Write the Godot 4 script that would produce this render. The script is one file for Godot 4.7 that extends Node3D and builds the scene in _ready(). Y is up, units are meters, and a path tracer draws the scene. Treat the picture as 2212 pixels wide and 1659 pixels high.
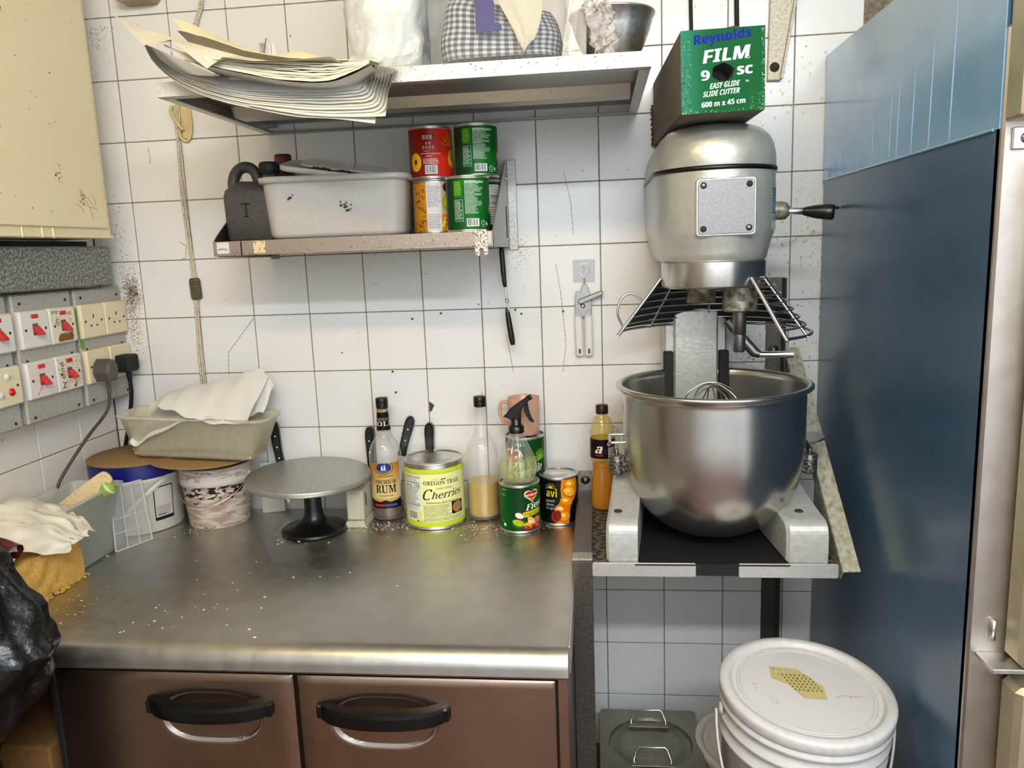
extends Node3D
# A small bakery kitchen corner: steel counter under a white tiled wall, two shelves, a planetary mixer, a blue fridge side.

var M = {}
var T = {}
var rng = RandomNumberGenerator.new()
var used = {}

func _ready():
	rng.seed = 7
	var cam = Camera3D.new()
	cam.name = "camera"
	cam.position = Vector3(1.19007, 1.51, 1.94163)
	cam.rotation_order = EULER_ORDER_YXZ
	cam.rotation = Vector3(-0.171540, 0.113047, -0.038027)
	cam.fov = 52.6196
	cam.near = 0.05
	cam.current = true
	add_child(cam)
	var we = WorldEnvironment.new()
	we.name = "world"
	var env = Environment.new()
	env.background_mode = Environment.BG_COLOR
	env.background_color = Color(0.02, 0.02, 0.02)
	env.tonemap_mode = Environment.TONE_MAPPER_LINEAR
	env.tonemap_exposure = 0.8
	env.sdfgi_enabled = true
	env.ssao_enabled = true
	env.ssil_enabled = true
	we.environment = env
	add_child(we)
	# two ceiling battens behind the camera: the right one whiter, the left one warmer
	lamp_batten(Vector3(1.62, 2.53, 2.65), Color(0.925, 0.965, 1.0), 4.4, 0.7, "white ceiling batten lamp with a cool tube, nearer the fridge")
	lamp_batten(Vector3(0.78, 2.53, 1.8), Color(1.0, 0.88, 0.66), 1.9, 0.8, "white ceiling batten lamp with a warm tube, nearer the left wall")
	lamp_batten(Vector3(1.3, 2.53, 2.3), Color(0.925, 0.965, 1.0), 15.5, 2.3, "white ceiling batten lamp nearest the wall behind the camera")
	make_materials()
	build_room()
	build_worktop()
	build_fridge()
	build_upper_shelf()
	build_lower_shelf()
	build_mixer_stand()
	build_mixer()
	build_electrics()
	build_upper_goods()
	build_lower_goods()
	build_counter_left()
	build_counter_right()
	build_floor_goods()
	build_wall_things()
	build_crumbs()

func lamp_batten(at, col, energy, tilt, label):
	var t = thing("ceiling_lamp", label, "lamp", at)
	var b = Mb.new()
	b.box(Vector3(0, 0.035, 0), Vector3(1.24, 0.07, 0.09), 0.008)
	obj("housing", b.done(), mat("lamp_white", Color(0.85, 0.85, 0.83), 0.5), t)
	var d = Mb.new()
	var prof = []
	for i in 13:
		var a = PI * i / 12.0
		prof.append(Vector3(0, -0.045 * sin(a), 0.045 * cos(a)))
	var rows = [[], []]
	for p in prof:
		rows[0].append(p + Vector3(-0.6, 0, 0))
		rows[1].append(p + Vector3(0.6, 0, 0))
	d.grid(rows)
	d.fan(rows[0], Vector3(-1, 0, 0))
	d.fan(rows[1], Vector3(1, 0, 0))
	var m = StandardMaterial3D.new()
	m.albedo_color = Color(0.9, 0.9, 0.9)
	m.emission_enabled = true
	m.emission = col
	m.emission_energy_multiplier = 2.0
	obj("tube_lamp", d.done(), m, t)
	var l = AreaLight3D.new()
	l.name = "tube_light"
	l.area_size = Vector2(1.2, 0.1)
	l.light_color = col
	l.light_energy = energy
	l.area_range = 12.0
	l.area_attenuation = 2.0
	l.shadow_enabled = true
	t.add_child(l)
	l.position = Vector3(0, -0.052, -0.02)
	l.rotation = Vector3(-tilt, 0, 0)

# ---------------------------------------------------------------- mesh helpers
class Mb:
	var st = SurfaceTool.new()
	var g = 0
	var xf = Transform3D()
	var col = null
	func _init():
		st.begin(Mesh.PRIMITIVE_TRIANGLES)
	func v(p, uv):
		if col != null:
			st.set_color(col)
		st.set_uv(uv)
		st.add_vertex(xf * p)
	func flat():
		st.set_smooth_group(-1)
	func smooth():
		g += 1
		st.set_smooth_group(g)
	func tri(a, b, c, ua = Vector2(), ub = Vector2(), uc = Vector2()):
		v(a, ua)
		v(b, ub)
		v(c, uc)
	# corners clockwise as seen from the front: bottom left, top left, top right, bottom right
	func quad(a, b, c, d, u0 = Vector2(0, 1), u1 = Vector2(1, 0)):
		tri(a, b, c, Vector2(u0.x, u0.y), Vector2(u0.x, u1.y), Vector2(u1.x, u1.y))
		tri(a, c, d, Vector2(u0.x, u0.y), Vector2(u1.x, u1.y), Vector2(u1.x, u0.y))
	# a flat convex polygon that faces towards «out»
	func poly(pts, out):
		flat()
		var n = Vector3()
		for i in pts.size():
			var a = pts[i] - pts[0]
			var b = pts[(i + 1) % pts.size()] - pts[0]
			n += a.cross(b)
		var rev = n.dot(out) > 0
		for i in range(1, pts.size() - 1):
			if rev:
				tri(pts[0], pts[i + 1], pts[i])
			else:
				tri(pts[0], pts[i], pts[i + 1])
	func fan(pts, out):
		poly(pts, out)
	# rows of points: row index goes up, column index goes right, as seen from the front
	func grid(P, flip = false, sm = true):
		if sm:
			smooth()
		else:
			flat()
		var m = P.size() - 1
		var n = P[0].size() - 1
		for i in m:
			for j in n:
				var a = P[i][j]
				var b = P[i + 1][j]
				var c = P[i + 1][j + 1]
				var d = P[i][j + 1]
				var ua = Vector2(float(j) / n, 1.0 - float(i) / m)
				var ub = Vector2(float(j) / n, 1.0 - float(i + 1) / m)
				var uc = Vector2(float(j + 1) / n, 1.0 - float(i + 1) / m)
				var ud = Vector2(float(j + 1) / n, 1.0 - float(i) / m)
				if flip:
					tri(a, c, b, ua, uc, ub)
					tri(a, d, c, ua, ud, uc)
				else:
					tri(a, b, c, ua, ub, uc)
					tri(a, c, d, ua, uc, ud)
	# profile of (radius, height), going up on the outside; a repeated point makes a sharp edge. angle 0 faces +z, growing to +x
	func lathe(prof, n = 40, a0 = -PI, a1 = PI, sx = 1.0, sz = 1.0):
		var runs = [[prof[0]]]
		for i in range(1, prof.size()):
			if prof[i].is_equal_approx(prof[i - 1]):
				runs.append([prof[i]])
			else:
				runs[-1].append(prof[i])
		for r in runs:
			if r.size() < 2:
				continue
			var P = []
			for q in r:
				var row = []
				for j in n + 1:
					var a = a0 + (a1 - a0) * j / n
					row.append(Vector3(q.x * sin(a) * sx, q.y, q.x * cos(a) * sz))
				P.append(row)
			grid(P)
	func box(c, s, b = 0.0):
		var h = s / 2.0
		b = minf(b, minf(h.x, minf(h.y, h.z)) * 0.95)
		var k = [h.x, h.y, h.z]
		var pt = func(sg, ax):
			var r = [0.0, 0.0, 0.0]
			for i in 3:
				r[i] = sg[i] * (k[i] if i == ax else k[i] - b)
			return c + Vector3(r[0], r[1], r[2])
		for ax in 3:
			var u = (ax + 1) % 3
			var w = (ax + 2) % 3
			for s0 in [-1, 1]:
				var pts = []
				for e in [[-1, -1], [-1, 1], [1, 1], [1, -1]]:
					var sg = [0, 0, 0]
					sg[ax] = s0
					sg[u] = e[0]
					sg[w] = e[1]
					pts.append(pt.call(sg, ax))
				var o = [0, 0, 0]
				o[ax] = s0
				poly(pts, Vector3(o[0], o[1], o[2]))
			if b > 0:
				for su in [-1, 1]:
					for sw in [-1, 1]:
						var q = []
						for e in [[-1, u], [1, u], [1, w], [-1, w]]:
							var sg = [0, 0, 0]
							sg[ax] = e[0]
							sg[u] = su
							sg[w] = sw
							q.append(pt.call(sg, e[1]))
						var o = [0, 0, 0]
						o[u] = su
						o[w] = sw
						poly(q, Vector3(o[0], o[1], o[2]))
		if b > 0:
			for x in [-1, 1]:
				for y in [-1, 1]:
					for z in [-1, 1]:
						var sg = [x, y, z]
						poly([pt.call(sg, 0), pt.call(sg, 1), pt.call(sg, 2)], Vector3(x, y, z))
	# outline (counterclockwise, xy) pushed from z0 to z1, with a bevel on the z1 face; «round» smooths the side wall
	func prism(outline, z0, z1, bev = 0.0, round = false):
		var o = PackedVector2Array(outline)
		if Geometry2D.is_polygon_clockwise(o):
			o.reverse()
		var n = o.size()
		var ins = PackedVector2Array()
		for i in n:
			var e0 = (o[i] - o[(i + n - 1) % n]).normalized()
			var e1 = (o[(i + 1) % n] - o[i]).normalized()
			var n0 = Vector2(-e0.y, e0.x)
			var n1 = Vector2(-e1.y, e1.x)
			var bs = (n0 + n1).normalized()
			ins.append(o[i] + bs * bev / maxf(0.4, bs.dot(n0)))
		var idx = Geometry2D.triangulate_polygon(o)
		flat()
		var mn = o[0]
		var mx = o[0]
		for p in o:
			mn = mn.min(p)
			mx = mx.max(p)
		var sz = mx - mn
		for k in range(0, idx.size(), 3):
			var f = []
			var bk = []
			for e in 3:
				var id = idx[k + e]
				f.append(ins[id])
				bk.append(o[id])
			var cw = (f[1] - f[0]).cross(f[2] - f[0]) < 0
			var od = [0, 1, 2] if cw else [0, 2, 1]
			for e in od:
				v(Vector3(f[e].x, f[e].y, z1), Vector2((f[e].x - mn.x) / sz.x, 1.0 - (f[e].y - mn.y) / sz.y))
			od.reverse()
			for e in od:
				v(Vector3(bk[e].x, bk[e].y, z0), Vector2((bk[e].x - mn.x) / sz.x, 1.0 - (bk[e].y - mn.y) / sz.y))
		var zs = [[o, z0], [o, z1 - bev]]
		if round:
			smooth()
		for i in n:
			var j = (i + 1) % n
			quad(Vector3(o[i].x, o[i].y, z0), Vector3(o[i].x, o[i].y, z1 - bev), Vector3(o[j].x, o[j].y, z1 - bev), Vector3(o[j].x, o[j].y, z0))
		if bev > 0:
			if round:
				smooth()
			for i in n:
				var j = (i + 1) % n
				quad(Vector3(o[i].x, o[i].y, z1 - bev), Vector3(ins[i].x, ins[i].y, z1), Vector3(ins[j].x, ins[j].y, z1), Vector3(o[j].x, o[j].y, z1 - bev))
	func tube(path, r, n = 8, closed = false):
		var m = path.size()
		var P = []
		var nor = Vector3()
		var last = Vector3()
		for i in m:
			var t
			if closed:
				t = (path[(i + 1) % m] - path[(i + m - 1) % m]).normalized()
			else:
				t = (path[mini(i + 1, m - 1)] - path[maxi(i - 1, 0)]).normalized()
			if i == 0:
				nor = t.cross(Vector3.UP if absf(t.y) < 0.9 else Vector3.RIGHT).normalized()
			else:
				nor = (nor - t * nor.dot(t)).normalized()
			last = t
			var bi = t.cross(nor)
			var rr = r[i] if r is Array else r
			var row = []
			for j in n + 1:
				var a = -TAU * j / n
				row.append(path[i] + (nor * cos(a) + bi * sin(a)) * rr)
			P.append(row)
		if closed:
			P.append(P[0])
		grid(P, true)
		if not closed:
			var c0 = P[0].duplicate()
			c0.pop_back()
			var c1 = P[-1].duplicate()
			c1.pop_back()
			poly(c0, (path[0] - path[1]).normalized())
			poly(c1, (path[-1] - path[-2]).normalized())
	func done():
		st.generate_normals()
		st.index()
		return st.commit()

func spline(pts, sub = 6):
	var out = []
	for i in pts.size() - 1:
		var p0 = pts[maxi(i - 1, 0)]
		var p1 = pts[i]
		var p2 = pts[i + 1]
		var p3 = pts[mini(i + 2, pts.size() - 1)]
		for k in sub:
			var t = float(k) / sub
			out.append(0.5 * ((2.0 * p1) + (p2 - p0) * t + (2.0 * p0 - 5.0 * p1 + 4.0 * p2 - p3) * t * t + (3.0 * p1 - p0 - 3.0 * p2 + p3) * t * t * t))
	out.append(pts[-1])
	return out

func rrect(w, h, r, n = 5, c = Vector2()):
	var o = []
	for k in 4:
		var cc = Vector2((w / 2 - r) * [1, -1, -1, 1][k], (h / 2 - r) * [1, 1, -1, -1][k])
		for i in n + 1:
			var a = PI / 2 * (k + float(i) / n)
			o.append(c + cc + Vector2(cos(a), sin(a)) * r)
	return o

# the same outline with extra points along its straight sides
func dense(o, step = 0.01):
	var r = []
	for i in o.size():
		var a = o[i]
		var c = o[(i + 1) % o.size()]
		var n = maxi(1, int(ceil((c - a).length() / step)))
		for k in n:
			r.append(a.lerp(c, float(k) / n))
	return r

func disc(r, n = 24, c = Vector2()):
	var o = []
	for i in n:
		o.append(c + Vector2(cos(TAU * i / n), sin(TAU * i / n)) * r)
	return o

# loop of rounded rectangle rings (tubs, boxes): each ring is [half width, half depth, corner radius, height]; a repeated ring makes a sharp edge
func tub_shape(b, rings, n = 6):
	var runs = [[rings[0]]]
	for i in range(1, rings.size()):
		if rings[i] == rings[i - 1]:
			runs.append([rings[i]])
		else:
			runs[-1].append(rings[i])
	for r in runs:
		if r.size() < 2:
			continue
		var P = []
		for q in r:
			var o = rrect(q[0] * 2, q[1] * 2, maxf(0.0005, minf(q[2], minf(q[0], q[1]) * 0.98)), n)
			var row = []
			for p in o:
				row.append(Vector3(p.x, q[3], -p.y))
			row.append(row[0])
			P.append(row)
		b.grid(P)

func numbered(called):
	if not used.has(called):
		used[called] = 0
		return called
	used[called] += 1
	return "%s_%03d" % [called, used[called]]

func thing(called, label, category, at = Vector3.ZERO, rot = Vector3.ZERO, group = ""):
	var o = Node3D.new()
	o.name = numbered(called)
	add_child(o)
	o.position = at
	o.rotation = rot
	tag(o, label, category, group)
	return o

func tag(o, label, category, group = ""):
	o.set_meta("label", label)
	o.set_meta("category", category)
	if group:
		o.set_meta("group", group)
	return o

func obj(called, mesh, material, parent = null, at = Vector3.ZERO, rot = Vector3.ZERO):
	var o = MeshInstance3D.new()
	o.mesh = mesh
	o.material_override = material
	if parent == null:
		o.name = numbered(called)
		add_child(o)
	else:
		o.name = called
		parent.add_child(o, true)
	o.position = at
	o.rotation = rot
	return o

func struct(called, mesh, material, at = Vector3.ZERO):
	var o = obj(called, mesh, material, null, at)
	o.set_meta("kind", "structure")
	return o

func dup(src, label, at, rot = Vector3.ZERO):
	var c = src.duplicate()
	c.name = numbered(String(src.name).rstrip("0123456789_"))
	add_child(c)
	c.position = at
	c.rotation = rot
	c.set_meta("label", label)
	return c

func bx(size, bev = 0.0, c = Vector3.ZERO):
	var b = Mb.new()
	b.box(c, size, bev)
	return b.done()

func lat(prof, n = 40, a0 = -PI, a1 = PI):
	var b = Mb.new()
	b.lathe(prof, n, a0, a1)
	return b.done()

func tub(path, r, n = 8, closed = false):
	var b = Mb.new()
	b.tube(path, r, n, closed)
	return b.done()

func prs(outline, z0, z1, bev = 0.0, round = false):
	var b = Mb.new()
	b.prism(outline, z0, z1, bev, round)
	return b.done()

func V2(a):
	var o = []
	for i in range(0, a.size(), 2):
		o.append(Vector2(a[i], a[i + 1]))
	return o

func V3(a):
	var o = []
	for i in range(0, a.size(), 3):
		o.append(Vector3(a[i], a[i + 1], a[i + 2]))
	return o

# ---------------------------------------------------------------- materials
func mat(key, col = Color.WHITE, rough = 0.5, metal = 0.0):
	if M.has(key):
		return M[key]
	var m = StandardMaterial3D.new()
	m.resource_name = key
	m.albedo_color = col
	m.roughness = rough
	m.metallic = metal
	M[key] = m
	return m

func noise_tex(seed_, freq, c0, c1, lo = 0.3, hi = 0.7, size = 512, oct = 4, kind = FastNoiseLite.TYPE_SIMPLEX_SMOOTH, sq = 1.0):
	var n = FastNoiseLite.new()
	if hi - lo >= 0.35:
		freq *= 1.8
		var mid = c0.lerp(c1, 0.5)
		c0 = mid.lerp(c0, 0.5)
		c1 = mid.lerp(c1, 0.5)
	n.seed = seed_
	n.frequency = freq
	n.noise_type = kind
	n.fractal_octaves = oct
	n.domain_warp_enabled = false
	var t = NoiseTexture2D.new()
	t.width = size
	t.height = int(size * sq)
	t.seamless = true
	t.noise = n
	var gr = Gradient.new()
	gr.offsets = PackedFloat32Array([0.0, lo, hi, 1.0])
	gr.colors = PackedColorArray([c0, c0, c1, c1])
	t.color_ramp = gr
	return t

func bump_tex(seed_, freq, strength = 4.0, size = 512, oct = 3):
	var key = "b%s_%s_%s" % [seed_, freq, size]
	if T.has(key):
		return T[key]
	var n = FastNoiseLite.new()
	n.seed = seed_
	n.frequency = freq
	n.noise_type = FastNoiseLite.TYPE_SIMPLEX_SMOOTH
	n.fractal_octaves = oct
	var t = NoiseTexture2D.new()
	t.width = size
	t.height = size
	t.seamless = true
	t.as_normal_map = true
	t.bump_strength = strength
	t.noise = n
	T[key] = t
	return t

func tri(m, sc, world = false):
	m.uv1_triplanar = true
	m.uv1_world_triplanar = world
	m.uv1_scale = sc if sc is Vector3 else Vector3(sc, sc, sc)
	return m

func mat_noise(key, tex, rough, metal, sc, nrm = null, nsc = 0.5, world = false, rtex = null):
	if M.has(key):
		return M[key]
	var m = mat(key, Color.WHITE, rough, metal)
	m.albedo_texture = tex
	if nrm:
		m.normal_enabled = true
		m.normal_texture = nrm
		m.normal_scale = nsc
	if rtex:
		m.roughness_texture = rtex
		m.roughness = 1.0
	tri(m, sc, world)
	return m

func glass(key, col, alpha, rough = 0.05):
	if M.has(key):
		return M[key]
	var m = mat(key, Color(col.r, col.g, col.b, alpha), rough)
	m.transparency = BaseMaterial3D.TRANSPARENCY_ALPHA
	return m

# ---------------------------------------------------------------- pictures: flat print, lettering, stains
func sysfont(nm, w = 400):
	var key = nm + str(w)
	if not T.has(key):
		var f = SystemFont.new()
		f.font_names = PackedStringArray([nm])
		f.font_weight = w
		T[key] = f
	return T[key]

func canvas(w, h, col):
	var im = Image.create_empty(w, h, false, Image.FORMAT_RGBA8)
	im.fill(col)
	return im

# text with its baseline at y; «wide» stretches, «slant» leans, anchor 0 left, 0.5 middle, 1 right
func text(im, s, x, y, size, col, font = "Droid Sans", w = 700, anchor = 0.0, wide = 1.0, slant = 0.0, rise = 0.0, fat = 0):
	var f = sysfont(font, w)
	var ts = TextServerManager.get_primary_interface()
	var sh = ts.create_shaped_text()
	ts.shaped_text_add_string(sh, s, f.get_rids(), size)
	var gl = ts.shaped_text_get_glyphs(sh)
	var total = 0.0
	for g in gl:
		total += g.advance
	var px = x - total * wide * anchor
	var szv = Vector2i(size, 0)
	for g in gl:
		ts.font_render_glyph(g.font_rid, szv, g.index)
		var idx = ts.font_get_glyph_texture_idx(g.font_rid, szv, g.index)
		if idx >= 0:
			var uv = ts.font_get_glyph_uv_rect(g.font_rid, szv, g.index)
			var off = ts.font_get_glyph_offset(g.font_rid, szv, g.index)
			var src = ts.font_get_texture_image(g.font_rid, szv, idx)
			var gy0 = y + off.y + rise * (px - x)
			var W = int(ceil(uv.size.x * wide)) + int(absf(slant) * uv.size.y) + 2 + fat
			for yy in int(uv.size.y):
				var sl = -slant * (off.y + yy)
				for xx in range(-fat, W):
					var sxx = (xx - 0.0) / wide
					var a = 0.0
					for k in fat + 1:
						var q = int(sxx - k / wide)
						if q >= 0 and q < int(uv.size.x):
							a = maxf(a, src.get_pixel(int(uv.position.x) + q, int(uv.position.y) + yy).a)
					if a > 0.02:
						var X = int(px + off.x * wide + xx + sl)
						var Y = int(gy0 + yy + rise * xx)
						if X >= 0 and Y >= 0 and X < im.get_width() and Y < im.get_height():
							var o = im.get_pixel(X, Y)
							var r = o.lerp(col, a * col.a)
							r.a = maxf(o.a, a)
							im.set_pixel(X, Y, r)
		px += g.advance * wide
	ts.free_rid(sh)

func fillpoly(im, pts, col):
	var y0 = im.get_height()
	var y1 = 0
	for p in pts:
		y0 = mini(y0, int(floor(p.y)))
		y1 = maxi(y1, int(ceil(p.y)))
	for y in range(maxi(0, y0), mini(im.get_height() - 1, y1) + 1):
		var xs = []
		for i in pts.size():
			var a = pts[i]
			var b = pts[(i + 1) % pts.size()]
			if (a.y <= y + 0.5) != (b.y <= y + 0.5):
				xs.append(a.x + (y + 0.5 - a.y) / (b.y - a.y) * (b.x - a.x))
		xs.sort()
		for k in range(0, xs.size() - 1, 2):
			var xa = maxi(0, int(round(xs[k])))
			var xb = mini(im.get_width(), int(round(xs[k + 1])))
			if xb > xa:
				im.fill_rect(Rect2i(xa, y, xb - xa, 1), col)

func ellipse(im, c, rx, ry, col, rot = 0.0, a0 = 0.0, a1 = TAU):
	var o = []
	for i in 33:
		var a = a0 + (a1 - a0) * i / 32.0
		o.append(c + Vector2(rx * cos(a), ry * sin(a)).rotated(rot))
	fillpoly(im, o, col)

func stroke(im, pts, wd, col):
	for i in pts.size() - 1:
		var a = pts[i]
		var b = pts[i + 1]
		var d = (b - a).normalized()
		var n = Vector2(-d.y, d.x) * wd / 2
		a -= d * wd * 0.3
		b += d * wd * 0.3
		fillpoly(im, [a + n, b + n, b - n, a - n], col)

# lines of very small print that cannot be read
func small_print(im, x, y, w, lines, step, col, seed_, hgt = 2, ragged = 0.3):
	var r = RandomNumberGenerator.new()
	r.seed = seed_
	for k in lines:
		var px = x
		var end = x + w * (1.0 - r.randf() * ragged)
		while px < end:
			var l = r.randi_range(3, 9)
			im.fill_rect(Rect2i(int(px), int(y + k * step), l, hgt), col)
			px += l + 2 + r.randi_range(0, 2)

func barcode(im, x, y, w, h, seed_, vertical = false):
	im.fill_rect(Rect2i(x, y, w, h), Color(0.93, 0.93, 0.9))
	var r = RandomNumberGenerator.new()
	r.seed = seed_
	var p = 4
	while p < (h if vertical else w) - 5:
		var l = r.randi_range(1, 3)
		im.fill_rect(Rect2i(x + 3, y + p, w - 6, l) if vertical else Rect2i(x + p, y + 3, l, h - 9), Color(0.08, 0.08, 0.08))
		p += l + r.randi_range(1, 3)

func specks(im, n, col, r0, r1, seed_, area = null):
	var r = RandomNumberGenerator.new()
	r.seed = seed_
	var A = area if area != null else Rect2(0, 0, im.get_width(), im.get_height())
	for k in n:
		var s = r0 + (r1 - r0) * pow(r.randf(), 3.0)
		var c = A.position + Vector2(r.randf() * A.size.x, r.randf() * A.size.y)
		var cc = col
		cc.a = 1.0
		var X = clampi(int(c.x), 0, im.get_width() - 1)
		var Y = clampi(int(c.y), 0, im.get_height() - 1)
		cc = im.get_pixel(X, Y).lerp(cc, col.a * (0.5 + 0.5 * r.randf()))
		if s < 1.2:
			im.set_pixel(X, Y, cc)
		else:
			ellipse(im, c, s, s * (0.5 + r.randf() * 0.7), cc, r.randf() * 3)

func pic(im):
	var t = ImageTexture.create_from_image(im)
	return t

func mat_pic(key, im, rough = 0.4, metal = 0.0):
	var m = mat(key, Color.WHITE, rough, metal)
	m.albedo_texture = pic(im)
	m.texture_repeat = false
	m.metallic_specular = 0.3
	return m

# ---------------------------------------------------------------- materials that many things share
func make_materials():
	var scr = noise_tex(11, 0.02, Color(0.22, 0.22, 0.22), Color(0.46, 0.46, 0.46), 0.2, 0.8, 512, 5)
	T["rough_steel"] = scr
	T["brush_n"] = bump_tex(5, 0.05, 1.5, 512, 4)
	var st = mat_noise("steel", noise_tex(12, 0.01, Color(0.78, 0.775, 0.76), Color(0.85, 0.845, 0.83), 0.2, 0.8), 1.0, 1.0, Vector3(2, 2, 2), T["brush_n"], 0.06, false, scr)
	st.metallic_specular = 0.5
	mat("steel_dark", Color(0.52, 0.51, 0.5), 0.4, 1.0)
	mat("chrome", Color(0.86, 0.86, 0.86), 0.2, 1.0)
	mat("black_plastic", Color(0.025, 0.025, 0.028), 0.32)
	mat("black_matte", Color(0.03, 0.03, 0.03), 0.7)
	mat("white_plastic", Color(0.82, 0.81, 0.78), 0.35)
	mat("paper", Color(0.86, 0.84, 0.79), 0.9)
	mat("rust", Color(0.24, 0.2, 0.15), 0.8, 0.3)
	mat("tin", Color(0.86, 0.855, 0.84), 0.32, 1.0)
	glass("clear_glass", Color(1, 1, 1), 0.06, 0.03)
	glass("clear_film", Color(0.95, 0.96, 0.97), 0.05, 0.08)

# ---------------------------------------------------------------- the room
func wall_stains():
	var im = canvas(2048, 2048, Color(0.865, 0.86, 0.85))
	# patches of old grease, with a grain of their own
	specks(im, 2600, Color(0.62, 0.55, 0.42, 0.35), 0.5, 2.6, 21)
	specks(im, 240, Color(0.2, 0.16, 0.12, 0.75), 0.5, 2.6, 22)
	var px = func(x, y): return Vector2((x * 0.48828 + 0.1) * 2048.0, (1.0254 - 0.48828 * y) * 2048.0)
	# spatter behind the mixer
	for q in [[1.62, 1.30, 110, 70], [1.55, 1.14, 130, 50], [1.67, 1.55, 110, 60], [1.68, 1.42, 90, 60], [1.5, 1.93, 90, 80], [1.6, 1.85, 70, 60], [1.2, 1.02, 70, 36], [1.56, 1.22, 160, 34]]:
		var c = px.call(q[0], q[1])
		var r = RandomNumberGenerator.new()
		r.seed = int(q[0] * 1000)
		for k in q[2]:
			var d = Vector2(r.randfn(0, 1), r.randfn(0, 1)) * q[3]
			var s = r.randf_range(0.6, 2.6)
			var o = c + d
			if o.x > 2 and o.y > 2 and o.x < 2045 and o.y < 2045:
				var w = im.get_pixel(int(o.x), int(o.y)).lerp(Color(0.66, 0.58, 0.26) if k % 3 else Color(0.4, 0.33, 0.2), 0.38)
				ellipse(im, o, s, s * r.randf_range(0.5, 2.2), w)
	# brown smudges beside the sockets and the corner
	for q in [[-0.03, 1.43, 1100, 13, 26], [-0.035, 1.36, 500, 14, 50], [-0.05, 1.55, 160, 14, 80], [-0.05, 2.1, 260, 30, 60], [0.02, 2.12, 120, 50, 20], [1.0, 1.5, 90, 14, 22]]:
		var c = px.call(q[0], q[1])
		var r = RandomNumberGenerator.new()
		r.seed = int(q[1] * 1000)
		for k in q[2]:
			var o = c + Vector2(r.randfn(0, 1) * q[3], r.randfn(0, 1) * q[4])
			if o.x > 2 and o.y > 2 and o.x < 2045 and o.y < 2045:
				ellipse(im, o, r.randf_range(0.6, 1.7), r.randf_range(0.6, 2.0), im.get_pixel(int(o.x), int(o.y)).lerp(Color(0.3, 0.2, 0.13), 0.4))
	# hairline cracks and runs
	var crk = Color(0.45, 0.4, 0.34)
	for l in [[0.30, 1.36, 0.22, 1.27, 0.215, 1.21], [0.985, 1.70, 0.99, 1.63, 0.985, 1.57], [1.115, 1.69, 1.13, 1.62, 1.135, 1.54], [1.09, 1.47, 1.1, 1.4, 1.11, 1.27, 1.1, 1.2], [0.06, 1.8, 0.063, 1.78, 0.062, 1.76], [0.12, 1.56, 0.135, 1.55, 0.13, 1.52, 0.12, 1.518], [0.96, 1.3, 0.975, 1.2]]:
		var pts = []
		for i in range(0, l.size(), 2):
			pts.append(px.call(l[i], l[i + 1]))
		stroke(im, pts, 1.2, crk)
	for q in [[0.795, 1.357], [1.105, 1.353], [0.72, 1.345], [0.985, 1.36], [0.665, 1.155], [0.66, 1.21], [1.0, 1.35]]:
		ellipse(im, px.call(q[0], q[1]), 3.4, 3.4, Color(0.5, 0.46, 0.38))
		ellipse(im, px.call(q[0], q[1]), 1.8, 1.8, Color(0.16, 0.14, 0.12))
	# broken corner of the tile above the knives
	fillpoly(im, [px.call(0.752, 1.13), px.call(0.765, 1.12), px.call(0.758, 1.105), px.call(0.748, 1.1), px.call(0.749, 1.12)], Color(0.3, 0.22, 0.16))
	return im

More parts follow.
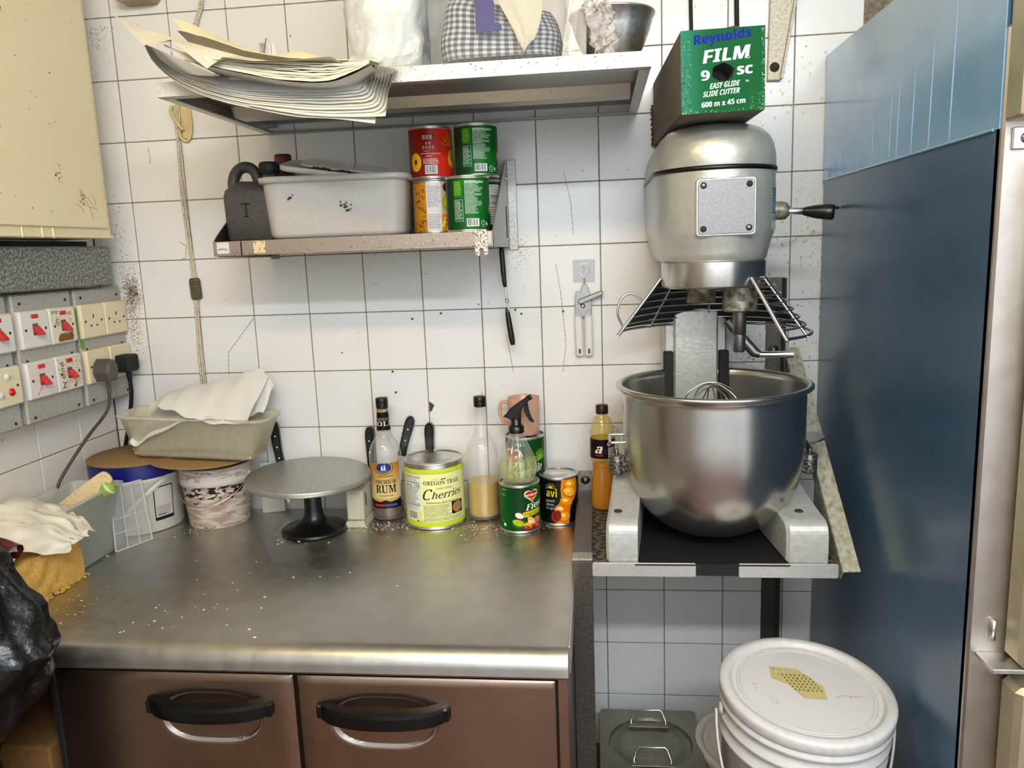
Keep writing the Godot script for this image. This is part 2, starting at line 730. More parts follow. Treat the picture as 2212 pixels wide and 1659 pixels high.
func build_room():
	var grout = mat_noise("grout", noise_tex(31, 0.03, Color(0.36, 0.31, 0.25), Color(0.56, 0.52, 0.45), 0.3, 0.7), 0.95, 0.0, 2.5, null, 0.5, true)
	var plaster = mat_noise("plaster", noise_tex(32, 0.02, Color(0.86, 0.86, 0.86), Color(0.9, 0.9, 0.9)), 0.8, 0.0, 1.0, null, 0.5, true)
	var floor_m = mat_noise("floor_tile", noise_tex(33, 0.02, Color(0.3, 0.2, 0.15), Color(0.42, 0.28, 0.2)), 0.5, 0.0, 1.5, null, 0.5, true)
	var wb = struct("wall_back", bx(Vector3(3.1, 2.8, 0.12), 0.0, Vector3(1.2, 1.3, -0.0625)), grout)
	var wl = struct("wall_left", bx(Vector3(0.12, 2.8, 3.6), 0.0, Vector3(-0.1805, 1.3, 1.5)), grout)
	struct("wall_right", bx(Vector3(0.12, 2.8, 3.6), 0.0, Vector3(2.66, 1.3, 1.5)), plaster)
	struct("wall_front", bx(Vector3(3.1, 2.8, 0.12), 0.0, Vector3(1.2, 1.3, 3.16)), plaster)
	struct("floor", bx(Vector3(3.1, 0.1, 3.6), 0.0, Vector3(1.2, -0.05, 1.5)), floor_m)
	struct("ceiling", bx(Vector3(3.1, 0.1, 3.6), 0.0, Vector3(1.2, 2.65, 1.5)), plaster)
	# tiles of both walls: one mesh per size, four tones
	var pic_wall = pic(wall_stains())
	var im2 = canvas(1024, 1024, Color(0.905, 0.885, 0.84))
	specks(im2, 900, Color(0.6, 0.5, 0.36, 0.4), 0.5, 2.4, 24)
	specks(im2, 60, Color(0.2, 0.15, 0.1, 0.7), 0.5, 2.2, 25)
	var pic_left = pic(im2)
	var tones = [Color(1, 1, 1), Color(0.99, 0.987, 0.98), Color(0.985, 0.985, 0.985), Color(0.995, 0.99, 0.98)]
	var bm = []
	var lm = []
	var tn = bump_tex(41, 0.008, 3.0, 512, 2)
	for k in 4:
		for w in 2:
			var m = mat("tile_%d_%d" % [w, k], tones[k], 0.22)
			m.albedo_texture = pic_left if w else pic_wall
			m.normal_enabled = true
			m.normal_texture = tn
			m.normal_scale = 0.12
			tri(m, 0.48828, true)
			if w == 0:
				m.uv1_offset = Vector3(0.1, -1.0254, 0)
			(lm if w else bm).append(m)
	var full = bx(Vector3(0.1478, 0.1478, 0.007), 0.0012)
	var part = bx(Vector3(0.1158, 0.1478, 0.007), 0.0012)
	var side = bx(Vector3(0.007, 0.1478, 0.1478), 0.0012)
	var r = RandomNumberGenerator.new()
	r.seed = 5
	for row in range(-2, 13):
		var y = 1.965 - 0.15 * row - 0.075
		for c in range(-1, 12):
			if y < 0.8 and c < 7 or y < 0.1:
				continue
			var o = obj("tile", part if c < 0 else full, bm[r.randi() % 4], wb)
			o.position = Vector3(-0.0595 if c < 0 else 0.15 * c + 0.075, y, -0.0035 + r.randf_range(-0.0003, 0.0003))
			o.rotation = Vector3(r.randfn(0, 0.0016), r.randfn(0, 0.0016), 0)
		if y > 0.8:
			for c in 6:
				var o = obj("tile", side, lm[r.randi() % 4], wl)
				o.position = Vector3(-0.1215 + r.randf_range(-0.0003, 0.0003), y, 0.15 * c + 0.078)
				o.rotation = Vector3(0, r.randfn(0, 0.0016), r.randfn(0, 0.0016))

# ---------------------------------------------------------------- worktop and the undercounter fridge
func build_worktop():
	var st = mat_noise("worktop_steel", noise_tex(14, 0.006, Color(0.71, 0.70, 0.665), Color(0.78, 0.77, 0.74), 0.25, 0.75, 1024, 5), 1.0, 1.0, Vector3(1.3, 1.3, 1.3), T["brush_n"], 0.05, true, noise_tex(15, 0.012, Color(0.3, 0.3, 0.3), Color(0.46, 0.46, 0.46), 0.2, 0.8, 1024, 6))
	var t = thing("worktop", "long stainless steel worktop with a rounded front edge, carrying the bottles, cans and buckets", "worktop")
	var b = Mb.new()
	var pr = [Vector2(0.002, 0.84)]
	for i in 9:
		var a = PI / 2 * i / 8.0
		pr.append(Vector2(0.712 + 0.033 * sin(a), 0.807 + 0.033 * cos(a)))
	pr.append(Vector2(0.746, 0.8))
	var lo = [Vector2(0.742, 0.795), Vector2(0.72, 0.795), Vector2(0.7, 0.802), Vector2(0.002, 0.802)]
	var rows = []
	for x in [1.13, -0.114]:
		var row = []
		for q in pr:
			row.append(Vector3(x, q.y, q.x))
		rows.append(row)
	b.grid(rows)
	rows = []
	for x in [1.13, -0.114]:
		var row = []
		for q in [pr[-1]] + lo:
			row.append(Vector3(x, q.y, q.x))
		rows.append(row)
	b.grid(rows, false, false)
	var cap = []
	for q in pr + lo:
		cap.append(Vector3(1.13, q.y, q.x))
	b.poly(cap, Vector3(1, 0, 0))
	obj("top", b.done(), st, t)
	obj("side_trim", bx(Vector3(0.004, 0.05, 0.7), 0.001), M["steel"], t, Vector3(1.1315, 0.813, 0.36))

	var body_m = mat_noise("unit_steel", noise_tex(16, 0.01, Color(0.62, 0.53, 0.46), Color(0.69, 0.6, 0.53), 0.2, 0.8), 0.34, 1.0, Vector3(1, 1, 1), T["brush_n"], 0.05)
	var u = thing("undercounter_fridge", "stainless undercounter fridge below the worktop, two doors with black bow handles", "fridge")
	obj("cabinet_body", bx(Vector3(0.95, 0.7, 0.7), 0.003, Vector3(0.653, 0.45, 0.353)), M["steel_dark"], u)
	obj("stile", bx(Vector3(0.02, 0.68, 0.03), 0.002, Vector3(1.12, 0.455, 0.717)), body_m, u)
	obj("stile", bx(Vector3(0.012, 0.68, 0.03), 0.002, Vector3(0.184, 0.455, 0.717)), M["black_matte"], u)
	obj("plinth", bx(Vector3(0.9, 0.1, 0.6), 0.002, Vector3(0.653, 0.05, 0.33)), M["black_matte"], u)
	for k in 2:
		var x0 = [0.192, 0.652][k]
		var x1 = [0.644, 1.107][k]
		var hc = [0.487, 0.805][k]
		var d = Mb.new()
		var xs = [x0, x0 + 0.004]
		for i in 41:
			xs.append(hc - 0.125 + 0.25 * i / 40.0)
		xs += [x1 - 0.004, x1]
		xs.sort()
		var ys = [0.14, 0.144, 0.3, 0.5, 0.6]
		for i in 25:
			ys.append(0.63 + 0.14 * i / 24.0)
		ys += [0.782, 0.786]
		var P = []
		for y in ys:
			var row = []
			for x in xs:
				var e = pow(absf((x - hc) / 0.096), 3.0) + pow(absf((y - 0.702) / 0.05), 2.0)
				var z = 0.735 - 0.032 * (1.0 - smoothstep(0.1, 1.0, e))
				if x == x0 or x == x1 or y == ys[0] or y == ys[-1]:
					z = 0.732
				row.append(Vector3(x, y, z))
			P.append(row)
		d.grid(P)
		d.box(Vector3((x0 + x1) / 2, 0.463, 0.716), Vector3(x1 - x0, 0.645, 0.029), 0.0)
		var dm = body_m
		var dr = obj("door", d.done(), dm, u)
		var h = Mb.new()
		var top = []
		var bot = []
		var n = 20
		var ring = []
		for i in n + 1:
			var s = -1.0 + 2.0 * i / n
			var z = 0.775 - 0.022 * s * s - 0.018 * pow(absf(s), 6)
			var hh = 0.0175 - 0.003 * pow(absf(s), 8)
			var th = 0.017 + 0.008 * pow(absf(s), 6)
			var yc = 0.724 + (0.003 if k == 0 else 0.0)
			var row = []
			for q in [[1, -1], [0.85, 0.85], [0.4, 1], [-0.4, 1], [-0.85, 0.85], [-1, -1], [1, -1]]:
				row.append(Vector3(hc + s * 0.12, yc + hh * q[0], z + (q[1] - 1) * th * 0.5))
			ring.append(row)
		h.grid(ring, true, false)
		var ca = ring[0].duplicate()
		ca.pop_back()
		h.poly(ca, Vector3(-1, 0, 0))
		var cb = ring[-1].duplicate()
		cb.pop_back()
		h.poly(cb, Vector3(1, 0, 0))
		for s in [-1, 1]:
			h.box(Vector3(hc + s * 0.108, 0.724, 0.737), Vector3(0.02, 0.026, 0.02), 0.003)
		obj("handle", h.done(), M["black_plastic"], dr)
		var cup = Mb.new()
		var rings = []
		for i in 9:
			var row = []
			for j in 49:
				var a = TAU * j / 48.0
				var f = 1.0 - 0.98 * i / 8.0
				var px = 0.094 * f * signf(cos(a)) * pow(absf(cos(a)), 0.7)
				var py = 0.049 * f * signf(sin(a)) * pow(absf(sin(a)), 0.9)
				var e = pow(absf(px / 0.096), 3.0) + pow(absf(py / 0.05), 2.0)
				row.append(Vector3(hc + px, 0.702 + py, 0.7356 - 0.032 * (1.0 - smoothstep(0.1, 1.0, e))))
			rings.append(row)
		cup.grid(rings, true)
		obj("recess_cup", cup.done(), mat("cup_grey", Color(0.62, 0.58, 0.55), 0.42, 0.35), dr)

# ---------------------------------------------------------------- tall blue fridge on the right
func build_fridge():
	var t = thing("tall_fridge", "tall fridge at the right, its blue side facing the mixer", "fridge")
	var blue = mat_noise("blue_side", noise_tex(51, 0.008, Color(0.17, 0.29, 0.41), Color(0.22, 0.35, 0.47), 0.2, 0.8, 1024, 5), 0.3, 0.0, Vector3(0.9, 0.9, 0.9), bump_tex(52, 0.01, 2.0, 512, 4), 0.1)
	blue.clearcoat_enabled = true
	blue.clearcoat = 0.35
	blue.clearcoat_roughness = 0.22
	var film = mat_noise("blue_film", noise_tex(53, 0.01, Color(0.44, 0.63, 0.78), Color(0.51, 0.69, 0.83), 0.2, 0.8, 512, 5), 0.28, 0.0, Vector3(1.2, 1.2, 1.2), bump_tex(54, 0.014, 3.0, 512, 4), 0.16)
	film.clearcoat_enabled = true
	film.clearcoat = 0.8
	film.clearcoat_roughness = 0.18
	obj("side_panel", bx(Vector3(0.03, 1.9, 0.81), 0.002, Vector3(1.736, 0.97, 0.411)), blue, t)
	obj("cabinet_body", bx(Vector3(0.6, 1.88, 0.77), 0.002, Vector3(2.05, 0.97, 0.42)), M["steel_dark"], t)
	var f = obj("protective_film", bx(Vector3(0.0016, 0.276, 0.809), 0.0004, Vector3(1.7202, 1.780, 0.4105)), film, t)
	obj("film_edge", tub(spline([Vector3(1.7195, 1.6415, 0.008), Vector3(1.7193, 1.6412, 0.3), Vector3(1.719, 1.642, 0.55), Vector3(1.7192, 1.6425, 0.8)], 6), 0.0022, 6), film, f)
	# trapped folds that run up from the film's lower edge
	for q in [[0.05, 0.03], [0.065, 0.035], [0.085, 0.045], [0.1, 0.05], [0.15, 0.06], [0.17, 0.055], [0.22, 0.08], [0.25, 0.07], [0.33, 0.12], [0.42, 0.145], [0.455, 0.16], [0.52, 0.165], [0.59, 0.19], [0.665, 0.24]]:
		var z = q[0]
		obj("film_fold", tub(spline([Vector3(1.7196, 1.643, z), Vector3(1.7192, 1.643 + q[1] * 0.5, z + 0.004), Vector3(1.7197, 1.643 + q[1], z + 0.007)], 4), [0.0009, 0.0013, 0.0014, 0.0014, 0.0013, 0.001, 0.0007, 0.0005, 0.0002], 6), film, f)
	var fr = M["steel"]
	obj("frame_post", bx(Vector3(0.055, 1.75, 0.02), 0.003, Vector3(1.7485, 0.895, 0.812)), mat_noise("frame_steel", noise_tex(55, 0.01, Color(0.72, 0.69, 0.66), Color(0.79, 0.76, 0.73)), 0.42, 1.0, 2.0, T["brush_n"], 0.05), t)
	var khaki = mat_noise("door_steel", noise_tex(56, 0.01, Color(0.76, 0.72, 0.6), Color(0.82, 0.78, 0.66)), 0.45, 0.85, 1.5, T["brush_n"], 0.05)
	obj("fascia", bx(Vector3(0.6, 0.27, 0.045), 0.004, Vector3(2.0225, 1.785, 0.842)), khaki, t)
	var d1 = obj("door", bx(Vector3(0.56, 0.7, 0.05), 0.008, Vector3(2.045, 1.255, 0.852)), khaki, t)
	var d2 = obj("door", bx(Vector3(0.56, 0.72, 0.05), 0.008, Vector3(2.045, 0.515, 0.852)), khaki, t)
	obj("gasket", bx(Vector3(0.54, 0.68, 0.006), 0.001, Vector3(2.045, 1.255, 0.8245)), M["black_matte"], d1)
	obj("gasket", bx(Vector3(0.54, 0.7, 0.006), 0.001, Vector3(2.045, 0.515, 0.8245)), M["black_matte"], d2)
	for y in [1.632, 0.9]:
		var h = obj("hinge", bx(Vector3(0.05, 0.007 if y < 1 else 0.028, 0.05 if y < 1 else 0.004), 0.001, Vector3(1.757, y - (0.0 if y < 1 else 0.004), 0.847 if y < 1 else 0.825)), fr, t)
		if y > 1:
			obj("screw", lat(V2([0, 0.004, 0.005, 0.003, 0.007, 0]), 14), M["chrome"], h, Vector3(1.748, y - 0.004, 0.828), Vector3(PI / 2, 0, 0))
	obj("hinge_pin", lat(V2([0.0, 0, 0.004, 0, 0.004, 0.03, 0, 0.03]), 10), fr, t, Vector3(1.752, 0.925, 0.826))
	for z in [0.1, 0.72]:
		obj("foot", lat(V2([0, 0, 0.02, 0, 0.02, 0.03, 0, 0.03]), 12), M["black_matte"], t, Vector3(1.78, 0, z))
		obj("foot", lat(V2([0, 0, 0.02, 0, 0.02, 0.03, 0, 0.03]), 12), M["black_matte"], t, Vector3(2.3, 0, z))

# ---------------------------------------------------------------- the two wall shelves
func zy(x):   # outline (z, y) pushed along -x from x
	return Transform3D(Basis(Vector3(0, 0, 1), Vector3(0, 1, 0), Vector3(-1, 0, 0)), Vector3(x, 0, 0))

func build_upper_shelf():
	var lipm = mat_noise("shelf_lip", noise_tex(61, 0.03, Color(0.74, 0.72, 0.68), Color(0.83, 0.82, 0.8), 0.25, 0.6), 0.38, 0.75, 3.0, T["brush_n"], 0.05)
	var und = mat_noise("shelf_under", noise_tex(62, 0.02, Color(0.62, 0.61, 0.59), Color(0.70, 0.69, 0.67)), 0.42, 0.9, 3.0, T["brush_n"], 0.05)
	var t = thing("wall_shelf", "upper steel wall shelf with bright front lip, carrying paper stack and steel bowl", "shelf")
	var x0 = 0.381
	var x1 = 1.291
	var w = x1 - x0
	var cx = (x0 + x1) / 2
	obj("shelf_board", bx(Vector3(w, 0.003, 0.5), 0.0008, Vector3(cx, 1.8385, 0.251)), und, t)
	obj("front_lip", bx(Vector3(w, 0.027, 0.003), 0.001, Vector3(cx, 1.8265, 0.5005)), lipm, t)
	var im = canvas(1024, 48, Color(0.84, 0.83, 0.81))
	specks(im, 260, Color(0.45, 0.42, 0.4, 0.6), 0.6, 3.0, 601)
	specks(im, 90, Color(0.3, 0.26, 0.22, 0.8), 0.8, 3.4, 602, Rect2(620, 6, 400, 40))
	specks(im, 160, Color(0.66, 0.56, 0.42, 0.6), 0.8, 4.0, 603, Rect2(460, 4, 160, 44))
	var lf = Mb.new()
	lf.flat()
	lf.quad(Vector3(x0, 1.8135, 0.5025), Vector3(x0, 1.8395, 0.5025), Vector3(x1, 1.8395, 0.5025), Vector3(x1, 1.8135, 0.5025))
	obj("front_lip_face", lf.done(), mat_pic("upper_lip", im, 0.45, 0.25), t)
	var b = Mb.new()
	b.box(Vector3(cx, 1.8145, 0.489), Vector3(w, 0.003, 0.022), 0.0008)
	b.box(Vector3(cx, 1.8145, 0.014), Vector3(w, 0.003, 0.024), 0.0008)
	obj("return_flange", b.done(), und, t)
	for x in [x0 + 0.0015, x1 - 0.0015]:
		var e = Mb.new()
		e.box(Vector3(x, 1.8265, 0.251), Vector3(0.003, 0.027, 0.5), 0.0008)
		e.box(Vector3(x + (0.009 if x < 1 else -0.009), 1.8145, 0.251), Vector3(0.02, 0.003, 0.46), 0.0008)
		obj("end_flange", e.done(), lipm, t)
	var s = Mb.new()
	s.xf = zy(x1 - 0.025)
	s.prism(V2([0.16, 1.837, 0.178, 1.817, 0.232, 1.817, 0.25, 1.837]), 0.0, w - 0.05)
	obj("stiffener", s.done(), lipm, t)
	s = Mb.new()
	s.xf = zy(x1 - 0.025)
	s.prism(V2([0.40, 1.837, 0.41, 1.828, 0.44, 1.828, 0.45, 1.837]), 0.0, w - 0.05)
	obj("stiffener", s.done(), und, t)
	for q in [0.407, 1.262]:
		var k = Mb.new()
		k.xf = zy(q)
		k.prism(V2([0.001, 1.8405, 0.12, 1.8405, 0.02, 2.035, 0.001, 2.035] if q < 1 else [0.001, 1.8405, 0.45, 1.8405, 0.44, 1.852, 0.02, 1.95, 0.001, 1.95]), 0.0, 0.003)
		k.xf = Transform3D()
		k.box(Vector3(q + (-0.014 if q > 1 else -0.012), 1.93 if q < 1 else 1.89, 0.003), Vector3(0.028, 0.2 if q < 1 else 0.1, 0.004), 0.001)
		obj("shelf_bracket", k.done(), M["steel"], t)

func build_lower_shelf():
	var im = canvas(1024, 64, Color(0.62, 0.57, 0.52))
	specks(im, 200, Color(0.82, 0.8, 0.76, 0.6), 0.6, 3.2, 63, Rect2(520, 0, 504, 64))
	specks(im, 120, Color(0.3, 0.22, 0.17, 0.5), 0.6, 4.0, 64)
	specks(im, 200, Color(0.25, 0.18, 0.14, 0.7), 0.6, 3.0, 65, Rect2(0, 46, 1024, 18))
	var lip = mat_pic("lip_grime", im, 0.42, 0.6)
	var gus = mat_noise("gusset_steel", noise_tex(66, 0.03, Color(0.6, 0.59, 0.57), Color(0.74, 0.73, 0.71), 0.25, 0.65), 0.45, 0.7, 4.0, T["brush_n"], 0.06)
	var t = thing("wall_shelf", "lower steel wall shelf with triangular end brackets, carrying tins and jug", "shelf")
	var x0 = 0.361
	var x1 = 0.975
	var cx = (x0 + x1) / 2
	obj("shelf_board", bx(Vector3(x1 - x0, 0.003, 0.3), 0.0008, Vector3(cx, 1.5475, 0.152)), M["steel_dark"], t)
	var b = Mb.new()
	b.flat()
	b.quad(Vector3(x0, 1.519, 0.3035), Vector3(x0, 1.55, 0.3035), Vector3(x1, 1.55, 0.3035), Vector3(x1, 1.519, 0.3035))
	obj("front_lip_face", b.done(), lip, t)
	b = Mb.new()
	b.box(Vector3(cx, 1.5345, 0.3015), Vector3(x1 - x0, 0.031, 0.0035), 0.0008)
	b.box(Vector3(cx, 1.5195, 0.292), Vector3(x1 - x0, 0.002, 0.018), 0.0005)
	obj("front_lip", b.done(), M["steel_dark"], t)
	for x in [x0, x1]:
		var k = Mb.new()
		k.xf = zy(x + 0.002)
		k.prism(V2([0.001, 1.515, 0.285, 1.517, 0.301, 1.549, 0.285, 1.562, 0.022, 1.722, 0.001, 1.722]), 0.0, 0.003, 0.0008)
		k.xf = Transform3D()
		k.box(Vector3(x + (0.013 if x > 0.5 else 0.012), 1.616, 0.003), Vector3(0.022, 0.215, 0.004), 0.001)
		var br = obj("end_bracket", k.done(), gus if x > 0.5 else M["steel_dark"], t)
		if x > 0.5:
			obj("slot", bx(Vector3(0.0012, 0.075, 0.008), 0.0004, Vector3(x + 0.0028, 1.575, 0.05)), M["black_matte"], br)
			for q in [[1.535, 0.03], [1.68, 0.03]]:
				obj("bolt", lat(V2([0, 0.005, 0.004, 0.004, 0.006, 0.0, 0.006, -0.001]), 12), M["chrome"], br, Vector3(x + 0.002, q[0], q[1]), Vector3(0, 0, -PI / 2))
	# labels stuck on the lip
	var l1 = canvas(64, 64, Color(0.8, 0.78, 0.76))
	stroke(l1, V2([6, 44, 14, 36, 20, 42, 28, 34, 34, 42, 42, 36, 48, 44, 56, 40]), 3, Color(0.25, 0.22, 0.3))
	obj("sticker", prs(rrect(0.028, 0.024, 0.003), 0.0, 0.0006), mat_pic("sticker_a", l1, 0.6), t, Vector3(0.384, 1.536, 0.304))
	var l2 = canvas(64, 64, Color(0.82, 0.75, 0.58))
	specks(l2, 60, Color(0.4, 0.3, 0.2, 0.8), 1, 4, 3)
	obj("sticker", prs(V2([-0.013, -0.013, 0.013, -0.012, 0.014, 0.013, 0.004, 0.012, -0.004, 0.0135, -0.013, 0.012]), 0.0, 0.0006), mat_pic("sticker_b", l2, 0.6), t, Vector3(0.466, 1.535, 0.304))
	obj("sticker", prs(rrect(0.016, 0.024, 0.002), 0.0, 0.0006), mat("sticker_c", Color(0.78, 0.76, 0.74), 0.6), t, Vector3(0.964, 1.536, 0.304))
	obj("tape_strip", bx(Vector3(0.003, 0.03, 0.0006), 0.0, Vector3(0.425, 1.5345, 0.3042)), M["black_matte"], t)
	# worn white clip hooked on the lip
	var c = thing("plastic_clip", "worn white plastic clip hooked over the lower shelf's front lip, paint flaking", "clip", Vector3(0.951, 1.53, 0.3045))
	var cm = mat_noise("clip_flake", noise_tex(67, 0.05, Color(0.5, 0.42, 0.36), Color(0.85, 0.83, 0.8), 0.38, 0.5, 256), 0.6, 0.0, 12.0)
	var o = V2([-0.014, 0.022, 0.012, 0.022, 0.014, 0.018, 0.014, -0.026, 0.008, -0.034, 0.004, -0.03, 0.004, -0.016, -0.003, -0.016, -0.004, -0.03, -0.009, -0.032, -0.014, -0.026])
	obj("clip_plate", prs(o, 0.0005, 0.004, 0.0008), cm, c)
	obj("clip_fold", bx(Vector3(0.026, 0.003, 0.014), 0.001, Vector3(-0.001, 0.0225, -0.003)), cm, c)

# ---------------------------------------------------------------- the bracket shelf that carries the mixer
func build_mixer_stand():
	var st = mat_noise("stand_steel", noise_tex(71, 0.03, Color(0.52, 0.5, 0.46), Color(0.76, 0.75, 0.72), 0.3, 0.65), 0.45, 0.75, 4.0, T["brush_n"], 0.06)
	var drk = mat_noise("stand_dark", noise_tex(72, 0.03, Color(0.3, 0.28, 0.26), Color(0.42, 0.4, 0.37)), 0.4, 0.7, 4.0, T["brush_n"], 0.06)
	var lipm = mat_noise("stand_lip", noise_tex(73, 0.03, Color(0.78, 0.77, 0.75), Color(0.85, 0.85, 0.84)), 0.4, 0.7, 4.0, T["brush_n"], 0.05)
	var rusty = mat_noise("stand_rust", noise_tex(74, 0.04, Color(0.2, 0.16, 0.12), Color(0.45, 0.42, 0.36), 0.35, 0.62, 256), 0.8, 0.2, 6.0)
	var t = thing("bracket_shelf", "wall-hung steel bracket shelf with a notched front lip, carrying the mixer", "shelf")
	obj("shelf_board", bx(Vector3(0.488, 0.004, 0.455), 0.001, Vector3(1.404, 0.878, 0.2285)), rusty, t)
	var mt = Mb.new()
	mt.box(Vector3(1.405, 0.8815, 0.236), Vector3(0.3, 0.003, 0.455), 0.001)
	mt.box(Vector3(1.4155, 0.8715, 0.4625), Vector3(0.082, 0.023, 0.003), 0.0008)
	obj("rubber_mat", mt.done(), M["black_matte"], t)
	for q in [[1.17, 1.3745], [1.4565, 1.646]]:
		var l = Mb.new()
		l.xf = Transform3D(Basis(), Vector3((q[0] + q[1]) / 2, 0.8705, 0.459))
		l.prism(rrect(q[1] - q[0], 0.029, 0.004, 3), 0.0, 0.003, 0.0008)
		obj("front_lip", l.done(), lipm, t)
	obj("side_lip", bx(Vector3(0.003, 0.024, 0.45), 0.001, Vector3(1.6465, 0.871, 0.232)), st, t)
	# left: angle-iron arm, front post and wall plate
	var a = Mb.new()
	a.box(Vector3(1.15, 0.8885, 0.215), Vector3(0.04, 0.004, 0.415), 0.001)
	a.box(Vector3(1.132, 0.872, 0.215), Vector3(0.004, 0.03, 0.415), 0.001)
	obj("arm", a.done(), drk, t)
	obj("arm_cap", bx(Vector3(0.042, 0.005, 0.036), 0.001, Vector3(1.15, 0.889, 0.44)), st, t)
	var p = Mb.new()
	p.box(Vector3(1.15, 0.443, 0.457), Vector3(0.041, 0.886, 0.004), 0.001)
	p.box(Vector3(1.132, 0.443, 0.437), Vector3(0.004, 0.886, 0.04), 0.001)
	obj("front_post", p.done(), drk, t)
	var wp = obj("wall_plate", bx(Vector3(0.042, 0.06, 0.005), 0.001, Vector3(1.151, 0.912, 0.0035)), st, t)
	obj("bolt", lat(V2([0, 0.009, 0.005, 0.008, 0.009, 0.003, 0.012, 0.001, 0.012, 0]), 14), M["steel_dark"], wp, Vector3(1.151, 0.918, 0.006), Vector3(PI / 2, 0, 0))
	# right: wall post, sloping brace
	p = Mb.new()
	p.box(Vector3(1.6165, 0.86, 0.004), Vector3(0.04, 1.12, 0.004), 0.001)
	p.box(Vector3(1.634, 0.86, 0.022), Vector3(0.004, 1.12, 0.036), 0.001)
	var rp = obj("wall_post", p.done(), drk, t)
	for y in [1.245, 1.36]:
		obj("bolt", lat(V2([0, 0.009, 0.005, 0.008, 0.009, 0.003, 0.012, 0.001, 0.012, 0]), 14), M["steel_dark"], rp, Vector3(1.614, y, 0.007), Vector3(PI / 2, 0, 0))
	var A = Vector3(1.655, 1.25, 0.012)
	var B = Vector3(1.676, 0.862, 0.445)
	var d = (B - A).normalized()
	var nz = d.cross(Vector3.RIGHT).normalized()
	if nz.z < 0:
		nz = -nz
	var xx = d.cross(nz).normalized()
	p = Mb.new()
	p.xf = Transform3D(Basis(xx, d, xx.cross(d)), (A + B) / 2)
	var s = 1.0 if xx.cross(d).z > 0 else -1.0
	p.box(Vector3(0, 0, 0), Vector3(0.034, (B - A).length(), 0.004), 0.001)
	p.box(Vector3(-0.016 * signf(xx.x), 0, -0.016 * s), Vector3(0.003, (B - A).length(), 0.03), 0.001)
	obj("brace", p.done(), mat_noise("brace_paint", noise_tex(75, 0.03, Color(0.62, 0.59, 0.46), Color(0.78, 0.77, 0.7), 0.3, 0.55), 0.5, 0.35, 4.0, T["brush_n"], 0.05), t)

# ---------------------------------------------------------------- the planetary mixer
func u_ring(w, back, y, n = 22):   # open U outline, seen from above: back left, round the front, back right
	var o = [Vector3(-w, y, -back), Vector3(-w, y, -back * 0.5)]
	for i in n + 1:
		var a = -PI / 2 + PI * i / n
		o.append(Vector3(w * sin(a), y, w * cos(a)))
	o.append(Vector3(w, y, -back * 0.5))
	o.append(Vector3(w, y, -back))
	return o

func u_loft(b, rings):
	var runs = [[rings[0]]]
	for i in range(1, rings.size()):
		if rings[i] == rings[i - 1]:
			runs.append([rings[i]])
		else:
			runs[-1].append(rings[i])
	for r in runs:
		if r.size() < 2:
			continue
		var P = []
		for q in r:
			P.append(u_ring(q[0], q[1], q[2]))
		b.grid(P)
	# back wall
	var L = []
	for q in rings:
		L.append([Vector3(q[0], q[2], -q[1]), Vector3(-q[0], q[2], -q[1])])
	b.grid(L, false, false)

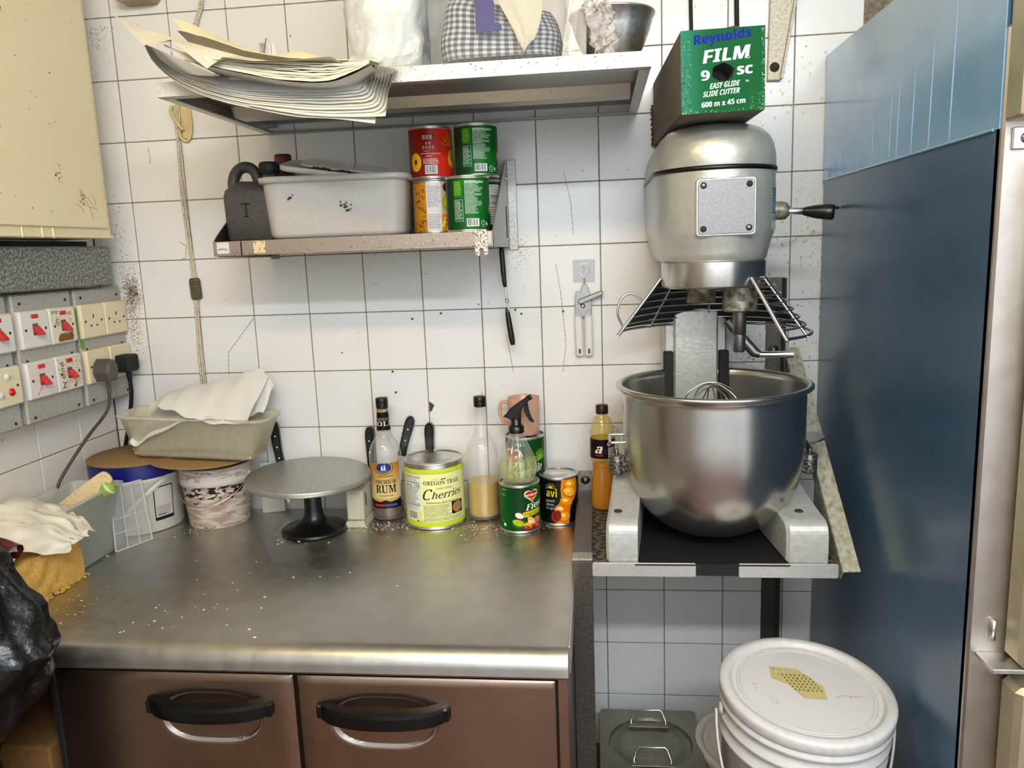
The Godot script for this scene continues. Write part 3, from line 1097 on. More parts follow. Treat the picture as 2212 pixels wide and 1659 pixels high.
func build_mixer():
	var at = Vector3(1.4275, 0.883, 0.295)
	var grey = mat_noise("hammered_paint", noise_tex(81, 0.02, Color(0.71, 0.71, 0.67), Color(0.79, 0.79, 0.75), 0.25, 0.7, 512, 5), 0.36, 0.55, 3.0, bump_tex(82, 0.06, 3.0, 512, 2), 0.14)
	grey.clearcoat_enabled = true
	grey.clearcoat = 0.35
	grey.clearcoat_roughness = 0.25
	var foot_m = mat_noise("foot_paint", noise_tex(83, 0.02, Color(0.68, 0.68, 0.65), Color(0.78, 0.78, 0.75), 0.25, 0.7, 512, 5), 0.4, 0.3, 3.0, bump_tex(82, 0.06, 3.0, 512, 2), 0.12)
	var steel = mat_noise("mixer_steel", noise_tex(84, 0.02, Color(0.80, 0.78, 0.76), Color(0.86, 0.85, 0.83)), 0.26, 1.0, 3.0, T["brush_n"], 0.04)
	var t = thing("planetary_mixer", "grey hammered-paint planetary mixer with a black band, blank front plate and wire guard", "mixer", at)
	var y0 = -0.883
	# base with two forward feet
	for s in [[-0.2295, -0.1665], [0.122, 0.2]]:
		var f = Mb.new()
		f.xf = Transform3D(Basis(Vector3(-0.1 if s[0] < 0 else 0.1, 0, 1), Vector3(0, 1, 0), Vector3(-1, 0, 0)), Vector3(s[1] + (0.016 if s[0] < 0 else -0.016), 0, 0))
		var o = []
		for q in spline(V2([0.158, 0.0, 0.16, 0.03, 0.157, 0.066, 0.142, 0.082, 0.11, 0.088, 0.03, 0.105, -0.06, 0.135, -0.16, 0.17]).map(func(p): return Vector3(p.x, p.y, 0)), 5):
			o.append(Vector2(q.x, q.y))
		o += V2([-0.24, 0.18, -0.24, 0.0])
		f.prism(o, 0.0, s[1] - s[0], 0.006)
		f.xf = Transform3D()
		var ft = obj("foot", f.done(), foot_m, t)
		obj("bolt", lat(V2([0, 0.002, 0.008, 0.002, 0.009, 0.0]), 16), M["rust"], ft, Vector3((s[0] + s[1]) / 2 - 0.005, 0.0885, 0.105))
	obj("base", bx(Vector3(0.43, 0.17, 0.1), 0.012, Vector3(-0.015, 0.085, -0.225)), foot_m, t)
	# column with dark slide rails
	var c = Mb.new()
	c.box(Vector3(-0.013, 0.36, -0.232), Vector3(0.142, 0.48, 0.1), 0.004)
	c.box(Vector3(-0.013, 0.36, -0.178), Vector3(0.1, 0.48, 0.016), 0.004)
	obj("column", c.done(), grey, t)
	for x in [-0.076, 0.05]:
		obj("slide_rail", bx(Vector3(0.022, 0.24, 0.018), 0.002, Vector3(x, 0.26, -0.174)), M["black_matte"], t)
	# head
	var h = Mb.new()
	u_loft(h, [[0.1, 0.2, 1.472 + y0], [0.105, 0.22, 1.476 + y0], [0.107, 0.23, 1.488 + y0], [0.112, 0.252, 1.508 + y0], [0.117, 0.268, 1.524 + y0], [0.119, 0.272, 1.536 + y0], [0.119, 0.272, 1.643 + y0]])
	obj("head", h.done(), grey, t)
	h = Mb.new()
	u_loft(h, [[0.119, 0.272, 1.650 + y0], [0.12, 0.272, 1.653 + y0], [0.119, 0.272, 1.675 + y0], [0.115, 0.268, 1.694 + y0], [0.107, 0.258, 1.711 + y0], [0.093, 0.244, 1.724 + y0], [0.072, 0.225, 1.732 + y0], [0.04, 0.2, 1.7355 + y0], [0.001, 0.2, 1.736 + y0]])
	obj("motor_cover", h.done(), grey, t)
	h = Mb.new()
	u_loft(h, [[0.117, 0.272, 1.642 + y0], [0.1215, 0.273, 1.643 + y0], [0.1225, 0.273, 1.647 + y0], [0.1215, 0.273, 1.651 + y0], [0.117, 0.272, 1.652 + y0]])
	obj("rubber_band", h.done(), M["black_plastic"], t)
	# front plate on a raised pad
	var pm = mat_noise("plate_steel", noise_tex(85, 0.03, Color(0.5, 0.49, 0.5), Color(0.58, 0.57, 0.58)), 0.5, 0.6, 5.0, T["brush_n"], 0.06)
	obj("plate_pad", prs(rrect(0.112, 0.108, 0.008), 0.085, 0.1195, 0.002), grey, t, Vector3(0.006, 1.574 + y0, 0))
	var np = obj("front_plate", prs(rrect(0.104, 0.1, 0.006), 0.0, 0.0025, 0.0008), pm, t, Vector3(0.006, 1.574 + y0, 0.1195))
	for q in [[-1, -1], [-1, 1], [1, -1], [1, 1]]:
		var sc = obj("screw", lat(V2([0, 0.0035, 0.004, 0.003, 0.0062, 0.0]), 16), M["rust"] if q[0] * q[1] > 0 else M["steel_dark"], np, Vector3(0.042 * q[0], 0.04 * q[1], 0.0025), Vector3(PI / 2, 0, 0))
	# rating sticker round the right side
	var im = canvas(96, 192, Color(0.62, 0.66, 0.64))
	im.fill_rect(Rect2i(6, 6, 84, 26), Color(0.3, 0.34, 0.32))
	fillpoly(im, V2([16, 28, 26, 10, 36, 28]), Color(0.75, 0.68, 0.3))
	im.fill_rect(Rect2i(8, 36, 80, 84), Color(0.2, 0.3, 0.42))
	small_print(im, 14, 44, 68, 8, 9, Color(0.75, 0.8, 0.8), 4, 4)
	for k in 12:
		im.fill_rect(Rect2i(8, 128 + k * 5, 80, 3), Color(0.78, 0.76, 0.55) if k > 4 else Color(0.4, 0.46, 0.48))
	var lb = Mb.new()
	lb.lathe(V2([0.1196, 1.528 + y0, 0.1196, 1.612 + y0]), 8, 1.0, 1.42)
	obj("rating_sticker", lb.done(), mat_pic("rating_sticker", im, 0.45), t)
	# planetary ring, hub and shaft
	obj("planetary_ring", lat(V2([0.0, 1.419 + y0, 0.098, 1.419 + y0, 0.103, 1.421 + y0, 0.104, 1.424 + y0, 0.104, 1.47 + y0, 0.104, 1.47 + y0, 0.101, 1.473 + y0, 0.09, 1.473 + y0]), 56), steel, t)
	var hm = mat_noise("hub_worn", noise_tex(86, 0.03, Color(0.35, 0.32, 0.22), Color(0.62, 0.61, 0.57), 0.35, 0.55, 256), 0.45, 0.6, 6.0)
	obj("hub", lat(V2([0, 1.368 + y0, 0.032, 1.368 + y0, 0.035, 1.371 + y0, 0.035, 1.371 + y0, 0.035, 1.42 + y0]), 32), hm, t, Vector3(0.052, 0, 0.012))
	obj("shaft", lat(V2([0, 1.284 + y0, 0.011, 1.284 + y0, 0.0125, 1.287 + y0, 0.0125, 1.318 + y0, 0.0125, 1.318 + y0, 0.0115, 1.319 + y0, 0.0135, 1.321 + y0, 0.0135, 1.37 + y0]), 20), M["steel_dark"], t, Vector3(0.052, 0, 0.012))
	obj("hub_stub", lat(V2([0, 1.385 + y0, 0.03, 1.385 + y0, 0.03, 1.42 + y0]), 24), hm, t, Vector3(-0.02, 0, -0.03))
	# wire guard: hoops from the front right round the back to the left
	var gd = Node3D.new()
	gd.name = "wire_guard"
	t.add_child(gd)
	gd.position = Vector3(0, 1.325 + y0, 0)
	var ga = 0.62
	var gb = PI * 1.5 - 0.02
	var gp = func(a, k):   # k 0 bottom, 1 top
		var r = lerpf(0.193, 0.108, k)
		return Vector3(r * sin(a), 0.11 * k, r * cos(a))
	for k in 8:
		var pts = []
		for i in 41:
			pts.append(gp.call(lerpf(ga, gb, i / 40.0), k / 7.0))
		obj("hoop_wire", tub(pts, 0.0032 if k == 0 else 0.0024, 6), M["chrome"], gd)
	for q in [[ga, 0.0042], [ga + 0.38, 0.0028], [2.2, 0.0028], [3.05, 0.0028], [3.8, 0.0028], [gb - 0.25, 0.0028], [gb, 0.0038]]:
		obj("upright_wire", tub([gp.call(q[0], -0.03) * 1.0, gp.call(q[0], 0.0), gp.call(q[0], 0.5), gp.call(q[0], 1.03)], q[1], 7), M["chrome"], gd)
	var dk = Mb.new()
	var P = []
	for k in 2:
		var row = []
		for i in 25:
			var q = gp.call(lerpf(1.75, 4.3, i / 24.0), [0.04, 1.0][k])
			row.append(Vector3(q.x * 1.025, q.y, q.z * 1.025))
		P.append(row)
	dk.grid(P)
	obj("guard_sheet", dk.done(), mat("guard_dark", Color(0.2, 0.2, 0.21), 0.5, 0.3), gd)
	obj("guard_loop", tub(spline([gp.call(gb, 0.14) + Vector3(-0.004, 0, 0), Vector3(-0.196, 0.045, 0.004), Vector3(-0.187, 0.075, 0.004), Vector3(-0.165, 0.085, 0.003), gp.call(gb, 0.6)], 6), 0.0026, 6), M["chrome"], gd)
	# gear lever with black grip
	var lv = Node3D.new()
	lv.name = "gear_lever"
	t.add_child(lv)
	lv.position = Vector3(0.118, 1.567 + y0, 0.005)
	lv.rotation = Vector3(0, -0.35, 0)
	var lr = Vector3(0, 0, -PI / 2 - 0.08)
	obj("boss", lat(V2([0, 0.03, 0.009, 0.03, 0.016, 0.024, 0.018, 0.014, 0.018, -0.006]), 20), hm, lv, Vector3.ZERO, lr)
	obj("rod", lat(V2([0, 0.062, 0.0065, 0.062, 0.0065, 0.02]), 14), M["chrome"], lv, Vector3.ZERO, lr)
	obj("grip", lat(V2([0, 0.113, 0.0125, 0.113, 0.015, 0.110, 0.0155, 0.1, 0.0125, 0.075, 0.008, 0.058, 0.008, 0.056, 0, 0.056]), 20), M["black_plastic"], lv, Vector3.ZERO, lr)
	# bowl lift crank at the right of the column
	var ck = Node3D.new()
	ck.name = "lift_crank"
	t.add_child(ck)
	var cp = V3([0.052, 0.452, -0.14, 0.085, 0.41, -0.135, 0.112, 0.378, -0.13, 0.123, 0.374, -0.125])
	obj("crank_arm", tub(cp, [0.011, 0.012, 0.012, 0.008], 10), M["steel_dark"], ck)
	obj("crank_grip", tub(V3([0.116, 0.375, -0.128, 0.15, 0.374, -0.122, 0.192, 0.375, -0.115]), [0.007, 0.0085, 0.0085], 12), M["chrome"], ck)
	# cable from the head to the fridge side
	obj("cable", tub(spline(V3([0.112, 0.715, -0.06, 0.135, 0.7, -0.07, 0.17, 0.685, -0.09, 0.22, 0.686, -0.12, 0.262, 0.692, -0.14, 0.29, 0.69, -0.16]), 6), 0.0035, 8), mat("cable_grey", Color(0.2, 0.19, 0.17), 0.5), t)
	# yoke that holds the bowl
	var yk = []
	for i in 21:
		var a = lerpf(PI * 0.56, PI * 1.44, i / 20.0)
		yk.append(Vector3(0.203 * sin(a), 0.15, 0.203 * cos(a)))
	obj("bowl_yoke", tub(yk, 0.011, 8), grey, t)

	# bowl
	var bo = thing("mixing_bowl", "large deep stainless mixing bowl with a rolled rim, seated on the mixer's yoke", "bowl", Vector3(1.4275, 0.893, 0.295))
	var pr = []
	for q in spline(V2([0.0, 0.0, 0.05, 0.004, 0.1, 0.022, 0.14, 0.054, 0.168, 0.098, 0.182, 0.15, 0.187, 0.2, 0.1875, 0.26, 0.188, 0.308]).map(func(p): return Vector3(p.x, p.y, 0)), 5):
		pr.append(Vector2(maxf(q.x, 0), q.y))
	var n = pr.size()
	pr.append_array(V2([0.19, 0.314, 0.197, 0.317, 0.2015, 0.3205, 0.2015, 0.325, 0.197, 0.328, 0.19, 0.327, 0.186, 0.322]))
	for i in range(n - 1, -1, -1):
		pr.append(Vector2(maxf(0, pr[i].x - 0.002), pr[i].y + 0.002))
	var bm = mat_noise("bowl_steel", noise_tex(87, 0.02, Color(0.77, 0.76, 0.74), Color(0.83, 0.82, 0.80), 0.2, 0.8, 512, 5), 0.27, 1.0, Vector3(3, 12, 3), bump_tex(88, 0.03, 1.2, 512, 4), 0.05)
	obj("bowl_shell", lat(pr, 96), bm, bo)
	for s in [-1, 1]:
		var l = Mb.new()
		l.lathe(V2([0, -0.022, 0.014, -0.022, 0.016, -0.02, 0.016, -0.02, 0.016, 0.018, 0.014, 0.02, 0.014, 0.02, 0, 0.02]), 16, -PI, PI)
		l.box(Vector3(-s * 0.012, 0, 0), Vector3(0.02, 0.036, 0.024), 0.002)
		l.lathe(V2([0, 0.034, 0.004, 0.033, 0.005, 0.02]), 12)
		var lg = obj("lug", l.done(), mat_noise("lug_greasy", noise_tex(89, 0.05, Color(0.1, 0.09, 0.08), Color(0.5, 0.48, 0.45), 0.3, 0.6, 256), 0.4, 0.7, 10.0), bo, Vector3(s * 0.202, 0.15, 0.0))
		if s < 0:
			obj("carry_handle", tub(spline(V3([0.182, 0.205, 0.03, 0.205, 0.205, 0.03, 0.214, 0.205, 0.03, 0.216, 0.205, 0.02, 0.216, 0.205, -0.03, 0.214, 0.205, -0.04, 0.182, 0.205, -0.04]).map(func(p): return Vector3(-p.x, p.y, p.z)), 3), 0.003, 7), M["chrome"], bo)
		else:
			var hp = Mb.new()
			hp.xf = Transform3D(Basis(Vector3(1, 0, 0), Vector3(0, 0, -1), Vector3(0, 1, 0)), Vector3(0.185, 0.206, 0))
			hp.prism(V2([0, -0.05, 0.02, -0.045, 0.042, -0.02, 0.046, 0.0, 0.042, 0.03, 0.0, 0.05]), -0.002, 0.002, 0.0006)
			obj("carry_handle", hp.done(), M["steel"], bo)
	# whisk left in the bowl
	var wk = thing("wire_whisk", "balloon wire whisk standing inside the mixing bowl, only its crossed tip showing", "whisk", Vector3(1.428, 0.9, 0.28))
	for k in 6:
		var a = PI * k / 6.0
		var pts = []
		for q in spline(V3([0.012, 0.02, 0, 0.04, 0.1, 0, 0.066, 0.2, 0, 0.058, 0.28, 0, 0.025, 0.31, 0, 0, 0.316, 0]), 5):
			pts.append(q)
		var full = []
		for q in pts:
			full.append(Vector3(q.x * cos(a), q.y - 0.002 * k, q.x * sin(a)))
		for i in range(pts.size() - 2, -1, -1):
			full.append(Vector3(-pts[i].x * cos(a), pts[i].y - 0.002 * k, -pts[i].x * sin(a)))
		obj("whisk_wire", tub(full, 0.0014, 5), M["chrome"], wk)
	obj("whisk_handle", lat(V2([0, 0.0, 0.016, 0.0, 0.018, 0.004, 0.018, 0.04, 0.014, 0.045, 0, 0.045]), 18), M["steel"], wk)

# ---------------------------------------------------------------- left wall: cabinet, stone ledge, switches and sockets
func plate_picture(kind):
	var base = Color(0.85, 0.84, 0.81) if kind < 4 else Color(0.86, 0.81, 0.68)
	var im = canvas(160, 160, base)
	var ink = Color(0.08, 0.08, 0.08)
	if kind == 1:
		im.fill(Color(0.86, 0.83, 0.74))
		specks(im, 120, Color(0.3, 0.25, 0.15, 0.8), 0.6, 2.5, 91)
		fillpoly(im, V2([38, 128, 56, 118, 100, 124, 128, 116, 138, 140, 128, 156, 40, 158, 30, 150]), Color(0.5, 0.34, 0.14))
		specks(im, 150, Color(0.25, 0.3, 0.08, 0.8), 1, 4, 92, Rect2(34, 114, 104, 44))
		# a pen-written character and letters
		stroke(im, V2([26, 52, 52, 48]), 2.5, ink)
		stroke(im, V2([42, 38, 36, 54, 24, 72]), 2.5, ink)
		stroke(im, V2([36, 62, 34, 76, 50, 75, 52, 61, 36, 62]), 2.5, ink)
		text(im, "pq", 112, 30, 26, ink, "Droid Sans", 400, 0, 0.8)
		text(im, "7", 118, 70, 26, ink, "Droid Sans", 400)
		small_print(im, 8, 8, 50, 2, 7, Color(0.1, 0.1, 0.1), 5, 4)
	elif kind == 2:
		im.fill(Color(0.86, 0.81, 0.79))
		stroke(im, V2([36, 150, 66, 118, 78, 106]), 2.5, Color(0.2, 0.16, 0.12))
		stroke(im, V2([60, 112, 74, 128]), 2, Color(0.3, 0.25, 0.2))
		for k in 6:
			stroke(im, V2([110 + k * 7, 10 + k * 6, 134 + k * 3, 4 + k * 10]), 1.2, Color(0.72, 0.62, 0.62))
		specks(im, 60, Color(0.4, 0.34, 0.28, 0.6), 0.6, 2, 93)
	elif kind == 3:
		im.fill(Color(0.86, 0.83, 0.76))
		specks(im, 420, Color(0.2, 0.16, 0.1, 0.9), 0.8, 3.2, 94)
		for k in 3:
			var y = 26 + k * 30
			stroke(im, V2([16, y, 44, y - 3]), 2.5, ink)
			stroke(im, V2([30, y - 10, 28, y + 18]), 2.5, ink)
			stroke(im, V2([18, y + 10, 42, y + 8, 34, y + 20]), 2.5, ink)
		stroke(im, V2([20, 118, 40, 126, 22, 144, 44, 150]), 4, ink)
		fillpoly(im, V2([92, 150, 118, 128, 108, 158]), Color(0.35, 0.32, 0.18))
	elif kind == 4:
		specks(im, 50, Color(0.45, 0.38, 0.25, 0.6), 0.6, 2, 95)
	elif kind == 5:
		specks(im, 60, Color(0.45, 0.38, 0.25, 0.6), 0.6, 2, 96)
		specks(im, 70, Color(0.35, 0.4, 0.2, 0.8), 1, 4, 97, Rect2(10, 80, 120, 80))
	else:
		specks(im, 40, Color(0.4, 0.34, 0.28, 0.6), 0.6, 2, 98)
	return mat_pic("plate_%d" % kind, im, 0.35)

func plate_body():
	var b = Mb.new()
	var P = []
	var rings = [[0.0445, 0.0415, 0.002, 0.0], [0.0448, 0.0418, 0.003, 0.006], [0.0435, 0.0405, 0.004, 0.0095], [0.041, 0.038, 0.004, 0.0108]]
	var flipped = []
	b.xf = Transform3D(Basis(Vector3(1, 0, 0), Vector3(0, 0, 1), Vector3(0, -1, 0)), Vector3())
	tub_shape(b, rings, 3)
	return b.done()

func build_electrics():
	var rot = Vector3(0, PI / 2, 0)
	# cream steel cabinet
	var cream = mat_noise("cream_paint", noise_tex(101, 0.03, Color(0.85, 0.81, 0.66), Color(0.90, 0.86, 0.72), 0.25, 0.75, 512, 5), 0.45, 0.0, 2.0, bump_tex(102, 0.03, 1.5, 512, 3), 0.1)
	var im = canvas(1024, 1024, Color(0.89, 0.84, 0.69))
	var nz = FastNoiseLite.new()
	nz.seed = 3
	nz.frequency = 0.004
	nz.fractal_octaves = 5
	specks(im, 170, Color(0.3, 0.26, 0.12, 0.85), 0.8, 3.6, 103)
	specks(im, 700, Color(0.55, 0.48, 0.26, 0.5), 0.7, 3.0, 104)
	for q in [[800, 820, 2, 40], [640, 250, 3, 30], [500, 640, 3, 50], [905, 905, 6, 60]]:
		specks(im, q[3], Color(0.28, 0.24, 0.1, 0.8), 1, 4.5, q[0], Rect2(q[0] - 14, q[1] - 36, 30, 72))
	for q in [[900, 880, 960, 940], [910, 900, 950, 990], [930, 940, 980, 950], [870, 930, 905, 965], [955, 890, 968, 930]]:
		stroke(im, V2([q[0], q[1], (q[0] + q[2]) / 2.0 + 9, (q[1] + q[3]) / 2.0, q[2], q[3]]), 2, Color(0.5, 0.43, 0.22))
	var t = thing("wall_cabinet", "cream painted steel cabinet on the left wall, speckled with grease", "cabinet", Vector3(-0.116, 1.574, 0.0), rot)
	obj("cabinet_body", bx(Vector3(0.76, 0.62, 0.112), 0.003, Vector3(-0.478, 0.31, 0.056)), cream, t)
	var door = obj("door", prs(rrect(0.72, 0.585, 0.004, 2), 0.0, 0.006, 0.0015), mat_pic("cream_door", im, 0.45), t, Vector3(-0.476, 0.316, 0.112))
	obj("drip_edge", bx(Vector3(0.76, 0.006, 0.006), 0.0015, Vector3(-0.478, 0.003, 0.115)), cream, t)
	for q in [0.315, 0.35, 0.41]:
		obj("paint_drip", lat(V2([0, 0, 0.0025, 0.0015, 0.003, 0.006, 0.0018, 0.022, 0, 0.024]), 8), cream, t, Vector3(-q, -0.002, 0.117))
	# stone-faced ledge below it
	var ledge_m = mat_noise("mottled_stone", noise_tex(105, 0.075, Color(0.33, 0.33, 0.31), Color(0.56, 0.56, 0.53), 0.36, 0.66, 512, 4), 0.5, 0.0, 3.2)
	var g = thing("stone_ledge", "grey mottled stone block on the left wall, just above the switch plates", "ledge", Vector3(-0.1175, 1.459, 0.0), rot)
	obj("block", bx(Vector3(0.66, 0.096, 0.078), 0.003, Vector3(-0.386, 0.049, 0.039)), ledge_m, g)
	obj("dark_strip", bx(Vector3(0.6, 0.012, 0.05), 0.001, Vector3(-0.405, 0.1035, 0.026)), M["black_matte"], g)
	# surface boxes with plates
	var boxm = mat_noise("box_grey", noise_tex(106, 0.03, Color(0.60, 0.59, 0.55), Color(0.68, 0.67, 0.64), 0.3, 0.7), 0.5, 0.1, 3.0)
	var greasy = mat("greasy_hole", Color(0.05, 0.045, 0.04), 0.6)
	var red = mat("switch_red", Color(0.72, 0.1, 0.13), 0.3)
	var redlens = mat("lens_red", Color(0.75, 0.03, 0.05), 0.15)
	var pb = plate_body()
	var defs = [
		["switch_panel", "grey metal box with four red rocker switches, between the sockets and the frame edge", 0.298, 0.192, [[0, 0, 0], [1, 0, 1], [2, 1, 0], [3, 1, 1]]],
		["socket_panel", "grey metal box with four cream sockets by the corner, two plugs in its lower row", 0.0955, 0.187, [[4, 0, 0], [4, 0, 1], [5, 1, 0], [5, 1, 1]]],
		["switch_panel", "grey metal box cut by the left edge of the photo, with a round red indicator", 0.5, 0.18, [[0, 0, 1], [6, 1, 1]]],
	]
	var sock_made = null
	for d in defs:
		var p = thing(d[0], d[1], "switch panel" if d[0] == "switch_panel" else "socket panel", Vector3(-0.1178, 1.31, d[2]), rot)
		obj("back_box", bx(Vector3(d[3], 0.288, 0.058), 0.004, Vector3(0, 0, 0.029)), boxm, p)
		for x in [-1, 1]:
			for y in [-0.13, -0.004, 0.123]:
				obj("screw", lat(V2([0, 0.0005, 0.0032, 0.0012, 0.0036, 0]), 10), greasy, p, Vector3(x * (d[3] / 2 - 0.022), y, 0.0582), Vector3(PI / 2, 0, 0))
		for q in d[4]:
			var cx = (-0.0475 if q[2] == 0 else 0.0455)
			var cy = 0.065 if q[1] == 0 else -0.047
			var pl = obj("socket_plate" if q[0] in [4, 5] else "switch_plate", pb, plate_picture(9) if q[0] < 4 else plate_picture(4), p, Vector3(cx, cy, 0.058))
			pl.material_override = M["white_plastic"] if q[0] in [0, 1, 2, 3, 6] else mat("socket_cream", Color(0.85, 0.79, 0.64), 0.35)
			obj("plate_face", prs(rrect(0.082, 0.076, 0.003, 2), 0.0, 0.0006), plate_picture(q[0]), pl, Vector3(0, 0, 0.0106))
			for x in [-0.031, 0.031]:
				obj("screw", lat(V2([0, 0.0006, 0.003, 0.0006, 0.0034, 0]), 10), M["rust"], pl, Vector3(x, 0, 0.0112), Vector3(PI / 2, 0, 0))
			if q[0] < 4:
				obj("indicator", bx(Vector3(0.021, 0.009, 0.003), 0.0008), redlens, pl, Vector3(0.0, 0.029, 0.0115))
				obj("rocker_slot", bx(Vector3(0.017, 0.026, 0.001), 0.0003), mat("slot_grey", Color(0.35, 0.32, 0.28), 0.5), pl, Vector3(-0.001, 0.0, 0.0113))
				var rk = Mb.new()
				rk.xf = zy(0.0075)
				rk.prism(V2([0.0, 0.008, 0.004, 0.007, 0.0165, -0.009, 0.017, -0.0125, 0.013, -0.0135, 0.0, -0.006]), 0.0, 0.015, 0.0008)
				obj("rocker", rk.done(), red, pl, Vector3(-0.001, 0.0, 0.0115))
			elif q[0] < 6:
				for s in [[0, 0.011, 0.004, 0.009], [-0.0115, -0.011, 0.0065, 0.004], [0.0115, -0.011, 0.0065, 0.004]]:
					obj("pin_hole", bx(Vector3(s[2], s[3], 0.001), 0.0002), greasy, pl, Vector3(s[0], s[1], 0.0112))
			else:
				obj("indicator", lat(V2([0, 0.006, 0.004, 0.0055, 0.008, 0.002, 0.0085, 0]), 18), redlens, pl, Vector3(0.012, -0.012, 0.0112), Vector3(PI / 2, 0, 0))
				for s in [[0.005, 0.022], [-0.02, -0.014]]:
					obj("round_knob", lat(V2([0, 0.004, 0.006, 0.004, 0.008, 0.001, 0.0085, 0]), 18), M["white_plastic"], pl, Vector3(s[0], s[1], 0.0112), Vector3(PI / 2, 0, 0))
		if d[0] == "socket_panel":
			obj("green_tape", bx(Vector3(0.014, 0.1, 0.0008), 0.0002), mat("tape_green", Color(0.4, 0.55, 0.22), 0.5), p, Vector3(-0.089, 0.05, 0.0588), Vector3(0, 0, 0.04))
	# two plugs with their flexes running down behind the buckets
	var gm = mat("plug_grey", Color(0.3, 0.28, 0.27), 0.5)
	var g1 = thing("plug", "dark grey moulded plug in the lower left socket, its flex running down behind the tub", "plug", Vector3(-0.048, 1.247, 0.15), rot)
	obj("plug_body", prs(V2([-0.024, 0.0, -0.018, 0.022, -0.004, 0.034, 0.012, 0.03, 0.024, 0.018, 0.024, -0.008, 0.014, -0.022, -0.014, -0.022]), 0.0, 0.04, 0.006), gm, g1)
	var sr = Mb.new()
	for k in 5:
		sr.lathe(V2([0, -0.026 - k * 0.007, 0.0055, -0.026 - k * 0.007, 0.0065, -0.0235 - k * 0.007, 0.0055, -0.021 - k * 0.007, 0, -0.021 - k * 0.007]), 10)
	obj("strain_relief", sr.done(), gm, g1, Vector3(0.002, 0, 0.02))
	var c1 = []
	for q in V3([-0.028, 1.195, 0.148, -0.034, 1.15, 0.158, -0.052, 1.1, 0.215, -0.07, 1.05, 0.262, -0.085, 1.0, 0.3, -0.1, 0.93, 0.315]):
		c1.append(Vector3(-(q.z - 0.15), q.y - 1.247, q.x + 0.048))
	obj("flex", tub(spline(c1, 5), 0.0038, 8), mat("flex_grey", Color(0.24, 0.21, 0.17), 0.5), g1)
	var g2 = thing("plug", "black plug in the socket nearest the corner, its thick flex going straight down", "plug", Vector3(-0.048, 1.252, 0.055), rot)
	obj("plug_body", prs(rrect(0.05, 0.044, 0.006, 3), 0.0, 0.036, 0.005), M["black_matte"], g2, Vector3(0.0, 0.004, 0))
	obj("strain_relief", lat(V2([0, -0.042, 0.006, -0.042, 0.008, -0.016, 0, -0.016]), 10), M["black_matte"], g2, Vector3(0.0, 0, 0.018))
	var c2 = []
	for q in V3([-0.03, 1.215, 0.055, -0.034, 1.17, 0.05, -0.052, 1.1, 0.045, -0.075, 1.03, 0.04, -0.09, 0.97, 0.035]):
		c2.append(Vector3(-(q.z - 0.055), q.y - 1.252, q.x + 0.048))
	obj("flex", tub(spline(c2, 5), 0.0055, 8), mat("flex_black", Color(0.05, 0.04, 0.035), 0.5), g2)

# ---------------------------------------------------------------- things on the upper shelf
func lerp_curve(a, b, k, n = 22):
	var A = spline(a, 8)
	var B = spline(b, 8)
	var o = []
	for i in n + 1:
		var t = float(i) / n
		var pa = A[mini(int(round(t * (A.size() - 1))), A.size() - 1)]
		var pb = B[mini(int(round(t * (B.size() - 1))), B.size() - 1)]
		o.append(pa.lerp(pb, k))
	return o

func zigzag(pts):
	var o = []
	for p in pts:
		o.append(Vector3(p.x, p.y, 0))
	return o

# a sheet of paper whose front edge follows «front» and that runs back over the shelf
func sheet(called, front, zf, zb, yb, m, parent, mid = 0.0, thick = 0.0):
	var P = []
	if thick > 0.0:   # a few sheets together: their cut edges make a narrow front face
		var edge = []
		for p in front:
			edge.append(Vector3(p.x, p.y, zf))
		P.append(edge)
		front = front.map(func(p): return p + Vector3(0, thick, 0))
	for k in 7:
		var t = k / 6.0
		var row = []
		for p in front:
			var z = lerpf(zf, zb, t)
			var e = pow(t, 0.6)
			var y = lerpf(p.y, maxf(yb, p.y * 0.35 + yb * 0.65 if p.y > yb else yb), e)
			if z < 0.507 and y < yb:
				y = yb
			row.append(Vector3(lerpf(p.x, p.x * 0.9 + 0.05, t), y + mid * sin(PI * t), z))
		P.append(row)
	var b = Mb.new()
	b.grid(P)
	return obj(called, b.done(), m, parent)

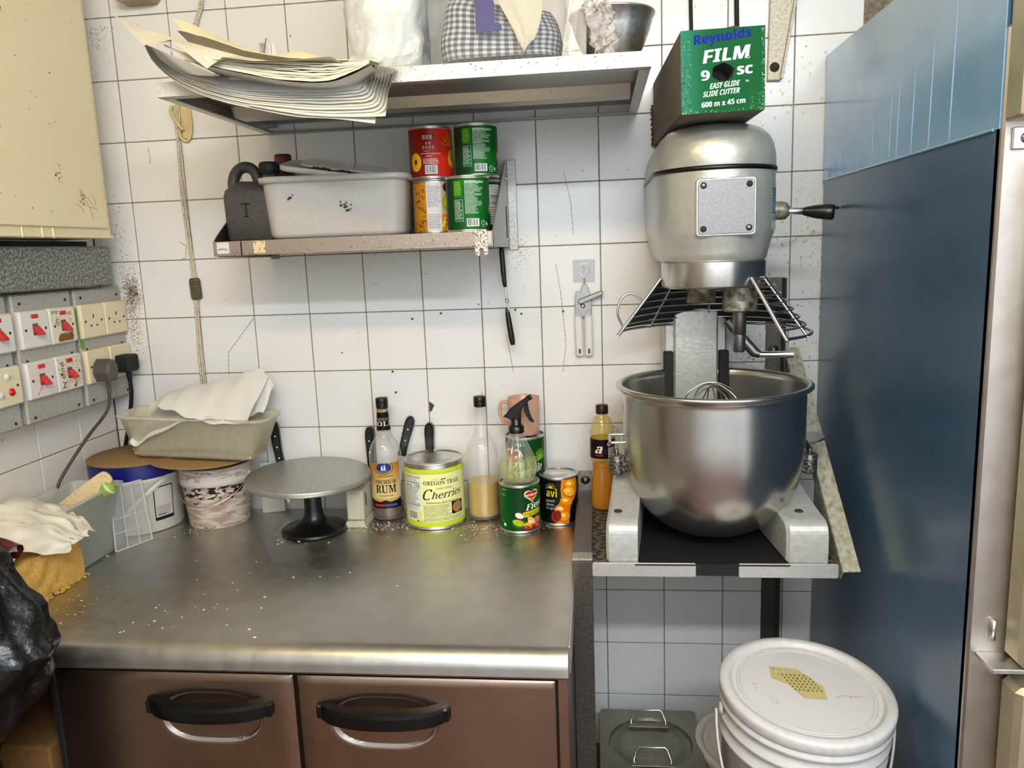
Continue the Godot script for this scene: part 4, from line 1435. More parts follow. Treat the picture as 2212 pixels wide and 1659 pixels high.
func build_upper_goods():
	var pa = mat_noise("paper_cream", noise_tex(111, 0.02, Color(0.80, 0.77, 0.67), Color(0.86, 0.84, 0.76), 0.3, 0.7), 0.9, 0.0, 2.0)
	var pw = mat("paper_white", Color(0.84, 0.83, 0.8), 0.9)
	var py = mat("paper_yellowed", Color(0.86, 0.82, 0.66), 0.9)
	for m in [pa, pw, py]:
		m.backlight_enabled = true
		m.backlight = Color(0.25, 0.24, 0.2)
	var t = thing("paper_stack", "thick sagging stack of large white paper sheets drooping over the upper shelf's left end", "paper stack")
	var r = RandomNumberGenerator.new()
	r.seed = 4
	# lower bundle: every sheet runs along the front, then folds up at the right end
	var lo = V2([0.394, 1.895, 0.412, 1.859, 0.464, 1.817, 0.547, 1.784, 0.674, 1.760, 0.775, 1.752, 0.822, 1.757, 0.834, 1.790, 0.846, 1.826])
	var li = V2([0.402, 1.893, 0.43, 1.858, 0.482, 1.832, 0.57, 1.807, 0.69, 1.797, 0.755, 1.797, 0.785, 1.80, 0.795, 1.82, 0.802, 1.838])
	for k in 9:
		var f = k / 8.0
		var c = lerp_curve(zigzag(lo), zigzag(li), f, 30)
		for i in c.size():
			c[i].y += r.randf_range(-0.0006, 0.0006)
		sheet("sheet", c, 0.55 - 0.004 * f - r.randf() * 0.004, 0.1, 1.843 + 0.0012 * k, pw if k % 3 else pa, t)
	# loose lowest sheets that flare out at the right
	sheet("sheet", lerp_curve(zigzag(V2([0.56, 1.781, 0.66, 1.757, 0.74, 1.748, 0.808, 1.7365])), zigzag(V2([0.56, 1.781, 0.66, 1.757, 0.74, 1.748, 0.808, 1.7365])), 0, 14), 0.552, 0.3, 1.842, pw, t)
	sheet("sheet", lerp_curve(zigzag(V2([0.58, 1.779, 0.68, 1.758, 0.76, 1.75, 0.828, 1.7475])), zigzag(V2([0.58, 1.779, 0.68, 1.758, 0.76, 1.75, 0.828, 1.7475])), 0, 14), 0.554, 0.3, 1.842, pw, t)
	# the hollow between the two bundles
	var U = V2([0.4573, 1.8783, 0.4949, 1.8532, 0.5595, 1.8339, 0.6569, 1.8108, 0.7321, 1.8031, 0.7754, 1.8108, 0.8159, 1.8262])
	var hb = lerp_curve(zigzag(li), zigzag(li), 0, 26)
	var ht = lerp_curve(zigzag(U), zigzag(U), 0, 26)
	var P = []
	for k in 7:
		var f = k / 6.0
		var row = []
		for i in hb.size():
			var p = hb[i].lerp(ht[i], f)
			row.append(Vector3(p.x, maxf(p.y, 1.79), lerpf(0.54, 0.585, f) - lerpf(0.4, 0.015, pow(float(i) / hb.size(), 2.2)) * pow(sin(PI * f), 0.35)))
		P.append(row)
	var b = Mb.new()
	b.grid(P)
	obj("folded_sheet", b.done(), pw, t)
	# upper bundle
	var W = V2([0.4669, 1.8715, 0.5055, 1.859, 0.573, 1.8465, 0.6597, 1.8378, 0.7321, 1.8301, 0.7754, 1.8282, 0.8159, 1.8301])
	for k in 10:
		var f = k / 9.0
		var c = lerp_curve(zigzag(U), zigzag(W), f, 24)
		for i in c.size():
			c[i].y += r.randf_range(-0.0008, 0.0008)
		sheet("sheet", c, 0.602 - r.randf() * 0.008 - 0.006 * f, 0.14, 1.858 + 0.0012 * k, pa, t, 0.0, 0.0024)
	# curled sheets behind and on top
	var c1 = V2([0.345, 1.995, 0.38, 1.985, 0.44, 1.955, 0.505, 1.925, 0.57, 1.905, 0.66, 1.892, 0.77, 1.885])
	var c0 = V2([0.40, 1.945, 0.42, 1.942, 0.47, 1.925, 0.53, 1.902, 0.6, 1.886, 0.68, 1.876, 0.79, 1.866])
	for k in 6:
		var f = k / 5.0
		var c = lerp_curve(zigzag(c0), zigzag(c1), f * 0.25, 20)
		for i in c.size():
			c[i].y += r.randf_range(-0.001, 0.001)
		sheet("sheet", c, 0.44 - 0.012 * k, 0.1, 1.872 + 0.002 * k, py if k == 5 else pa, t, 0.0, 0.0015)
	P = []
	for k in 5:
		var f = k / 4.0
		var row = []
		for p in lerp_curve(zigzag(c0), zigzag(c1), f, 20):
			row.append(Vector3(p.x, p.y + (0.018 * f * exp(-pow((p.x - 0.61) / 0.045, 2))), 0.38 - 0.03 * f))
		P.append(row)
	b = Mb.new()
	b.grid(P)
	obj("curled_sheet", b.done(), py, t)
	# bright top sheet with pointed corners
	var fr = V2([0.3832, 1.9269, 0.4331, 1.875, 0.46, 1.876, 0.4812, 1.8808, 0.5407, 1.8303, 0.5705, 1.8471, 0.6233, 1.8375, 0.6809, 1.8356, 0.7578, 1.8366])
	var bk = V2([0.3832, 1.9278, 0.4168, 1.9134, 0.46, 1.899, 0.4888, 1.8894, 0.5465, 1.8711, 0.5849, 1.8596, 0.6329, 1.85, 0.6905, 1.8443, 0.7626, 1.8385])
	P = []
	for k in 4:
		var row = []
		for i in fr.size():
			for s in 3:
				if i == fr.size() - 1 and s > 0:
					continue
				var j = mini(i + 1, fr.size() - 1)
				var p = fr[i].lerp(fr[j], s / 3.0).lerp(bk[i].lerp(bk[j], s / 3.0), k / 3.0)
				row.append(Vector3(p.x, p.y, 0.617 - 0.02 * k))
		P.append(row)
	b = Mb.new()
	b.grid(P, false, true)
	obj("top_sheet", b.done(), pa, t)

	# bag of white stuff in wrinkled clear film
	var bag = thing("plastic_bag", "wrinkled clear plastic bag packed with something white, beside the paper stack", "bag", Vector3(0.81, 1.845, 0.37))
	var fn = FastNoiseLite.new()
	fn.seed = 8
	fn.frequency = 9.0
	fn.fractal_octaves = 3
	for k in 2:
		P = []
		for i in 26:
			var y = 0.32 * i / 25.0
			var w = [0.064, 0.053][k] + 0.012 * sin(y * 9.0 + 0.5)
			var d = [0.11, 0.09][k]
			var row = []
			for j in 49:
				var a = TAU * j / 48.0 - PI
				var sx = signf(sin(a)) * pow(absf(sin(a)), 0.6)
				var cz = signf(cos(a)) * pow(absf(cos(a)), 0.6)
				var p = Vector3(sx * w, y, cz * d)
				var nn = fn.get_noise_3d(p.x * (2.4 if k == 0 else 0.7), p.y * 1.6, p.z * 2.0 + (10 if j in [0, 48] else 10))
				var e = 1.0 + nn * (0.22 if k == 0 else 0.12)
				p.x *= e
				p.z *= e
				if k == 0 and y < 0.03:
					p.x *= 1.0 + (0.03 - y) * 5
					p.z *= 1.0 + (0.03 - y) * 3
				row.append(p + Vector3(0, 0.004 * k, 0))
			row[48] = row[0]
			P.append(row)
		var q = Mb.new()
		q.grid(P)
		var m
		if k == 0:
			m = glass("bag_film", Color(0.93, 0.94, 0.94), 0.3, 0.2)
			m.normal_enabled = true
			m.normal_texture = bump_tex(113, 0.03, 6.0, 512, 3)
			m.normal_scale = 0.8
			tri(m, 6.0)
		else:
			m = mat_noise("bag_stuff", noise_tex(114, 0.03, Color(0.72, 0.73, 0.71), Color(0.82, 0.83, 0.81)), 0.7, 0.0, 4.0)
		obj(["film", "contents"][k], q.done(), m, bag)
	# gathered film tail over the lip
	P = []
	for k in 6:
		var f = k / 5.0
		var row = []
		for j in 17:
			var u = -1.0 + 2.0 * j / 16.0
			var p = Vector3(0.01 + u * (0.055 + 0.012 * f) + 0.004 * sin(j * 2.1), 0.02 - 0.05 * f * (1.0 - 0.6 * absf(u)) + 0.003 * sin(j * 1.7 + k), 0.1 + 0.062 * sqrt(f) + 0.004 * sin(j * 2.6 + k * 1.3))
			row.append(p)
		P.append(row)
	b = Mb.new()
	b.grid(P, true)
	obj("film_tail", b.done(), M["bag_film"], bag)

	# clear tub with a checked cloth, a purple card and a flour bag in it
	var cl = thing("clear_tub", "tall clear plastic tub on the upper shelf, with a checked cloth inside", "tub", Vector3(1.018, 1.8405, 0.315))
	b = Mb.new()
	tub_shape(b, [[0.0, 0.0, 0.0, 0.001], [0.122, 0.152, 0.03, 0.001], [0.127, 0.157, 0.035, 0.006], [0.132, 0.162, 0.037, 0.3], [0.139, 0.169, 0.04, 0.302], [0.139, 0.169, 0.04, 0.312], [0.130, 0.160, 0.036, 0.312], [0.125, 0.155, 0.033, 0.008], [0.0, 0.0, 0.0, 0.006]])
	obj("tub_wall", b.done(), M["clear_film"], cl)
	obj("base_ring", tub(rrect(0.25, 0.31, 0.032, 6).map(func(p): return Vector3(p.x, 0.003, -p.y)), 0.003, 6, true), glass("ring_clear", Color(0.55, 0.56, 0.56), 0.5, 0.15), cl)
	var im = canvas(512, 512, Color(0.82, 0.82, 0.82))
	for k in 32:
		for l in 32:
			var a = k % 2 == 0
			var c = l % 2 == 0
			if a or c:
				im.fill_rect(Rect2i(k * 16, l * 16, 16, 16), Color(0.26, 0.27, 0.29) if a and c else Color(0.54, 0.55, 0.57))
	var cloth = thing("checked_cloth", "grey and white checked cloth folded inside the clear tub", "cloth", Vector3(1.018, 1.848, 0.315))
	var cm = mat("gingham", Color.WHITE, 0.95)
	cm.albedo_texture = pic(im)
	cm.uv1_scale = Vector3(3.6, 0.66, 1)
	b = Mb.new()
	P = []
	var ol = dense(rrect(0.236, 0.272, 0.05, 6), 0.008)
	for i in 15:
		var f = i / 14.0
		var row = []
		for j in ol.size() + 1:
			var q = ol[j % ol.size()]
			var a = q.angle()
			var y = 0.012 + f * (0.088 + 0.02 * sin(a * 2 + 0.6) - 0.016 * sin(a))
			var e = 0.95 + 0.02 * sin(f * 9 + a * 3) - 0.16 * pow(f, 4)
			row.append(Vector3(q.x * e, y, -q.y * e))
		P.append(row)
	b.grid(P)
	var top = P[-1].duplicate()
	top.pop_back()
	var cen = []
	for p in P[-1]:
		cen.append(Vector3(p.x * 0.02, p.y + 0.008, p.z * 0.02))
	b.grid([P[-1], cen])
	obj("folded_cloth", b.done(), cm, cloth)
	var pc = thing("purple_card", "purple printed card standing in the clear tub in front of the cloth", "card", Vector3(0.982, 1.875, 0.4635), Vector3(0, 0, 0.0))
	pc.position.z = 0.4635
	obj("card", prs(V2([-0.001, 0.021, 0.047, 0.026, 0.044, 0.036, 0.034, 0.038, 0.034, 0.07, 0.014, 0.15, 0.0, 0.15]), 0.0, 0.0012, 0.0003), mat("card_purple", Color(0.17, 0.1, 0.45), 0.7), pc)
	var fb = thing("flour_bag", "soft cream cloth bundle hanging to a point in front of the checked cloth", "bundle", Vector3(1.055, 1.85, 0.4625))
	P = []
	for i in 13:
		var f = i / 12.0
		var y = 0.012 + 0.18 * f
		var xl = lerpf(0.01, -0.055, pow(f, 0.75)) + 0.004 * sin(f * 9)
		var xr = lerpf(0.012, 0.062, pow(f, 0.4)) + 0.003 * sin(f * 7)
		var row = []
		for j in 17:
			var u = j / 16.0
			row.append(Vector3(lerpf(xl, xr, u), y + 0.004 * sin(u * 8), 0.0045 * sin(PI * u) + 0.0015 * sin(u * 14 + f * 6)))
		for j in 17:
			var u = 1.0 - j / 16.0
			row.append(Vector3(lerpf(xl, xr, u), y + 0.004 * sin(u * 8), -0.006 * sin(PI * u)))
		P.append(row)
	b = Mb.new()
	b.grid(P)
	obj("cloth_bundle", b.done(), mat_noise("flour_cloth", noise_tex(116, 0.04, Color(0.8, 0.77, 0.66), Color(0.87, 0.85, 0.77)), 0.95, 0.0, 6.0, bump_tex(117, 0.03, 3.0, 256, 3), 0.3), fb)

	# steel bowl with cling film
	var bo = thing("steel_bowl", "dented steel bowl at the right end of the upper shelf", "bowl", Vector3(1.226, 1.8405, 0.395))
	var pr = V2([0, 0.0005, 0.036, 0.0005, 0.042, 0.004, 0.042, 0.004, 0.058, 0.03, 0.07, 0.06, 0.0765, 0.084, 0.0795, 0.086, 0.08, 0.089, 0.077, 0.09, 0.0755, 0.086, 0.069, 0.061, 0.057, 0.032, 0.041, 0.006, 0, 0.003])
	obj("bowl_shell", lat(pr, 56), mat_noise("bowl_worn", noise_tex(118, 0.03, Color(0.7, 0.69, 0.67), Color(0.82, 0.81, 0.79), 0.3, 0.6), 0.32, 1.0, 6.0, bump_tex(88, 0.03, 1.2, 512, 4), 0.2), bo)
	var wr = thing("cling_film", "crumpled cling film trailing out of the steel bowl", "film", Vector3(1.212, 1.8405, 0.46))
	P = []
	fn.frequency = 22.0
	for i in 24:
		var f = i / 23.0
		var row = []
		for j in 15:
			var u = -1.0 + 2.0 * j / 14.0
			var w = 0.016 + 0.012 * sin(f * 3.0) - 0.008 * f
			var p = Vector3(u * w - 0.02 * f, 0.004 + 0.15 * f, 0.008 + 0.02 * sin(f * 3.2))
			p += Vector3(fn.get_noise_3d(f * 3, u * 2, 0), 0.0, fn.get_noise_3d(f * 3, u * 2, 5)) * 0.02
			row.append(p)
		P.append(row)
	b = Mb.new()
	b.grid(P)
	var wm = glass("cling", Color(0.95, 0.93, 0.9), 0.42, 0.2)
	wm.normal_enabled = true
	wm.normal_texture = bump_tex(119, 0.06, 8.0, 256, 3)
	wm.normal_scale = 1.0
	tri(wm, 16.0)
	obj("film_strip", b.done(), wm, wr)
	P = []
	for i in 20:
		var f = i / 19.0
		var row = []
		for j in 9:
			var u = -1.0 + 2.0 * j / 8.0
			row.append(Vector3(-0.055 + u * (0.012 + 0.012 * (1.0 - f)) + 0.02 * f + 0.003 * sin(j * 2.2), 0.002 + 0.17 * f, 0.0 + 0.004 * sin(j * 2.7 + f * 4) + 0.02 * sin(f * 2)))
		P.append(row)
	b = Mb.new()
	b.grid(P)
	obj("film_fold", b.done(), wm, wr)

# ---------------------------------------------------------------- tins: shell with seams and rims, printed label
func make_tin(called, label, r, h, label_mat, at, turn, open_top = false, group = "", y0 = 0.006, y1 = 0.006):
	var t = thing(called, label, "can", at, Vector3(0, turn, 0), group)
	var e = r - 0.0012
	var pr = V2([0, 0.003, r - 0.004, 0.003, r - 0.003, 0.0005, r, 0.0005, r + 0.0006, 0.002, r, 0.0035, e, 0.0045, e, 0.0045, e, h - 0.0045, e, h - 0.0045, r, h - 0.0035, r + 0.0006, h - 0.002, r, h - 0.0003, r - 0.0018, h, r - 0.003, h - 0.0006, r - 0.0036, h - 0.004])
	if open_top:
		pr.append_array(V2([r - 0.004, 0.005, 0, 0.005]))
	else:
		for k in 4:
			var q = r - 0.008 - k * 0.005
			pr.append_array(V2([q, h - 0.0042, q - 0.0015, h - 0.0033, q - 0.003, h - 0.0042]))
		pr.append(Vector2(0, h - 0.0042))
	obj("tin_body", lat(pr, 56), M["tin"], t)
	obj("paper_label", lat(V2([r - 0.0006, y0, r - 0.0006, h - y1]), 56), label_mat, t)
	return t

func label_green_back():
	var g = Color(0.02, 0.3, 0.1)
	var im = canvas(1000, 360, g)
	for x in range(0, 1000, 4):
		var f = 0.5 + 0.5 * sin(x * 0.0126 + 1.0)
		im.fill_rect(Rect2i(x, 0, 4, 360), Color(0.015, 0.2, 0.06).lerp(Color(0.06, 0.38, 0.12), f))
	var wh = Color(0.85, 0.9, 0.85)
	# the side shown: ingredients, table, bar code, recycling mark
	im.fill_rect(Rect2i(384, 16, 70, 120), Color(0.16, 0.42, 0.12))
	small_print(im, 390, 24, 60, 11, 9, Color(0.6, 0.8, 0.2), 11, 4)
	small_print(im, 470, 20, 140, 26, 9, wh, 12, 4, 0.5)
	small_print(im, 470, 22, 150, 2, 9, wh, 13, 5, 0.05)
	for q in [[388, 150, 66, 2], [388, 300, 66, 2], [388, 150, 2, 152], [452, 150, 2, 152]]:
		im.fill_rect(Rect2i(q[0], q[1], q[2], q[3]), wh)
	small_print(im, 394, 158, 54, 15, 9, wh, 14, 4)
	barcode(im, 478, 284, 92, 56, 15)
	for k in 3:
		var a = TAU * k / 3.0 - PI / 2
		var c = Vector2(606, 316)
		stroke(im, [c + Vector2(cos(a), sin(a)) * 18, c + Vector2(cos(a + 1.2), sin(a + 1.2)) * 15, c + Vector2(cos(a + 1.5), sin(a + 1.5)) * 18], 5, wh)
	small_print(im, 588, 342, 40, 1, 6, wh, 16, 4)
	ellipse(im, Vector2(642, 324), 8, 13, wh)
	# the far side: fruit
	ellipse(im, Vector2(740, 220), 60, 44, Color(0.85, 0.62, 0.12))
	ellipse(im, Vector2(800, 160), 44, 36, Color(0.8, 0.3, 0.1))
	ellipse(im, Vector2(180, 240), 60, 50, Color(0.9, 0.7, 0.15))
	return mat_pic("label_green_back", im, 0.4)

func heart_logo(im, c, s):
	for k in 3:
		var e = [1.0, 0.92, 0.8][k]
		var col = [Color(0.85, 0.75, 0.3), Color(0.9, 0.9, 0.86), Color(0.72, 0.05, 0.05)][k]
		var o = []
		for i in 40:
			var a = TAU * i / 40.0
			var hx = 16.0 * pow(sin(a), 3)
			var hy = 13.0 * cos(a) - 5.0 * cos(2 * a) - 2.0 * cos(3 * a) - cos(4 * a)
			o.append(c + Vector2(hx * 1.1, -hy) * s * e / 16.0)
		fillpoly(im, o, col)
	fillpoly(im, [c + Vector2(-1.0, -0.28) * s, c + Vector2(1.02, -0.36) * s, c + Vector2(1.02, 0.16) * s, c + Vector2(-0.98, 0.22) * s], Color(0.72, 0.05, 0.05))
	text(im, "Del Monte", c.x, c.y + 0.12 * s, int(s * 0.5), Color(0.95, 0.95, 0.92), "Droid Sans", 700, 0.5, 0.85, 0.0, -0.05, 1)
	text(im, "Quality", c.x, c.y + 0.5 * s, int(s * 0.26), Color(0.92, 0.85, 0.5), "Droid Serif", 700, 0.5)
	stroke(im, [c + Vector2(0, -0.7) * s, c + Vector2(0.2, -1.0) * s], s * 0.12, Color(0.2, 0.5, 0.15))

func build_lower_goods():
	var y = 1.5495
	var hd = mat_noise("jug_grey", noise_tex(121, 0.02, Color(0.2, 0.19, 0.18), Color(0.28, 0.27, 0.25)), 0.4, 0.0, 4.0)
	# grey jug with a loop handle
	var j = thing("plastic_jug", "dark grey plastic jug with a loop handle and black cap, at the shelf's left end", "jug", Vector3(0.428, y, 0.21))
	var b = Mb.new()
	tub_shape(b, [[0.0, 0.0, 0.01, 0.001], [0.054, 0.042, 0.016, 0.001], [0.058, 0.046, 0.016, 0.006], [0.06, 0.0475, 0.016, 0.05], [0.061, 0.0475, 0.016, 0.098], [0.059, 0.045, 0.02, 0.112], [0.05, 0.036, 0.024, 0.124], [0.03, 0.022, 0.019, 0.131], [0.0, 0.0, 0.0155, 0.132]])
	obj("jug_body", b.done(), hd, j)
	obj("handle_loop", tub(spline(V3([-0.05, 0.1, 0, -0.051, 0.13, 0, -0.043, 0.152, 0, -0.026, 0.164, 0, -0.008, 0.162, 0, 0.004, 0.15, 0, 0.01, 0.128, 0]), 5), 0.0125, 12), hd, j)
	obj("handle_root", lat(V2([0, 0.1, 0.03, 0.1, 0.03, 0.126, 0.022, 0.132, 0, 0.134]), 24), hd, j, Vector3(-0.02, 0, 0))
	var nk = Vector3(0.036, -0.003, 0)
	obj("neck", lat(V2([0, 0.13, 0.018, 0.13, 0.018, 0.152, 0, 0.152]), 24), hd, j, nk)
	var cap = Mb.new()
	cap.lathe(V2([0, 0.150, 0.0205, 0.150, 0.0205, 0.153, 0.0205, 0.153, 0.0215, 0.1545, 0.0215, 0.172, 0.0205, 0.175, 0.018, 0.176, 0, 0.176]), 36)
	for i in 24:
		var a = TAU * i / 24.0
		cap.box(Vector3(0.0216 * cos(a), 0.163, 0.0216 * sin(a)), Vector3(0.0016, 0.016, 0.0016), 0.0004)
	obj("cap", cap.done(), mat("cap_dark", Color(0.035, 0.036, 0.045), 0.45), j, nk)
	var jm = Mb.new()
	for q in [[0, 0.081, 0.021, 0.0036], [0.001, 0.067, 0.004, 0.028], [0.001, 0.054, 0.012, 0.003]]:
		jm.box(Vector3(-0.006 + q[0], q[1], 0.0478), Vector3(q[2], q[3], 0.0008), 0.0002)
	obj("letter_mark", jm.done(), M["black_matte"], j)
	# red-capped bottle behind
	var rb = thing("bottle", "brown-grey bottle with a dark red cap, behind the grey jug", "bottle", Vector3(0.452, y, 0.095))
	obj("bottle_body", lat(V2([0, 0.001, 0.034, 0.001, 0.037, 0.005, 0.037, 0.13, 0.033, 0.15, 0.02, 0.166, 0.017, 0.17, 0.017, 0.18, 0, 0.18]), 32), mat("bottle_brown", Color(0.3, 0.27, 0.22), 0.35), rb)
	obj("cap", lat(V2([0, 0.171, 0.0195, 0.171, 0.0205, 0.173, 0.02, 0.2, 0.018, 0.203, 0, 0.203]), 30), mat("cap_red", Color(0.36, 0.07, 0.07), 0.4), rb)
	# translucent tub, with a stained lid laid in it
	var tb = thing("storage_tub", "wide translucent plastic tub on the lower shelf, between the jug and the tins", "tub", Vector3(0.622, y, 0.2), Vector3(0, 0.1, 0))
	b = Mb.new()
	tub_shape(b, [[0.0, 0.0, 0.02, 0.001], [0.14, 0.07, 0.03, 0.001], [0.147, 0.078, 0.034, 0.006], [0.149, 0.08, 0.034, 0.012], [0.156, 0.087, 0.036, 0.118], [0.156, 0.087, 0.036, 0.118], [0.163, 0.094, 0.04, 0.119], [0.164, 0.095, 0.04, 0.124], [0.164, 0.095, 0.04, 0.131], [0.159, 0.09, 0.037, 0.132], [0.154, 0.085, 0.035, 0.13], [0.147, 0.078, 0.032, 0.012], [0.0, 0.0, 0.02, 0.008]], 8)
	var tm = mat_noise("tub_milky", noise_tex(122, 0.02, Color(0.68, 0.66, 0.62), Color(0.72, 0.70, 0.67)), 0.35, 0.0, 5.0)
	tm.backlight_enabled = true
	tm.backlight = Color(0.35, 0.34, 0.32)
	obj("tub_body", b.done(), tm, tb)
	var em = Mb.new()
	for i in 12:
		var a = PI * 0.25 + PI * 0.5 * i / 11.0
		em.box(Vector3(0.03 + 0.035 * cos(a), 0.075 + 0.024 * sin(a), 0.0855), Vector3(0.008, 0.0014, 0.001), 0.0003)
	obj("embossed_arc", em.done(), tm, tb)
	var spk = Mb.new()
	for q in [[-0.088, 0.088, 5], [0.022, 0.066, 9], [0.03, 0.062, 6]]:
		for k in q[2]:
			spk.box(Vector3(q[0] + rng.randfn(0, 0.004), q[1] + rng.randfn(0, 0.004), 0.087), Vector3(0.003, 0.0035, 0.0025) * rng.randf_range(0.6, 1.3), 0.0005)
	obj("dirt_spot", spk.done(), M["black_matte"], tb).set_meta("kind", "stuff")
	var ld = thing("tub_lid", "white plastic lid with brown crumbs, lying tilted in the translucent tub", "lid", Vector3(0.59, y + 0.147, 0.155), Vector3(0.2, 0.1, -0.15))
	b = Mb.new()
	tub_shape(b, [[0.0, 0.0, 0.02, 0.001], [0.105, 0.066, 0.03, 0.001], [0.108, 0.069, 0.03, 0.003], [0.108, 0.069, 0.03, 0.012], [0.106, 0.067, 0.03, 0.014], [0.099, 0.06, 0.026, 0.013], [0.098, 0.059, 0.026, 0.009], [0.0, 0.0, 0.02, 0.009]], 6)
	obj("lid_body", b.done(), mat("lid_white", Color(0.86, 0.85, 0.82), 0.4), ld)
	obj("lid_film", prs(rrect(0.19, 0.12, 0.03), 0.0, 0.004, 0.001), glass("lid_film", Color(0.9, 0.88, 0.86), 0.5, 0.15), ld, Vector3(0.03, 0.017, 0.0), Vector3(-PI / 2, 0, 0))
	var cr = Mb.new()
	for k in 40:
		var x = [-0.02, 0.0, 0.034, 0.05][k % 4] + rng.randfn(0, 0.006)
		cr.box(Vector3(x, 0.015 + rng.randf() * 0.003, 0.062 + rng.randfn(0, 0.002)), Vector3(0.006, 0.003, 0.004) * rng.randf_range(0.5, 1.4), 0.0006)
	obj("crumbs", cr.done(), mat("crumb_brown", Color(0.22, 0.12, 0.07), 0.8), ld).set_meta("kind", "stuff")
	# tins
	var im = canvas(1000, 360, Color(0.62, 0.1, 0.05))
	for x in range(0, 1000, 4):
		im.fill_rect(Rect2i(x, 0, 4, 360), Color(0.5, 0.06, 0.03).lerp(Color(0.78, 0.16, 0.07), smoothstep(440, 600, x)))
	var wh = Color(0.9, 0.86, 0.8)
	im.fill_rect(Rect2i(432, 40, 92, 52), Color(0.3, 0.05, 0.03))
	im.fill_rect(Rect2i(436, 44, 84, 44), Color(0.5, 0.1, 0.06))
	for k in 3:
		var x = 442 + k * 26
		for q in [[0, 6, 20, 6], [0, 16, 20, 16], [0, 28, 20, 28], [3, 0, 3, 34], [16, 0, 16, 34], [9, 6, 9, 28]]:
			stroke(im, V2([x + q[0], 49 + q[1], x + q[2], 49 + q[3]]), 2.2, wh)
	for k in 2:
		var x = 462 + k * 24
		for q in [[0, 4, 16, 4], [8, 0, 8, 18], [0, 12, 16, 12]]:
			stroke(im, V2([x + q[0], 104 + q[1], x + q[2], 104 + q[3]]), 2.2, wh)
	for k in 4:
		var x = 438 + k * 24
		for q in [[0, 5, 18, 5], [9, 0, 9, 24], [0, 14, 18, 14], [2, 24, 16, 24], [2, 14, 2, 24]]:
			stroke(im, V2([x + q[0], 130 + q[1], x + q[2], 130 + q[3]]), 2.2, wh)
	small_print(im, 446, 168, 60, 1, 8, wh, 41, 4)
	small_print(im, 424, 186, 150, 1, 8, wh, 42, 5, 0.05)
	small_print(im, 462, 206, 60, 1, 8, wh, 43, 5)
	small_print(im, 440, 228, 110, 4, 11, wh, 44, 5, 0.1)
	barcode(im, 452, 276, 92, 66, 45)
	for q in [[376, 250], [690, 220]]:
		ellipse(im, Vector2(q[0], q[1]), 52, 74, Color(0.55, 0.36, 0.03))
		ellipse(im, Vector2(q[0], q[1]), 48, 69, Color(0.88, 0.66, 0.1))
		for k in 10:
			var a = TAU * k / 10.0
			stroke(im, [Vector2(q[0], q[1]) + Vector2(12 * cos(a), 18 * sin(a)), Vector2(q[0], q[1]) + Vector2(40 * cos(a), 58 * sin(a))], 3, Color(0.78, 0.52, 0.06))
		ellipse(im, Vector2(q[0], q[1]), 13, 20, Color(0.35, 0.1, 0.05))
	for k in 16:
		var a = PI + 0.1 + k * 0.13
		stroke(im, [Vector2(700, 130), Vector2(700, 130) + Vector2(cos(a), sin(a)) * 92, Vector2(700, 130) + Vector2(cos(a + 0.1), sin(a + 0.12)) * 110], 4, [Color(0.75, 0.62, 0.2), Color(0.16, 0.25, 0.06), Color(0.85, 0.5, 0.12)][k % 3])
	im.fill_rect(Rect2i(720, 40, 160, 320), Color(0.08, 0.1, 0.05))
	var red_m = mat_pic("label_pineapple", im, 0.38)
	im = canvas(1000, 360, Color(0.82, 0.8, 0.78))
	im.fill_rect(Rect2i(0, 0, 440, 360), Color(0.75, 0.5, 0.12))
	specks(im, 300, Color(0.3, 0.14, 0.05, 0.8), 2, 9, 46, Rect2(320, 0, 110, 360))
	small_print(im, 448, 30, 96, 13, 12, Color(0.2, 0.2, 0.35), 47, 4, 0.2)
	small_print(im, 448, 236, 96, 9, 12, Color(0.25, 0.25, 0.4), 48, 4, 0.2)
	im.fill_rect(Rect2i(552, 0, 448, 360), Color(0.75, 0.68, 0.6))
	ellipse(im, Vector2(640, 40), 70, 46, Color(0.22, 0.16, 0.13))
	ellipse(im, Vector2(656, 84), 56, 44, Color(0.72, 0.3, 0.16), 0.5)
	ellipse(im, Vector2(616, 150), 58, 66, Color(0.62, 0.66, 0.12), 0.2)
	ellipse(im, Vector2(606, 140), 24, 40, Color(0.78, 0.8, 0.35), 0.2)
	text(im, "Sr", 670, 200, 56, Color(0.2, 0.18, 0.45), "Droid Serif", 700, 0, 1, 0.2)
	im.fill_rect(Rect2i(552, 236, 448, 124), Color(0.78, 0.5, 0.08))
	for k in 40:
		ellipse(im, Vector2(560 + rng.randf() * 180, 246 + rng.randf() * 104), rng.randf_range(8, 20), rng.randf_range(6, 14), [Color(0.9, 0.66, 0.15), Color(0.85, 0.78, 0.5), Color(0.6, 0.1, 0.1), Color(0.95, 0.82, 0.4)][k % 4], rng.randf() * 3)
	var fc_m = mat_pic("label_cocktail", im, 0.38)
	var gm = label_green_back()
	var h = 0.1185
	make_tin("food_can", "fruit can with a pale text panel and fruit pictures, under the red can", 0.0475, h, fc_m, Vector3(0.829, y, 0.175), 0.2)
	make_tin("food_can", "red fruit can with pineapple slices, on top at the left of the four cans", 0.0485, 0.113, red_m, Vector3(0.8265, y + h + 0.0003, 0.172), 0.2)
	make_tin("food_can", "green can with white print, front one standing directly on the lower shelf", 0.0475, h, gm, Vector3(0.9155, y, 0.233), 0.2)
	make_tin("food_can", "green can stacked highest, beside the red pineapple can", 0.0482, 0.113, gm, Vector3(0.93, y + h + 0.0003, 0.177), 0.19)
	im = canvas(500, 180, Color(0.04, 0.22, 0.08))
	barcode(im, 300, 10, 60, 150, 49, true)
	im.fill_rect(Rect2i(296, 90, 70, 70), Color(0.85, 0.85, 0.83))
